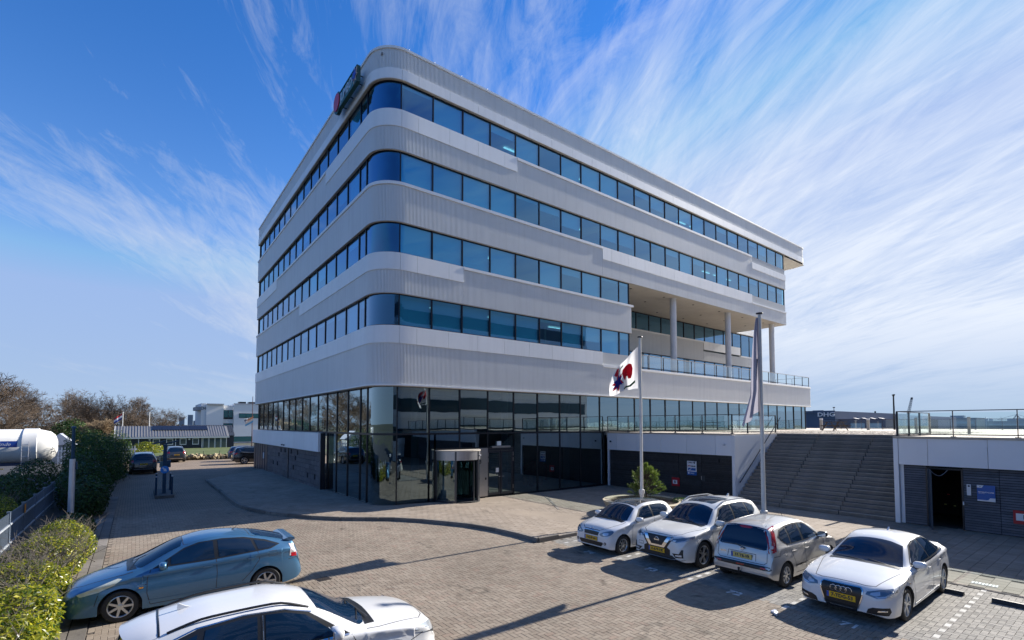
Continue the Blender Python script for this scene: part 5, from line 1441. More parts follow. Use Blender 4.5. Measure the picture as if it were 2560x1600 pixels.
    def plate(c, txt, z, plane='front', m=None, y=0.0, tilt=0.0):
        h, n = c.hit(plane, y, z); s = 1 if plane == 'front' else -1; x = h.x + s * .012
        mb = MB(); mb.box(x - .01, x + .008, y - .262, y + .262, z - .058, z + .058); p = mb.build('number_plate', m or plate_y, c.t)
        mb = MB(); a, b = (y - .262, y - .222) if s < 0 else (y + .222, y + .262)
        if s > 0: mb.box(x + .0085, x + .0105, y - .2585, y - .218, z - .055, z + .055) if False else mb.box(x + .0085, x + .0105, y - .26, y - .218, z - .056, z + .056)
        else: mb.box(x - .0125, x - .0105, y + .218, y + .26, z - .056, z + .056)
        mb.build('plate_band', plate_b, p)
        text('plate_text', txt, .098, ink, (x + s * .0115 if s > 0 else x - .0115, y + .02 * s, z - .002), (0, s, 0), (0, 0, 1), p, sx=.92, extrude=.001, bold=.0035, space=1.05)
        mb = MB(); e = .006
        mb.box(*((x - .0125, x + .0072) if s > 0 else (x - .0072, x + .0125)), y - .268, y + .268, z - .064, z + .064); mb.build('plate_frame', trim_m, p)
    def rail(c, d0, d1, y0, y1, m, lift=.045, r=.016):
        for s in (-1, 1):
            pts = []
            for k in range(15):
                f = k / 14; d = lerp(d0, d1, f); y = lerp(y0, y1, f); h, n = c.hit('top', d, y * s); pts.append((h.x, h.y, h.z + lift * min(1, 4.5 * min(f, 1 - f) + .1)))
            mb = MB(); mb.path(pts, r, 6); mb.build('roof_rail', m, c.t, smooth=50)
    def wipers(c, plane, segs):
        for a, b in segs:
            c.strip('wiper', [a, b], plane, trim_m, .010, .014)
    def ring(c, plane, y, z, rad, tube, m, parent=None, name='emblem', squash=1.0):
        h, n = c.hit(plane, y, z); s = 1 if plane == 'front' else -1; mb = MB(); x = h.x + s * .012; N_ = 22
        for k in range(N_):
            a0, a1 = 2 * math.pi * k / N_, 2 * math.pi * (k + 1) / N_
            mb.tube((x, y + rad * math.cos(a0), z + rad * squash * math.sin(a0)), (x, y + rad * math.cos(a1), z + rad * squash * math.sin(a1)), tube, n=6, cap=False)
        return mb.build(name, m, parent or c.t, smooth=60)

def base_spec(**k):
    return k
AUDI = dict(L=4.70, W=1.826, wb=2.808, fo=.90, rw=.325, tw=.235, rim=.72, nsp=5, split=True,
    top=[(0, .60), (.02, .66), (.08, .715), (.25, .78), (.7, .87), (1.1, .93), (1.33, .962), (1.40, .985), (2.10, 1.35), (2.28, 1.395), (2.75, 1.427), (3.2, 1.41), (3.5, 1.36), (3.65, 1.31), (4.16, 1.075), (4.25, 1.055), (4.52, 1.045), (4.64, .985), (4.70, .84)],
    belt=[(0, .52), (.25, .70), (.8, .82), (1.4, .885), (2.5, .915), (3.6, .95), (4.2, .965), (4.55, .90), (4.7, .7)],
    wm=[(0, .60), (.03, .70), (.12, .80), (.3, .87), (.8, .905), (2.3, .913), (3.8, .905), (4.3, .87), (4.55, .81), (4.66, .74), (4.70, .66)],
    wr=[(0, .48), (.3, .60), (1.3, .72), (1.45, .71), (2.15, .575), (2.8, .575), (3.5, .555), (4.15, .62), (4.5, .62), (4.7, .5)],
    low=[(0, .24), (.1, .20), (.5, .19), (4.1, .20), (4.55, .24), (4.7, .36)],
    crown=[(0, .03), (.5, .04), (1.3, .045), (1.5, .085), (2.1, .085), (2.6, .055), (3.4, .06), (3.9, .08), (4.3, .03), (4.7, .02)])
def white_saloon():
    c = Car(AUDI, 'white_saloon', 'white four door saloon with big black grille parked front out, nearest the right edge', 'car', (11.72 + 2.35, 4.10, 0), math.pi, 'white', 'cars parked in the bays')
    for s in (-1, 1):
        c.patch('window_trim', [(1.60, .945), (2.20, 1.285), (2.42, 1.345), (2.9, 1.362), (3.3, 1.335), (3.66, 1.24), (4.08, 1.035), (3.95, 1.00), (2.8, .955)], 'side', trim_m, .003, s=s)
        c.patch('side_window', [(1.70, .975), (2.25, 1.275), (2.45, 1.328), (2.70, 1.342), (2.72, .985)], 'side', cglass, .007, s=s)
        c.patch('side_window', [(2.79, .985), (2.77, 1.344), (3.2, 1.322), (3.46, 1.265), (3.52, 1.01)], 'side', cglass, .007, s=s)
        c.patch('side_window', [(3.57, 1.015), (3.53, 1.24), (3.66, 1.205), (3.98, 1.045)], 'side', cglass, .007, s=s)
        c.strip('window_chrome', [(1.62, .938), (2.8, .948), (3.95, .995), (4.08, 1.03)], 'side', chrome_m, .010, .006, s=s)
        c.strip('shoulder_line', [(1.0, .80), (2.5, .80), (3.6, .83), (4.3, .86)], 'side', c.paint, .010, .006, s=s)
        c.patch('side_sill', [(1.40, .215), (3.22, .215), (3.22, .30), (1.40, .27)], 'side', c.paint, .012, s=s)
    ws = [(1.36, 0), (1.37, .35), (1.42, .62), (1.47, .68), (2.06, .54), (2.10, .3), (2.11, 0)]; ws = ws + [(a, -b) for a, b in ws[-2:0:-1]]
    c.patch('windscreen', ws, 'top', cglass, .006, rings=7)
    rw_ = [(3.56, 0), (3.57, .3), (3.62, .50), (4.10, .56), (4.15, .3), (4.16, 0)]; rw_ = rw_ + [(a, -b) for a, b in rw_[-2:0:-1]]
    c.patch('rear_window', rw_, 'top', cglass, .006)
    c.patch('cowl', [(1.27, -.66), (1.24, 0), (1.27, .66), (1.41, .68), (1.35, 0), (1.41, -.68)], 'top', trim_m, .003)
    c.wipers('top', [((1.33, .58), (1.42, .06)), ((1.33, .02), (1.45, -.58))])
    g = c.patch('grille_frame', [(-.385, .66), (-.34, .70), (.34, .70), (.385, .66), (.385, .54), (.29, .225), (.25, .205), (-.25, .205), (-.29, .225), (-.385, .54)], 'front', chrome_m, .012)
    gr = c.patch('grille', [(-.365, .655), (-.33, .685), (.33, .685), (.365, .655), (.365, .545), (.275, .235), (-.275, .235), (-.365, .545)], 'front', trim_m, .018)
    for k in range(7):
        z = .28 + k * .055
        if .38 < z < .68: continue
        h, n = c.hit('front', 0, z); w = lerp(.27, .36, (z - .24) / .4); mb = MB(); mb.box(h.x + .018, h.x + .026, -w, w, z - .006, z + .006); mb.build('grille_bar', plast_m, gr)
    for y in (-.138, -.046, .046, .138): c.ring('front', y, .60, .058, .007, chrome_m)
    c.plate('7-TDG-53', .455)
    c.both('headlamp', [(.43, .60), (.45, .655), (.62, .70), (.80, .735), (.855, .72), (.85, .66), (.80, .595), (.62, .555)], 'front', lens_m, .006)
    c.both('lamp_bulb', [(.50, .615), (.52, .645), (.64, .675), (.66, .62), (.60, .592)], 'front', lens_b, .010)
    c.both('running_light', [(.58, .572), (.62, .585), (.78, .62), (.82, .69), (.84, .69), (.81, .605), (.64, .562)], 'front', lens_b, .011)
    c.both('fog_grille', [(.44, .245), (.47, .33), (.55, .375), (.80, .405), (.815, .33), (.78, .25)], 'front', trim_m, .006)
    c.both('fog_chrome', [(.62, .30), (.64, .335), (.77, .355), (.77, .33)], 'front', chrome_m, .012)
    c.patch('splitter', [(-.72, .225), (-.6, .195), (.6, .195), (.72, .225), (.6, .212), (-.6, .212)], 'front', trim_m, .004)
    c.lines(side=[[(1.56, .94), (1.42, .82), (1.36, .6), (1.40, .28)], [(2.74, .96), (2.76, .7), (2.72, .28)], [(3.55, .99), (3.58, .85), (3.40, .68), (3.18, .45)], [(1.42, .275), (3.2, .29)], [(.60, .64), (.62, .45), (.58, .30)]],
            top=[[(.16, .40), (.22, .55), (1.2, .76), (1.36, .76)], [(.16, 0), (.16, .40)], [(4.18, 0), (4.18, .6), (4.5, .64)]])
    c.mirror(1.72, .965); c.handle(2.55, .80); c.handle(3.42, .83)
    c.both('tail_lamp', [(.42, .78), (.43, .90), (.72, .92), (.80, .80), (.76, .74)], 'rear', tail_m, .006)
    c.both('side_repeater', [(1.1, .70), (1.1, .715), (1.16, .715), (1.16, .70)], 'side', amber_m, .004)
    h, n = c.hit('top', 3.05, 0); mb = MB(); mb.prism_ax([(-.06, 0), (.06, 0), (.0, .03), (-.05, .075), (-.065, .07)], (h.x, -.015, h.z - .002), (1, 0, 0), (0, 0, 1), (0, .03, 0)); mb.build('roof_antenna', c.paint, c.t)
white_saloon()

XT = dict(L=4.64, W=1.83, wb=2.705, fo=.93, rw=.362, tw=.235, rim=.70, nsp=5, split=True, gap=.06,
    top=[(0, .74), (.02, .82), (.06, .89), (.16, .95), (.4, 1.02), (.8, 1.075), (1.1, 1.105), (1.22, 1.12), (1.30, 1.145), (1.98, 1.565), (2.2, 1.635), (2.7, 1.685), (3.4, 1.68), (4.0, 1.635), (4.28, 1.58), (4.34, 1.50), (4.48, 1.18), (4.57, 1.02), (4.62, .85), (4.64, .62)],
    belt=[(0, .58), (.25, .86), (.8, .97), (1.3, 1.03), (2.5, 1.075), (3.5, 1.12), (4.2, 1.17), (4.45, 1.05), (4.64, .5)],
    wm=[(0, .64), (.02, .72), (.1, .81), (.3, .88), (.8, .91), (2.3, .915), (3.8, .91), (4.3, .88), (4.5, .84), (4.6, .78), (4.64, .7)],
    wr=[(0, .54), (.3, .66), (1.2, .76), (1.4, .74), (2.1, .62), (2.8, .61), (3.6, .60), (4.25, .57), (4.5, .66), (4.64, .55)],
    low=[(0, .33), (.1, .27), (.5, .23), (4.1, .24), (4.5, .30), (4.64, .42)],
    crown=[(0, .03), (.5, .045), (1.2, .05), (1.45, .10), (2.0, .10), (2.5, .055), (3.6, .06), (4.25, .08), (4.5, .04), (4.64, .02)])
def white_suv():
    c = Car(XT, 'white_suv', 'white SUV with chrome V grille, silver roof rails and glass roof, second bay from planter', 'car', (11.80 + 2.32, 8.70, 0), math.pi, 'pearl', 'cars parked in the bays')
    for s in (-1, 1):
        c.patch('window_trim', [(1.58, 1.09), (2.12, 1.50), (2.4, 1.575), (3.0, 1.60), (3.6, 1.575), (4.06, 1.46), (4.02, 1.30), (3.84, 1.19), (2.8, 1.115)], 'side', trim_m, .003, s=s)
        c.patch('side_window', [(1.70, 1.12), (2.16, 1.475), (2.42, 1.55), (2.66, 1.565), (2.68, 1.13)], 'side', cglass, .007, s=s)
        c.patch('side_window', [(2.76, 1.135), (2.74, 1.572), (3.2, 1.575), (3.50, 1.55), (3.54, 1.185)], 'side', cglass, .007, s=s)
        c.patch('side_window', [(3.60, 1.19), (3.56, 1.54), (3.78, 1.50), (4.0, 1.43), (3.98, 1.32), (3.82, 1.215)], 'side', cglass, .007, s=s)
        c.strip('window_chrome', [(1.62, 1.085), (2.8, 1.11), (3.82, 1.185), (4.0, 1.29)], 'side', chrome_m, .009, .006, s=s)
        c.patch('sill_cladding', [(1.30, .25), (3.24, .25), (3.24, .34), (1.30, .34)], 'side', plast_m, .012, s=s)
        for xw in (c.xf, c.xr):
            ar = [(xw + (c.ra + .004) * math.cos(a), c.rw + (c.ra + .004) * math.sin(a)) for a in np.linspace(-.25, math.pi + .25, 22)]
            c.strip('arch_trim', [(a, b) for a, b in ar], 'side', plast_m, .028, .010, s=s, step=.2)
    ws = [(1.26, 0), (1.27, .4), (1.33, .66), (1.40, .71), (1.96, .575), (2.0, .3), (2.01, 0)]; ws = ws + [(a, -b) for a, b in ws[-2:0:-1]]
    c.patch('windscreen', ws, 'top', cglass, .006, rings=7)
    c.patch('cowl', [(1.16, -.66), (1.13, 0), (1.16, .66), (1.32, .71), (1.24, 0), (1.32, -.71)], 'top', trim_m, .003)
    c.wipers('top', [((1.22, .62), (1.36, .06)), ((1.22, .02), (1.4, -.60))])
    gl = [(2.18, -.40), (2.16, 0), (2.18, .40), (2.3, .45), (3.05, .45), (3.1, .40), (3.1, -.40), (3.05, -.45), (2.3, -.45)]
    c.patch('glass_roof', gl, 'top', cglass, .006)
    c.both('rear_window', [(0, 1.12), (.5, 1.12), (.58, 1.3), (.50, 1.5), (0, 1.53)], 'rear', cglass, .006)
    c.patch('grille_surround', [(-.50, .885), (.50, .885), (.47, .80), (.33, .60), (.43, .55), (.43, .40), (-.43, .40), (-.43, .55), (-.33, .60), (-.47, .80)], 'front', trim_m, .006)
    for s in (-1, 1):
        c.patch('grille_chrome', [(.44 * s, .875), (.335 * s, .875), (.19 * s, .645), (0, .635), (0, .585), (.23 * s, .59)], 'front', chrome_m, .022) if False else c.patch('grille_chrome', [(.45 * s, .87), (.33 * s, .87), (.17 * s, .63), (.25 * s, .585)], 'front', chrome_m, .022)
    c.patch('grille_chrome', [(-.25, .585), (-.17, .635), (.17, .635), (.25, .585)], 'front', chrome_m, .022)
    c.patch('grille', [(-.29, .86), (.29, .86), (.16, .655), (-.16, .655)], 'front', plast_m, .016)
    c.ring('front', 0, .765, .068, .010, chrome_m); h, n = c.hit('front', 0, .765); mb = MB(); mb.box(h.x + .012, h.x + .024, -.085, .085, .752, .778); mb.build('emblem_bar', chrome_m, c.t)
    c.plate('X-879-HK', .495)
    c.both('headlamp', [(.46, .79), (.50, .86), (.66, .885), (.86, .925), (.875, .87), (.80, .81), (.62, .765)], 'front', lens_m, .008)
    c.both('lamp_bulb', [(.50, .795), (.53, .83), (.60, .83), (.58, .785)], 'front', lens_b, .012); c.both('running_light', [(.60, .775), (.64, .79), (.80, .83), (.84, .87), (.86, .865), (.82, .815), (.66, .772)], 'front', lens_b, .012)
    c.both('fog_grille', [(.50, .475), (.74, .49), (.745, .60), (.785, .60), (.79, .385), (.60, .37)], 'front', trim_m, .008, rings=3)
    c.both('fog_lamp', [(.60, .405), (.60, .45), (.76, .46), (.76, .41)], 'front', lens_b, .014)
    c.patch('lower_grille', [(-.62, .345), (-.50, .41), (.50, .41), (.62, .345), (.45, .30), (-.45, .30)], 'front', plast_m, .008)
    c.patch('skid_plate', [(-.58, .325), (-.42, .285), (.42, .285), (.58, .325), (.44, .312), (-.44, .312)], 'front', alloy_m, .018)
    c.patch('bumper_foot', [(-.82, .33), (-.60, .28), (.60, .28), (.82, .33), (.6, .305), (-.6, .305)], 'front', plast_m, .010)
    c.lines(side=[[(1.54, 1.08), (1.42, .95), (1.36, .7), (1.38, .35)], [(2.72, 1.11), (2.74, .75), (2.70, .35)], [(3.56, 1.16), (3.60, .98), (3.42, .8), (3.20, .52)], [(.64, .80), (.62, .55)]],
            top=[[(.14, .45), (.3, .62), (1.0, .79), (1.22, .80)], [(.10, 0), (.12, .45)]], front=[[(-.62, .64), (-.46, .64), (-.46, .56), (-.62, .56), (-.62, .64)]])
    c.rail(2.12, 4.0, .60, .565, alloy_m, .05, .018); c.mirror(1.70, 1.12, None, 1.1); c.handle(2.5, .96); c.handle(3.4, .99)
    c.both('tail_lamp', [(.60, .98), (.58, 1.10), (.74, 1.16), (.84, 1.06), (.80, .95)], 'rear', tail_m, .008); c.both('tail_lamp', [(4.28, 1.02), (4.16, 1.14), (4.40, 1.12), (4.50, 1.0)], 'side', tail_m, .008)
    h, n = c.hit('top', 3.8, 0); mb = MB(); mb.prism_ax([(-.08, 0), (.08, 0), (.0, .03), (-.05, .085), (-.075, .08)], (h.x, -.02, h.z - .002), (1, 0, 0), (0, 0, 1), (0, .04, 0)); mb.build('roof_antenna', c.paint, c.t)
white_suv()

CI = dict(L=3.56, W=1.645, wb=2.42, fo=.585, rw=.292, tw=.185, rim=.66, nsp=8, gap=.05,
    top=[(0, .58), (.02, .67), (.08, .76), (.2, .83), (.5, .91), (.75, .965), (.82, .985), (.88, 1.015), (1.48, 1.365), (1.7, 1.425), (2.2, 1.475), (2.8, 1.46), (3.12, 1.41), (3.22, 1.36), (3.38, 1.02), (3.47, .88), (3.53, .72), (3.56, .55)],
    belt=[(0, .50), (.2, .72), (.6, .84), (1.0, .90), (1.9, .95), (2.8, 1.02), (3.2, 1.06), (3.4, .95), (3.56, .45)],
    wm=[(0, .56), (.02, .63), (.1, .72), (.25, .78), (.6, .815), (1.8, .823), (2.8, .82), (3.2, .79), (3.42, .75), (3.52, .70), (3.56, .62)],
    wr=[(0, .47), (.25, .57), (.8, .66), (1.0, .66), (1.6, .56), (2.2, .55), (2.9, .54), (3.2, .52), (3.4, .60), (3.56, .5)],
    low=[(0, .24), (.1, .20), (.4, .18), (3.1, .19), (3.45, .24), (3.56, .35)],
    crown=[(0, .03), (.4, .05), (.8, .055), (1.0, .10), (1.5, .10), (1.9, .055), (2.8, .06), (3.2, .07), (3.4, .04), (3.56, .02)])
def small_white_car():
    c = Car(CI, 'small_white_car', 'small white hatchback with black roof parked nearest the round planter', 'car', (11.45 + 1.78, 10.90, 0), math.pi, 'white', 'cars parked in the bays')
    for s in (-1, 1):
        c.patch('window_trim', [(1.20, .955), (1.60, 1.27), (1.8, 1.345), (2.3, 1.385), (2.8, 1.365), (3.02, 1.28), (2.98, 1.14), (2.80, 1.03), (2.0, .985)], 'side', trim_m, .003, s=s)
        c.patch('side_window', [(1.36, .99), (1.64, 1.25), (1.82, 1.315), (2.06, 1.345), (2.10, 1.01)], 'side', cglass, .007, s=s)
        c.patch('side_window', [(2.18, 1.01), (2.14, 1.35), (2.45, 1.362), (2.78, 1.34), (2.98, 1.265), (2.95, 1.15), (2.78, 1.055)], 'side', cglass, .007, s=s)
    ws = [(.84, 0), (.85, .35), (.91, .58), (.97, .63), (1.46, .52), (1.50, .28), (1.51, 0)]; ws = ws + [(a, -b) for a, b in ws[-2:0:-1]]
    c.patch('windscreen', ws, 'top', cglass, .006, rings=7)
    c.patch('cowl', [(.76, -.58), (.74, 0), (.76, .58), (.90, .62), (.83, 0), (.90, -.62)], 'top', trim_m, .003)
    c.wipers('top', [((.80, .52), (.92, .04)), ((.80, .0), (.95, -.52))])
    blk = [(1.56, 0), (1.56, .30), (1.60, .49), (2.9, .475), (3.08, .42), (3.1, 0)]; blk = blk + [(a, -b) for a, b in blk[-2:0:-1]]
    c.patch('black_roof', blk, 'top', PAINT['black'], .005)
    c.both('rear_window', [(0, .98), (.46, .98), (.50, 1.15), (.44, 1.34), (0, 1.37)], 'rear', cglass, .006)
    c.both('headlamp', [(.34, .60), (.36, .655), (.52, .715), (.68, .755), (.745, .725), (.72, .64), (.60, .585), (.45, .57)], 'front', lens_m, .007, curve=True)
    c.both('lamp_bulb', [(.46, .61), (.48, .68), (.62, .70), (.64, .63), (.56, .60)], 'front', lens_b, .011, curve=True)
    c.patch('grille', [(-.31, .665), (-.29, .69), (.29, .69), (.31, .665), (.28, .575), (-.28, .575)], 'front', trim_m, .007)
    c.strip('grille_chrome', [(-.31, .69), (0, .705), (.31, .69)], 'front', chrome_m, .007, .008)
    c.ring('front', 0, .745, .032, .008, mat('badge_blue', (.02, .10, .40), .3), name='emblem')
    c.plate('9-KHP-04', .475)
    c.patch('lower_grille', [(-.50, .36), (-.46, .395), (.46, .395), (.50, .36), (.42, .27), (-.42, .27)], 'front', trim_m, .007)
    c.both('fog_lamp', [(.565 + .045 * math.cos(a), .37 + .045 * math.sin(a)) for a in np.linspace(0, 2 * math.pi, 13)[:-1]], 'front', trim_m, .008); c.both('fog_bulb', [(.565 + .022 * math.cos(a), .37 + .022 * math.sin(a)) for a in np.linspace(0, 2 * math.pi, 11)[:-1]], 'front', lens_b, .012)
    c.lines(side=[[(1.16, .95), (1.06, .8), (1.0, .5), (1.02, .25)], [(2.15, .98), (2.17, .7), (2.12, .26)], [(1.02, .245), (2.12, .25)]], top=[[(.06, .32), (.2, .50), (.7, .66), (.86, .67)], [(.05, 0), (.06, .32)]])
    c.strip('door_line', [(1.1, .72), (2.1, .76), (2.9, .86)], 'side', c.paint, .014, .008, s=-1)
    c.mirror(1.30, .975); c.handle(1.98, .80)
    c.both('tail_lamp', [(.60, .80), (.60, 1.0), (.70, 1.0), (.74, .80)], 'rear', tail_m, .006)
    h, n = c.hit('top', 2.95, .0); mb = MB(); mb.tube(h, h + Vector((-.12, 0, .14)), .006, n=5); mb.build('roof_antenna', trim_m, c.t)
small_white_car()

NO = dict(L=4.08, W=1.69, wb=2.60, fo=.80, rw=.305, tw=.195, rim=.66, nsp=8, gap=.05,
    top=[(0, .60), (.02, .69), (.1, .80), (.3, .89), (.7, .97), (.92, 1.03), (1.0, 1.065), (1.62, 1.41), (1.85, 1.48), (2.4, 1.53), (3.1, 1.515), (3.6, 1.465), (3.72, 1.43), (3.80, 1.30), (3.90, 1.04), (3.96, .96), (3.985, .80), (4.02, .62), (4.08, .54)],
    belt=[(0, .52), (.25, .76), (.8, .88), (1.2, .93), (2.4, .965), (3.4, 1.0), (3.7, .98), (3.9, .86), (4.08, .45)],
    wm=[(0, .56), (.03, .66), (.12, .75), (.3, .80), (.8, .84), (2.3, .845), (3.3, .84), (3.7, .815), (3.9, .785), (4.0, .76), (4.04, .74), (4.08, .68)],
    wr=[(0, .47), (.3, .58), (.95, .66), (1.1, .66), (1.75, .56), (2.4, .555), (3.2, .55), (3.68, .545), (3.9, .66), (4.08, .6)],
    low=[(0, .26), (.1, .20), (.5, .19), (3.5, .20), (3.9, .25), (4.08, .34)],
    crown=[(0, .03), (.5, .05), (.95, .055), (1.15, .10), (1.65, .10), (2.2, .055), (3.4, .05), (3.7, .05), (3.9, .03), (4.08, .02)])
def silver_mpv():
    c = Car(NO, 'silver_hatchback', 'silver high roofed hatchback parked rear out between white SUV and white saloon', 'car', (12.15 + 2.04, 6.47, 0), 0.0, 'silver', 'cars parked in the bays')
    for s in (-1, 1):
        c.patch('window_trim', [(1.30, .99), (1.72, 1.31), (1.95, 1.395), (2.5, 1.44), (3.0, 1.425), (3.36, 1.36), (3.56, 1.22), (3.50, 1.14), (3.30, 1.01), (2.4, .99)], 'side', trim_m, .003, s=s)
        c.patch('side_window', [(1.42, 1.015), (1.76, 1.285), (1.97, 1.362), (2.30, 1.398), (2.33, 1.02)], 'side', cglass, .007, s=s)
        c.patch('side_window', [(2.43, 1.02), (2.40, 1.40), (2.72, 1.405), (2.98, 1.39), (3.02, 1.03)], 'side', cglass, .007, s=s)
        c.patch('side_window', [(3.09, 1.035), (3.06, 1.38), (3.33, 1.33), (3.50, 1.215), (3.45, 1.14), (3.27, 1.035)], 'side', cglass, .007, s=s)
        c.strip('window_chrome', [(1.34, .985), (2.4, .985), (3.3, 1.005)], 'side', chrome_m, .006, .006, s=s)
        c.strip('rubbing_strip', [(1.30, .47), (2.30, .47)], 'side', chrome_m, .014, .010, s=s); c.strip('rubbing_strip', [(2.38, .47), (2.98, .475)], 'side', chrome_m, .014, .010, s=s)
        c.strip('tail_lamp', [(3.86, .93), (3.80, 1.06), (3.70, 1.25), (3.60, 1.385)], 'side', tail_m, .055, .010, s=s)
    ws = [(.98, 0), (.99, .35), (1.05, .58), (1.12, .64), (1.62, .52), (1.66, .28), (1.67, 0)]; ws = ws + [(a, -b) for a, b in ws[-2:0:-1]]
    c.patch('windscreen', ws, 'top', cglass, .006, rings=7)
    rwp = [(0, .945), (.54, .93), (.605, .95), (.565, 1.22), (.50, 1.40), (.3, 1.425), (0, 1.43)]; rwp = rwp + [(-a, b) for a, b in rwp[-2:0:-1]]
    c.patch('rear_window', rwp, 'rear', cglass, .006, rings=7)
    for s in (-1, 1): c.strip('tail_lamp', [(.705 * s, .88), (.665 * s, 1.05), (.595 * s, 1.22), (.520 * s, 1.385)], 'rear', tail_m, .050, .014); c.strip('tail_lamp', [(3.40, .52 * s), (3.70, .535 * s)], 'top', tail_m, .028, .008)
    c.both('lamp_lens', [(.66, .97), (.655, 1.05), (.70, 1.06), (.72, .98)], 'rear', tailw_m, .015, curve=True)
    c.patch('brake_lamp', [(-.17, 1.395), (-.12, 1.42), (.12, 1.42), (.17, 1.395), (.10, 1.37), (-.10, 1.37)], 'rear', tail_m, .014)
    c.strip('wiper', [(.0, .925), (-.09, .90)], 'rear', trim_m, .018, .02); c.strip('wiper', [(-.08, .90), (.18, .97)], 'rear', trim_m, .010, .016)
    c.ring('rear', 0.0, .875, .036, .008, chrome_m); h, n = c.hit('rear', 0, .875); mb = MB(); mb.box(h.x - .022, h.x - .012, -.046, .046, .868, .882); mb.build('emblem_bar', chrome_m, c.t)
    c.plate('57-TB-VR', .715, 'rear', plate_p, -.0)
    hh, n = c.hit('rear', .46, .76); text('badge_text', 'NOTE', .055, chrome_m, (hh.x - .006, .49, .745), (0, -1, 0), (0, 0, 1), c.t, extrude=.002, bold=.002)
    c.patch('bumper_strip', [(-.745, .50), (-.70, .565), (.70, .565), (.745, .50), (.70, .475), (-.70, .475)], 'rear', trim_m, .012)
    c.patch('fog_reflector', [(-.10, .505), (-.10, .535), (.10, .535), (.10, .505)], 'rear', tail_m, .018); c.both('reflector', [(.50, .505), (.50, .53), (.62, .53), (.62, .505)], 'rear', tail_m, .018)
    c.lines(side=[[(1.26, .98), (1.16, .8), (1.14, .5), (1.18, .28)], [(2.36, .985), (2.36, .7), (2.32, .28)], [(3.05, 1.0), (3.10, .85), (2.98, .62), (2.92, .5)], [(1.2, .27), (2.9, .29)], [(3.62, .92), (3.68, .80), (3.95, .80)]],
            rear=[[(-.62, .88), (-.63, .66), (-.56, .60), (.56, .60), (.63, .66), (.62, .88)], [(-.35, .80), (.35, .80), (.36, .64)], [(-.35, .80), (-.36, .64)]], top=[[(.10, .45), (.9, .70)], [(3.5, .40), (3.62, .42)]])
    fc = [(3.40 + .075 * math.cos(a), .83 + .075 * math.sin(a)) for a in np.linspace(0, 2 * math.pi, 17)]; c.strip('fuel_flap', fc, 'side', seam_m, .003, .002, s=-1, step=.1)
    c.mirror(1.42, 1.02, trim_m); c.handle(2.22, .80); c.handle(2.92, .83)
    c.both('headlamp', [(.42, .66), (.44, .78), (.66, .86), (.72, .78), (.66, .68)], 'front', lens_m, .006)
    h, n = c.hit('top', 1.75, 0); mb = MB(); mb.tube(h, h + Vector((-.10, 0, .10)), .006, n=5); mb.build('roof_antenna', trim_m, c.t)
    mb = MB(); mb.tube((-2.0, 0.0, .34), (-2.12, 0, .36), .022, n=8); mb.tube((-2.12, 0, .36), (-2.12, 0, .42), .022, n=8); mb.lathe([(0, 0), (.028, .02), (.028, .04), (0, .06)], (-2.12, 0, .40), 10); mb.build('tow_bar', trim_m, c.t)
silver_mpv()

PR_ = dict(L=4.45, W=1.725, wb=2.70, fo=.91, rw=.312, tw=.195, rim=.68, nsp=7, gap=.05,
    top=[(0, .56), (.03, .63), (.12, .71), (.3, .79), (.6, .88), (.95, .975), (1.08, 1.015), (1.15, 1.045), (1.95, 1.405), (2.2, 1.46), (2.55, 1.49), (2.95, 1.47), (3.4, 1.395), (3.9, 1.265), (4.12, 1.20), (4.20, 1.19), (4.25, 1.13), (4.30, 1.0), (4.36, .85), (4.41, .68), (4.45, .50)],
    belt=[(0, .50), (.3, .70), (.8, .82), (1.3, .90), (2.4, .955), (3.4, 1.0), (3.9, 1.02), (4.15, 1.0), (4.3, .85), (4.45, .42)],
    wm=[(0, .50), (.03, .60), (.12, .70), (.3, .78), (.7, .84), (1.2, .86), (2.4, .8625), (3.5, .855), (3.95, .82), (4.2, .77), (4.35, .72), (4.42, .66), (4.45, .58)],
    wr=[(0, .42), (.3, .55), (1.0, .68), (1.2, .68), (2.0, .56), (2.6, .55), (3.3, .54), (3.9, .55), (4.15, .58), (4.3, .6), (4.45, .5)],
    low=[(0, .25), (.1, .20), (.5, .19), (3.9, .20), (4.3, .25), (4.45, .36)],
    crown=[(0, .03), (.5, .05), (1.05, .055), (1.3, .10), (1.95, .09), (2.4, .055), (3.2, .06), (3.9, .06), (4.2, .04), (4.45, .02)])
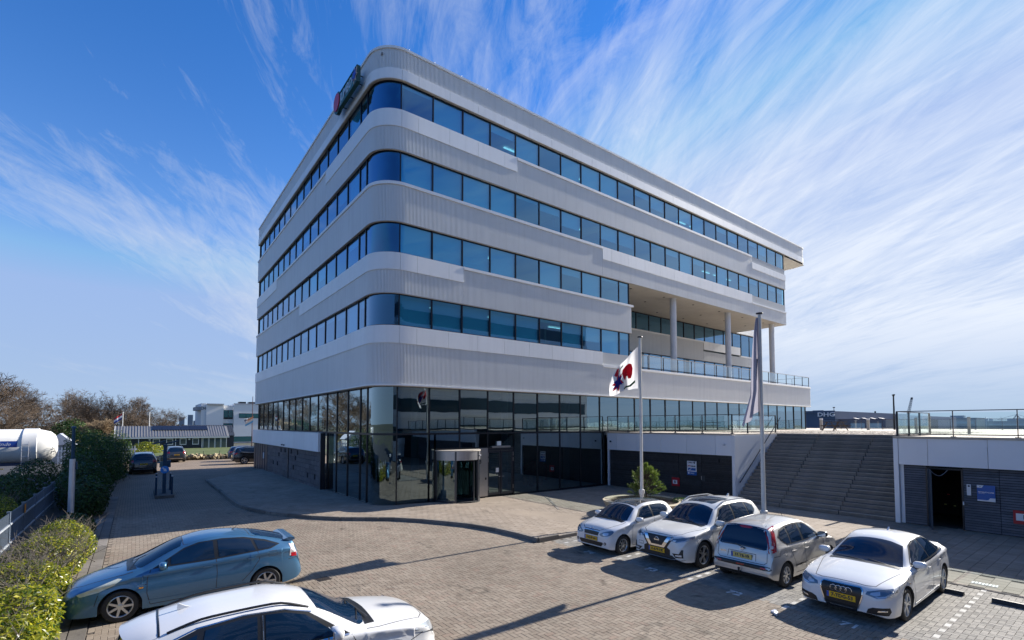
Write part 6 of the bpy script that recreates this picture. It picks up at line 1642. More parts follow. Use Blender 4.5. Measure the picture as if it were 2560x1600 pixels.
def blue_car():
    c = Car(PR_, 'blue_hatchback', 'steel blue fastback hatchback parked beside the yellow green shrubs', 'car', (-1.06 + 2.225, 13.72, 0), math.pi, 'blue')
    for s in (-1, 1):
        c.patch('window_trim', [(1.42, .965), (1.98, 1.285), (2.25, 1.37), (2.7, 1.395), (3.15, 1.36), (3.6, 1.25), (3.92, 1.12), (3.70, 1.05), (2.5, .985)], 'side', trim_m, .003, s=s)
        c.patch('side_window', [(1.48, .99), (1.68, 1.105), (1.69, .995)], 'side', cglass, .007, s=s)
        c.patch('side_window', [(1.74, 1.0), (1.75, 1.14), (2.03, 1.28), (2.27, 1.35), (2.52, 1.368), (2.55, 1.015)], 'side', cglass, .007, s=s)
        c.patch('side_window', [(2.64, 1.02), (2.61, 1.37), (2.85, 1.366), (3.12, 1.335), (3.28, 1.29), (3.38, 1.06)], 'side', cglass, .007, s=s)
        c.patch('side_window', [(3.44, 1.065), (3.35, 1.275), (3.6, 1.212), (3.84, 1.115), (3.68, 1.07)], 'side', cglass, .007, s=s)
        c.patch('tail_lamp', [(4.13, .82), (4.15, 1.0), (4.12, 1.09), (4.22, 1.07), (4.30, .86), (4.30, .78)], 'side', tailw_m, .008, s=s)
        c.patch('tail_lamp', [(4.17, .79), (4.16, .88), (4.28, .88), (4.30, .79)], 'side', tail_m, .012, s=s)
        c.patch('headlamp', [(.28, .60), (.22, .645), (.50, .75), (.86, .86), (.92, .85), (.80, .76), (.56, .655)], 'side', mat('headlamp_hazy', (.55, .58, .50), .15, coat=1.0), .008, s=s)
        c.strip('shoulder_line', [(1.2, .84), (2.5, .88), (3.6, .92), (4.1, .92)], 'side', c.paint, .010, .005, s=s)
        c.strip('sill_line', [(1.35, .34), (3.15, .36)], 'side', c.paint, .014, .008, s=s)
    ws = [(1.10, 0), (1.11, .35), (1.17, .58), (1.24, .65), (1.92, .525), (1.96, .3), (1.97, 0)]; ws = ws + [(a, -b) for a, b in ws[-2:0:-1]]
    c.patch('windscreen', ws, 'top', cglass, .006, rings=7)
    c.patch('cowl', [(1.0, -.58), (.98, 0), (1.0, .58), (1.16, .64), (1.09, 0), (1.16, -.64)], 'top', trim_m, .003)
    c.wipers('top', [((1.04, .54), (1.19, .04)), ((1.04, .0), (1.24, -.55))])
    rw_ = [(3.34, 0), (3.35, .32), (3.42, .46), (4.04, .50), (4.10, .3), (4.10, 0)]; rw_ = rw_ + [(a, -b) for a, b in rw_[-2:0:-1]]
    c.patch('rear_window', rw_, 'top', cglass, .006)
    mb = MB(); mb.prism_ax([(4.02 - 2.225, 1.19), (4.14 - 2.225, 1.232), (4.27 - 2.225, 1.215), (4.29 - 2.225, 1.17), (4.20 - 2.225, 1.13)], (0, -.60, 0), (-1, 0, 0), (0, 0, 1), (0, 1.20, 0)); mb.build('rear_spoiler', c.paint, c.t, smooth=50)
    c.lines(side=[[(1.40, .96), (1.34, .8), (1.34, .5), (1.40, .27)], [(2.58, .99), (2.60, .7), (2.58, .28)], [(3.42, 1.04), (3.46, .85), (3.30, .62), (3.10, .42)], [(1.4, .265), (3.1, .29)], [(4.10, .74), (4.38, .76)], [(.55, .60), (.50, .40)]], top=[[(.12, .35), (.3, .5), (.95, .70), (1.10, .71)], [(.10, 0), (.12, .35)], [(1.97, 0), (1.97, .5), (2.05, .56)], [(3.26, 0), (3.28, .45), (3.4, .53)]])
    c.strip('fuel_flap', [(3.66, .88), (3.66, 1.0), (3.84, 1.0), (3.84, .88), (3.66, .88)], 'side', seam_m, .003, .002, s=1)
    fl = [(3.66, .88), (3.66, 1.0), (3.84, 1.0), (3.84, .88), (3.66, .88)]; c.strip('fuel_flap', fl, 'side', seam_m, .003, .002, s=-1)
    c.mirror(1.62, 1.0); 
    for d, z in ((2.40, .855), (3.26, .895)):
        c.both('handle_cup', [(d - .05, z - .022), (d + .06, z - .022), (d + .06, z + .022), (d - .05, z + .022)], 'side', trim_m, .003, curve=True); c.handle(d + .02, z + .003)
    c.both('side_repeater', [(1.20, .615), (1.20, .645), (1.28, .645), (1.28, .615)], 'side', amber_m, .006, curve=True)
    for s in (-1, 1):
        c.strip('badge_text', [(1.18, .675), (1.34, .685)], 'side', chrome_m, .005, .006, s=s)
    c.patch('grille', [(-.34, .62), (-.30, .655), (.30, .655), (.34, .62), (.30, .585), (-.30, .585)], 'front', trim_m, .006); c.patch('lower_grille', [(-.42, .30), (-.40, .42), (.40, .42), (.42, .30)], 'front', trim_m, .006)
    c.plate('48-XK-PT', .47) if False else None
    h, n = c.hit('top', 3.0, 0.0); mb = MB(); mb.tube(h - Vector((0, 0, .01)), h + Vector((-.16, 0, .15)), .005, n=5); mb.lathe([(0, .02), (.02, .015), (.025, 0)], h, 8); mb.build('roof_antenna', trim_m, c.t)
blue_car()

Q3 = dict(L=4.385, W=1.831, wb=2.603, fo=.86, rw=.345, tw=.235, rim=.72, nsp=5, split=True, gap=.055,
    top=[(0, .68), (.02, .76), (.07, .84), (.2, .91), (.5, .98), (.9, 1.035), (1.1, 1.065), (1.18, 1.09), (1.85, 1.455), (2.05, 1.525), (2.5, 1.585), (3.1, 1.575), (3.6, 1.52), (3.95, 1.44), (4.02, 1.39), (4.16, 1.12), (4.26, .96), (4.33, .80), (4.385, .55)],
    belt=[(0, .56), (.25, .82), (.8, .93), (1.3, .985), (2.4, 1.02), (3.4, 1.06), (3.9, 1.10), (4.15, 1.0), (4.385, .45)],
    wm=[(0, .60), (.02, .69), (.1, .79), (.3, .87), (.8, .905), (2.2, .9155), (3.6, .91), (4.0, .88), (4.2, .84), (4.33, .77), (4.385, .68)],
    wr=[(0, .50), (.3, .62), (1.1, .74), (1.3, .73), (1.95, .615), (2.6, .605), (3.3, .59), (3.95, .535), (4.2, .66), (4.385, .55)],
    low=[(0, .28), (.1, .23), (.5, .21), (3.9, .22), (4.25, .28), (4.385, .40)],
    crown=[(0, .03), (.5, .05), (1.1, .055), (1.35, .10), (1.9, .10), (2.4, .065), (3.3, .07), (3.95, .08), (4.2, .04), (4.385, .02)])
def near_suv():
    c = Car(Q3, 'near_white_suv', 'white compact SUV with black roof rails in the foreground at the bottom edge', 'car', (4.00 - 2.19, 7.98, 0), R(-1.0), 'white')
    for s in (-1, 1):
        c.patch('window_trim', [(1.46, 1.015), (2.0, 1.38), (2.3, 1.465), (2.8, 1.49), (3.3, 1.445), (3.72, 1.31), (3.82, 1.20), (3.70, 1.10), (2.6, 1.04)], 'side', trim_m, .003, s=s)
        c.patch('side_window', [(1.64, 1.05), (2.04, 1.355), (2.30, 1.435), (2.54, 1.455), (2.56, 1.065)], 'side', cglass, .007, s=s)
        c.patch('side_window', [(2.66, 1.07), (2.64, 1.456), (2.88, 1.452), (3.22, 1.42), (3.30, 1.10)], 'side', cglass, .007, s=s)
        c.patch('side_window', [(3.37, 1.11), (3.31, 1.39), (3.52, 1.325), (3.72, 1.215), (3.63, 1.125)], 'side', cglass, .007, s=s)
        c.strip('window_chrome', [(1.48, 1.01), (2.6, 1.036), (3.7, 1.095)], 'side', chrome_m, .010, .006, s=s); c.strip('pillar_chrome', [(1.95, 1.37), (2.3, 1.472), (2.8, 1.497), (3.32, 1.452), (3.75, 1.315)], 'side', chrome_m, .006, .006, s=s)
        c.strip('pillar_edge', [(2.585, 1.06), (2.575, 1.455)], 'side', chrome_m, .005, .010, s=s)
        c.patch('sill_cladding', [(1.22, .24), (3.1, .24), (3.1, .33), (1.22, .33)], 'side', mat('silver_cladding', (.35, .36, .37), .4, .3), .012, s=s)
        for xw in (c.xf, c.xr):
            ar = [(xw + (c.ra + .006) * math.cos(a), c.rw + (c.ra + .006) * math.sin(a)) for a in np.linspace(-.2, math.pi + .2, 22)]
            c.strip('arch_trim', ar, 'side', MATS['silver_cladding'], .026, .010, s=s, step=.2)
    ws = [(1.14, 0), (1.15, .38), (1.21, .64), (1.28, .70), (1.86, .565), (1.90, .3), (1.91, 0)]; ws = ws + [(a, -b) for a, b in ws[-2:0:-1]]
    c.patch('windscreen', ws, 'top', cglass, .006, rings=7)
    c.patch('cowl', [(1.03, -.64), (1.0, 0), (1.03, .64), (1.20, .70), (1.13, 0), (1.20, -.70)], 'top', trim_m, .003)
    c.wipers('top', [((1.09, .60), (1.25, .06)), ((1.09, .02), (1.29, -.58))])
    c.strip('wiper', [(1.10, -.50), (1.20, .12)], 'top', alloy_d, .012, .03)
    rwp = [(0, 1.03), (.52, 1.03), (.60, 1.10), (.53, 1.30), (.46, 1.40), (0, 1.43)]; rwp = rwp + [(-a, b) for a, b in rwp[-2:0:-1]]
    c.patch('rear_window', rwp, 'rear', cglass, .006)
    # roof spoiler over the rear window
    sp_ = MB(); n_ = 14; rows = []
    for k in range(n_ + 1):
        y = lerp(-.56, .56, k / n_); d0 = 3.72; d1 = 4.10 - .16 * abs(y / .56) ** 2.2
        h0, _ = c.hit('top', d0, y); z1 = 1.435 - .10 * abs(y / .56) ** 2
        rows.append([(h0.x, y, h0.z + .004), (c.X((d0 + d1) / 2), y, (h0.z + z1) / 2 + .018), (c.X(d1), y, z1), (c.X(d1 - .01), y, z1 - .03), (c.X(3.9), y, z1 - .05)])
    for a, b in zip(rows[:-1], rows[1:]):
        for q in range(4): sp_.quad(a[q], b[q], b[q + 1], a[q + 1])
    sp_.build('roof_spoiler', c.paint, c.t, smooth=45)
    c.strip('panel_gap', [(3.70, -.56), (3.71, 0), (3.70, .56)], 'top', trim_m, .012, .006)
    c.rail(1.98, 3.62, .585, .555, trim_m, .035, .018)
    c.both('headlamp', [(.42, .70), (.44, .77), (.62, .82), (.80, .86), (.86, .83), (.83, .75), (.74, .68), (.55, .67)], 'front', lens_b, .008)
    c.both('lamp_rim', [(.42, .70), (.55, .67), (.74, .68), (.83, .75), (.74, .695), (.55, .687)], 'front', trim_m, .012)
    c.patch('grille', [(-.38, .78), (-.34, .81), (.34, .81), (.38, .78), (.38, .62), (.28, .30), (-.28, .30), (-.38, .62)], 'front', trim_m, .010)
    c.both('fog_grille', [(.46, .34), (.48, .46), (.76, .50), (.78, .40)], 'front', trim_m, .008)
    for y in (-.138, -.046, .046, .138): c.ring('front', y, .70, .058, .007, chrome_m)
    c.lines(side=[[(1.44, 1.0), (1.36, .86), (1.32, .6), (1.34, .34)], [(2.61, 1.04), (2.62, .75), (2.58, .34)], [(3.36, 1.07), (3.40, .92), (3.22, .74), (3.04, .5)], [(.30, .76), (.52, .70), (.58, .50)]], top=[[(.16, .42), (.28, .60), (1.0, .78), (1.2, .80)], [(.10, 0), (.16, .42)]])
    c.mirror(1.70, 1.075, None, 1.15); c.handle(2.42, .90); c.handle(3.24, .93)
    h, n = c.hit('top', 3.42, 0); mb = MB(); mb.prism_ax([(-.08, 0), (.10, 0), (.02, .028), (-.055, .075), (-.075, .07)], (h.x, -.018, h.z - .002), (1, 0, 0), (0, 0, 1), (0, .036, 0)); mb.build('roof_antenna', c.paint, c.t)
    c.both('tail_lamp', [(.50, .80), (.48, .96), (.74, 1.0), (.82, .86)], 'rear', tail_m, .006)
near_suv()

# --- cars further back by the office
def far_suv(name, label, loc, head, paint, plate_txt=None, scale=1.0, extra=None):
    sp = dict(XT); sp['nsp'] = 5; sp['split'] = False
    c = Car(sp, name, label, 'car', loc, head, paint, 'cars parked by the far end of the office')
    for s in (-1, 1):
        c.patch('window_trim', [(1.58, 1.09), (2.12, 1.50), (2.4, 1.575), (3.0, 1.60), (3.6, 1.575), (4.06, 1.46), (4.02, 1.30), (3.84, 1.19), (2.8, 1.115)], 'side', trim_m, .003, s=s)
        c.patch('side_window', [(1.70, 1.12), (2.16, 1.475), (2.42, 1.55), (2.66, 1.565), (2.68, 1.13)], 'side', cglass, .007, s=s)
        c.patch('side_window', [(2.76, 1.135), (2.74, 1.572), (3.2, 1.575), (3.9, 1.45), (3.9, 1.24), (3.54, 1.185)], 'side', cglass, .007, s=s)
        c.strip('window_chrome', [(1.62, 1.085), (2.8, 1.11), (3.82, 1.185), (4.0, 1.29), (4.05, 1.45), (3.6, 1.58), (2.6, 1.60), (2.1, 1.51)], 'side', chrome_m, .012, .006, s=s)
    ws = [(1.26, 0), (1.33, .66), (1.40, .71), (1.96, .575), (2.01, 0)]; ws = ws + [(a, -b) for a, b in ws[-2:0:-1]]
    c.patch('windscreen', ws, 'top', cglass, .006)
    rwp = [(0, 1.12), (.52, 1.12), (.60, 1.2), (.52, 1.5), (0, 1.54)]; rwp = rwp + [(-a, b) for a, b in rwp[-2:0:-1]]
    c.patch('rear_window', rwp, 'rear', cglass, .008)
    c.both('tail_lamp', [(.60, .95), (.58, 1.10), (.72, 1.16), (.84, 1.06), (.80, .93)], 'rear', tail_m, .008)
    c.both('tail_lamp', [(4.28, .96), (4.20, 1.12), (4.40, 1.10), (4.52, .95)], 'side', tail_m, .008)
    c.patch('bumper_trim', [(-.78, .36), (-.70, .46), (.70, .46), (.78, .36)], 'rear', plast_m, .010); c.strip('bumper_chrome', [(-.6, .42), (.6, .42)], 'rear', chrome_m, .014, .016)
    if plate_txt: c.plate(plate_txt, .80, 'rear')
    c.rail(2.12, 4.0, .60, .565, alloy_m if paint != 'black' else trim_m, .04, .018); c.mirror(1.70, 1.12)
    c.lines(side=[[(1.54, 1.08), (1.36, .7), (1.38, .35)], [(2.72, 1.11), (2.70, .35)], [(3.56, 1.16), (3.20, .52)]])
    c.t.scale = (scale,) * 3
    return c
far_suv('black_suv', 'black SUV seen from behind, beside the tall hedge at the shade edge', (0.58, 51.9, 0), R(90), 'black', 'J-418-RV', 1.04)
far_suv('grey_suv', 'dark grey SUV seen from behind with its rear glass to us before the bungalow', (3.45, 65.6, 0), R(92), 'grey', 'H-902-TX', 1.0)
far_suv('black_estate_suv', 'black SUV with silver window line parked nose in at the office end', (10.3, 57.2, 0), R(-3), 'black', None, 1.05)
far_suv('navy_suv', 'dark blue SUV half hidden behind the black one at the office end', (10.4, 62.2, 0), R(-3), 'navy', None, .98)
# ================================================================== VEGETATION
def leaf_mat(name, stops, rough=.4, trans=.35):
    m = bpy.data.materials.new(name); m.use_nodes = True; t = m.node_tree; t.nodes.clear()
    o = t.nodes.new('ShaderNodeOutputMaterial'); p = t.nodes.new('ShaderNodeBsdfPrincipled'); tl = t.nodes.new('ShaderNodeBsdfTranslucent'); mx = t.nodes.new('ShaderNodeMixShader')
    a = t.nodes.new('ShaderNodeAttribute'); a.attribute_name = 'rnd'
    c = ramp(t, a.outputs['Fac'], stops)
    t.links.new(c, p.inputs['Base Color']); t.links.new(mixc(t, 1.0, c, (1.5, 1.6, .8), 'MULTIPLY'), tl.inputs[0])
    p.inputs['Roughness'].default_value = rough; p.inputs['Specular IOR Level'].default_value = .4
    mx.inputs[0].default_value = trans
    t.links.new(p.outputs[0], mx.inputs[1]); t.links.new(tl.outputs[0], mx.inputs[2]); t.links.new(mx.outputs[0], o.inputs[0])
    return m
def leaves_mesh(name, P, Nrm, size, m, rs, aspect=.42, rnd=None, fold=.25):
    """folded leaves (two quads each) at points P, facing roughly along Nrm"""
    n = len(P); U = rs.normal(size=(n, 3)); Nn = Nrm + rs.normal(scale=.55, size=(n, 3)); Nn /= np.linalg.norm(Nn, axis=1)[:, None] + 1e-9
    U -= (U * Nn).sum(1)[:, None] * Nn; U /= np.linalg.norm(U, axis=1)[:, None] + 1e-9; Vv = np.cross(Nn, U)
    s = size * rs.uniform(.65, 1.25, n)[:, None]
    a, b = P - U * s * .5, P + U * s * .5; w = Vv * s * aspect * .5; lift = Nn * s * fold * .35; mid = P + U * s * .05
    V = np.stack([a, mid - w + lift, b, mid + w + lift, P - lift * .2], 1)
    Fq = np.array([(0, 4, 1, 0), (0, 0, 0, 0)])
    V = np.stack([a, mid - w + lift, b, mid + w + lift], 1).reshape(-1, 3)
    i = np.arange(n) * 4
    F = np.stack([np.stack([i, i + 1, i + 2], 1), np.stack([i, i + 2, i + 3], 1)], 1).reshape(-1, 3)
    me = bpy.data.meshes.new(name); me.vertices.add(n * 4); me.vertices.foreach_set('co', V.reshape(-1))
    me.loops.add(F.size); me.loops.foreach_set('vertex_index', F.reshape(-1).astype(np.int32)); me.polygons.add(len(F)); me.polygons.foreach_set('loop_start', (np.arange(len(F)) * 3).astype(np.int32)); me.update(calc_edges=True); me.shade_flat()
    r = rnd if rnd is not None else rs.uniform(0, 1, n)
    at = me.attributes.new('rnd', 'FLOAT', 'FACE'); at.data.foreach_set('value', np.repeat(r, 2).astype(np.float32)); me.materials.append(m)
    return me
laurel = leaf_mat('laurel_leaf', [(0, (.020, .045, .008)), (.25, (.06, .10, .012)), (.5, (.19, .21, .018)), (.8, (.34, .32, .03)), (1, (.48, .43, .07))], .30, .45)
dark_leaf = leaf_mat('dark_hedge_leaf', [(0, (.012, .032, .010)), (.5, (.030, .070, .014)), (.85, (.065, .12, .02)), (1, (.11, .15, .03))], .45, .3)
pine_leaf = leaf_mat('pine_needle', [(0, (.05, .09, .02)), (.5, (.13, .18, .045)), (1, (.26, .30, .10))], .5, .25)
bark = mat('twig_bark', (.095, .066, .044), .9, var=.3, vscale=8)
bark_pale = mat('pale_twig', (.30, .22, .13), .9, var=.25, vscale=6)
bark_grey = mat('grey_twig', (.14, .12, .10), .9, var=.3, vscale=8)
def noise_shell(rs, n, c, r, lump=.22, k=9, inner=.55):
    """points in the outer part of a lumpy ellipsoid, normals outward"""
    D = rs.normal(size=(n, 3)); D /= np.linalg.norm(D, axis=1)[:, None]
    L = rs.normal(size=(k, 3)); L /= np.linalg.norm(L, axis=1)[:, None]; ph = rs.uniform(.5, 1, k)
    h = np.max(np.maximum(0, (D @ L.T - .72) / .28) * ph[None], axis=1)
    rad = (1 + lump * h) * (inner + (1 - inner) * rs.uniform(0, 1, n) ** .5)
    P = np.array(c) + D * rad[:, None] * np.array(r); return P, D
def shrub(label, cells, nleaf, size, m, seed, group=None, stem_m=None, stems=60, name='shrub', zmin=.06, aspect=.45, cat='shrub', bias=None, stemh=1.0):
    rs = np.random.RandomState(seed)
    c0 = np.mean([c[0] for c in cells], 0); t = thing(name, label, cat, (c0[0], c0[1], 0), 0, group)
    tot = sum(c[1][0] * c[1][1] for c in cells); PP, NN = [], []
    for c, r in cells:
        P, D = noise_shell(rs, int(nleaf * r[0] * r[1] / tot), c, r); PP.append(P); NN.append(D)
    P, D = np.concatenate(PP), np.concatenate(NN); k = P[:, 2] > zmin; P, D = P[k], D[k]
    D = D + np.array([0, 0, .5])
    r = rs.beta(1.5, 1.5, len(P))
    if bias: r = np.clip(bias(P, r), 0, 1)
    me = leaves_mesh('foliage', P - np.array([c0[0], c0[1], 0]), D, size, m, rs, aspect, r)
    link('foliage', me, t, kind='stuff')
    mb = MB()
    for _ in range(stems):
        c, rr = cells[rs.randint(len(cells))]; b = Vector((c[0] - c0[0] + rs.normal() * rr[0] * .35, c[1] - c0[1] + rs.normal() * rr[1] * .4, 0))
        e = Vector((c[0] - c0[0] + rs.normal() * rr[0] * .6, c[1] - c0[1] + rs.normal() * rr[1] * .6, (c[2] + rr[2] * rs.uniform(.5, 1.12)) * stemh)); mpt = b.lerp(e, .5) + Vector((rs.normal() * .08, rs.normal() * .08, .08))
        mb.tube(b, mpt, .012, .008, n=4, cap=False); mb.tube(mpt, e, .008, .003, n=4, cap=False)
        for _k in range(3):
            f = mpt.lerp(e, rs.uniform(.1, .9)); mb.tube(f, f + Vector((rs.normal() * .16, rs.normal() * .16, rs.uniform(.05, .28))), .004, .002, n=3, cap=False)
    mb.build('stems', stem_m or bark_grey, t, fixn=False, kind='stuff')
    return t
# foreground laurel bushes between the fence and the path, in full sun
for k, (cells, n, l, st) in enumerate((
    ([((-1.85, 9.6, .46), (.85, 1.0, .60)), ((-1.65, 10.9, .44), (.66, .9, .56))], 8600, 'large glossy yellow green laurel bush at the bottom left corner', 40),
    ([((-1.78, 12.5, .44), (.78, 1.2, .58))], 6600, 'yellow green laurel bush level with the blue car bonnet', 60),
    ([((-1.85, 14.9, .44), (.78, 1.3, .58))], 6200, 'yellow green laurel bush with many bare grey twigs', 200),
    ([((-1.80, 17.3, .44), (.78, 1.3, .58))], 5800, 'yellow green laurel bush with bare twigs standing in front of the lamp post', 240),
    ([((-1.62, 19.9, .46), (.72, 1.35, .62))], 5600, 'last sunlit laurel bush beside the lamp post, at the shade edge', 90))):
    shrub(l, cells, n, .105 if k < 2 else .095, laurel, 40 + k, 'laurel bushes along the path', bark_grey, st, stemh=1.08)
for k, (cells, n, l) in enumerate((
    ([((-4.2, 19.5, .55), (.8, 1.7, .85))], 4200, 'yellow green bush behind the fence at the left edge'),
    ([((-4.0, 25.0, .72), (.75, 1.6, .85))], 3800, 'yellow green bush behind the fence posts further along'))):
    shrub(l, cells, n, .095, laurel, 60 + k, 'bushes behind the fence', bark_grey, 30)
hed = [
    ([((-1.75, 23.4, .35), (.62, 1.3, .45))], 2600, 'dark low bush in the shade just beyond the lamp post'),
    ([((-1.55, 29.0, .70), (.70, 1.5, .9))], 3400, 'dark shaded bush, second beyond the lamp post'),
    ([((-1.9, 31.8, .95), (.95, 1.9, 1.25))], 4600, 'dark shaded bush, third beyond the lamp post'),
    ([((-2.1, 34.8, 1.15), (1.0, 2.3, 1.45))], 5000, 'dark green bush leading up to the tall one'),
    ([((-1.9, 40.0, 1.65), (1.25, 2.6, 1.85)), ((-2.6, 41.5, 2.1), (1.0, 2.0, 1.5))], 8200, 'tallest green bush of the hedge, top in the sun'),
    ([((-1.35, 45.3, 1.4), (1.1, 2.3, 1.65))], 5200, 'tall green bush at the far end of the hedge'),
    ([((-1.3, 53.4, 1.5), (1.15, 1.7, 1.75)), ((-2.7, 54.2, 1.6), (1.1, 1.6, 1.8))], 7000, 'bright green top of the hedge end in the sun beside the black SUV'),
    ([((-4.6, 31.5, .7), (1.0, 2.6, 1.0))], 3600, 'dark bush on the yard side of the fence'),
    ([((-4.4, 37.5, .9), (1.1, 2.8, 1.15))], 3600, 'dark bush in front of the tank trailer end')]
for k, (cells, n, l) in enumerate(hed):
    shrub(l, cells, n, .15, dark_leaf, 80 + k, 'dark hedge bushes', bark, 24, bias=lambda P, r: r * .8 + .22 * (P[:, 2] > 2.3))  # sunlit tops are painted: leaves high up take lighter tones
shrub('small yellow flowering bush in front of the bungalow corner', [((1.3, 78, .7), (1.5, 1.6, 1.1))], 2400, .2, laurel, 97, None, bark, 20)
shrub('low yellow leaved plant at the foot of the hedge by the black SUV', [((-1.0, 48.6, .4), (.5, 1.2, .55))], 1200, .14, laurel, 98, None, bark, 10)

# bare winter trees
def bare_tree_mesh(seed, h, spread, m, levels=6, upright=.35, nk=(3, 4), twig=1.0, trunk=.22):
    rg = random.Random(seed); tr, mb = MB(), MB()
    def grow(p, d, L, r, lv):
        n = 2 if lv > 1 else 1; q = p
        for k in range(n):
            d2 = (d + Vector((rg.gauss(0, .13), rg.gauss(0, .13), rg.gauss(0, .06) + .04))).normalized(); e = q + d2 * (L / n); r2 = r * (.80 if n == 2 else .5)
            (tr if lv >= levels - 1 else mb).tube(q, e, r, r2, n=7 if lv >= levels - 1 else 4 if lv > 2 else 3, cap=False)
            if lv > 0 and k == 0 and n == 2 and rg.random() < .75: side(e, d2, L, r2, lv)
            q, d, r = e, d2, r2
        if lv == 0: return
        for _ in range(rg.randint(*nk)): side(q, d, L, r, lv)
    def side(q, d, L, r, lv):
        ax = Vector((rg.gauss(0, 1), rg.gauss(0, 1), rg.gauss(0, .5))); ax = (ax - d * ax.dot(d)); 
        if ax.length < 1e-3: return
        ax.normalize(); a = R(rg.uniform(22, 52)) * spread; nd = (d * math.cos(a) + ax * math.sin(a) + Vector((0, 0, upright * .35))).normalized()
        grow(q, nd, L * rg.uniform(.62, .84), max(r * .62, .008 * twig), lv - 1)
    grow(Vector((0, 0, -.1)), Vector((0, 0, 1)), h * .30, trunk, levels)
    return tr.mesh('trunk', m, 60), mb.mesh('crown', m, 0)
T_ROUND = [bare_tree_mesh(s, 9.0, 1.05, bark, 6, .3, (3, 3), 2.2) for s in (3, 9, 21)]
T_WIDE = [bare_tree_mesh(s, 7.0, 1.3, bark, 6, .12, (3, 3), 2.2) for s in (5, 14)]
T_POLL = bare_tree_mesh(31, 5.0, .85, bark_pale, 5, .75, (4, 5), 2.5, .30)
T_WILL = bare_tree_mesh(44, 3.6, 1.0, mat('olive_twig', (.20, .15, .055), .9, var=.3, vscale=5), 5, .5, (3, 5), 1.6, .12)
def tree(ms, lab, x, y, s, rz, grp, sz=None, name='bare_tree'):
    t = thing(name, lab, 'tree', (x, y, 0), rz, grp); t.scale = (s, s, sz or s); link('trunk', ms[0], t); link('crown', ms[1], t, kind='stuff')
TL = [
    (T_ROUND[0], 'tall bare tree with domed crown at the left edge', -20.0, 112, 1.42, .3), (T_ROUND[1], 'tall bare tree just right of the domed one at left edge', -16.4, 104, 1.16, 2.0),
    (T_ROUND[2], 'bare brown tree behind the tank trailer dome', -14.5, 92, .78, 4.1), (T_WIDE[0], 'low bare tree between the tank trailer and the pollard', -11.2, 118, 1.0, 1.1),
    (T_WIDE[1], 'spreading bare tree behind the pollard willow', -8.6, 126, 1.22, .4), (T_ROUND[0], 'bare tree behind the Dutch flag', -5.2, 122, .86, 2.7),
    (T_WIDE[0], 'spreading bare tree behind the left end of the bungalow roof', -1.8, 118, 1.14, 3.3), (T_ROUND[1], 'bare tree behind the empty flagpole', 1.4, 130, .84, 5.2),
    (T_WIDE[1], 'low spreading bare tree behind the solar panels', 4.7, 122, .88, 1.9), (T_ROUND[2], 'rightmost low bare tree near the distant towers', 6.2, 140, .66, .9),
    (T_ROUND[0], 'bare tree far behind the tank trailer', -19.0, 150, 1.1, 3.9), (T_WIDE[0], 'bare tree far behind the pollard willow', -10.5, 150, 1.3, 2.2),
    (T_ROUND[2], 'bare tree beyond the yard left of the tank', -26.0, 120, 1.1, 1.7), (T_ROUND[1], 'bare tree far left beyond the yard', -33.0, 135, 1.15, .2), (T_WIDE[1], 'bare tree far behind the bungalow', -3.5, 150, 1.25, 2.9)]
for q, (x, y, s_, l) in enumerate(((-24, 165, 1.5, 'far bare tree, furthest left of the back row'), (-14, 172, 1.45, 'far bare tree, second from left of the back row'), (-6, 165, 1.4, 'far bare tree, third from left of the back row'), (1.5, 175, 1.35, 'far bare tree, fourth from left of the back row'), (8, 168, .95, 'far bare tree, rightmost of the back row'), (-9.5, 138, 1.1, 'bare tree behind the olive twig bush'), (-15.5, 128, 1.0, 'bare tree behind the tank trailer, left of the olive bush'), (-1.0, 140, 1.05, 'bare tree behind the bungalow between its two flagpoles'))): TL.append((T_ROUND[q % 3], l, x, y, s_, q * 1.3))
for ms, l, x, y, s, rz in TL: tree(ms, l, x, y, s, rz, 'bare trees beyond the yard')
tree(T_POLL, 'pale straw coloured pollard willow with upright twigs', -5.0, 101, 1.12, 0, None, 1.02, 'pollard_willow')
tree(T_WILL, 'rounded olive brown bush of bare twigs behind the tank trailer', -8.6, 84, .92, 0, None, .86, 'twig_bush')
tree(T_WILL, 'grey green bush of bare twigs right of the olive one', -5.6, 82, .62, 1.4, None, .62, 'twig_bush')
shrub('dark evergreen clump behind the pollard willow', [((-8.2, 108, 2.2), (2.6, 2, 2.4))], 2600, .42, dark_leaf, 99, None, bark, 20)

# ================================================================== LEFT FOREGROUND: fence, lamp post
fence_m = mat('blue_grey_fence', (.15, .19, .25), .45, .3, var=.1, vscale=3); fence_l = mat('light_grey_fence', (.45, .49, .54), .45, .3, var=.1, vscale=3)
t = thing('bar_fence', 'blue grey metal bar fence running along the shrubs at the left', 'fence', (-3.12, 12, 0))
ya, yb = 12.0, 54.0; FH = 1.22; y = ya; k = 0
mbf = None
rest = MB()
while y < yb:
    b = MB()
    if (y - ya) < 30: 
        b.box(-.012, .012, y - ya - .022, y - ya + .022, .08, FH - .04); b.build('bar', fence_m, t)
    else: rest.box(-.012, .012, y - ya - .022, y - ya + .022, .08, FH - .04)
    y += .115
rest.build('bar', fence_m, t, kind='stuff')
y = ya; k = 0
while y < yb:
    mb = MB(); mb.box(-.04, .04, y - ya - .04, y - ya + .04, 0, FH); mb.box(-.05, .05, y - ya - .05, y - ya + .05, FH, FH + .02); mb.build('post', fence_m, t)
    mb = MB(); mb.box(.014, .05, y - ya + .045, min(y + 2.5, yb) - ya - .045, FH - .42, FH - .37); mb.box(.014, .05, y - ya + .045, min(y + 2.5, yb) - ya - .045, .2, .25); mb.build('rail', fence_l, t, kind='stuff')
    y += 2.55
mb = MB(); mb.box(.052, .062, 12.62, 12.86, .86, 1.16); mb.build('warning_tag', mat('orange_tag', (.65, .26, .01), .5), t)
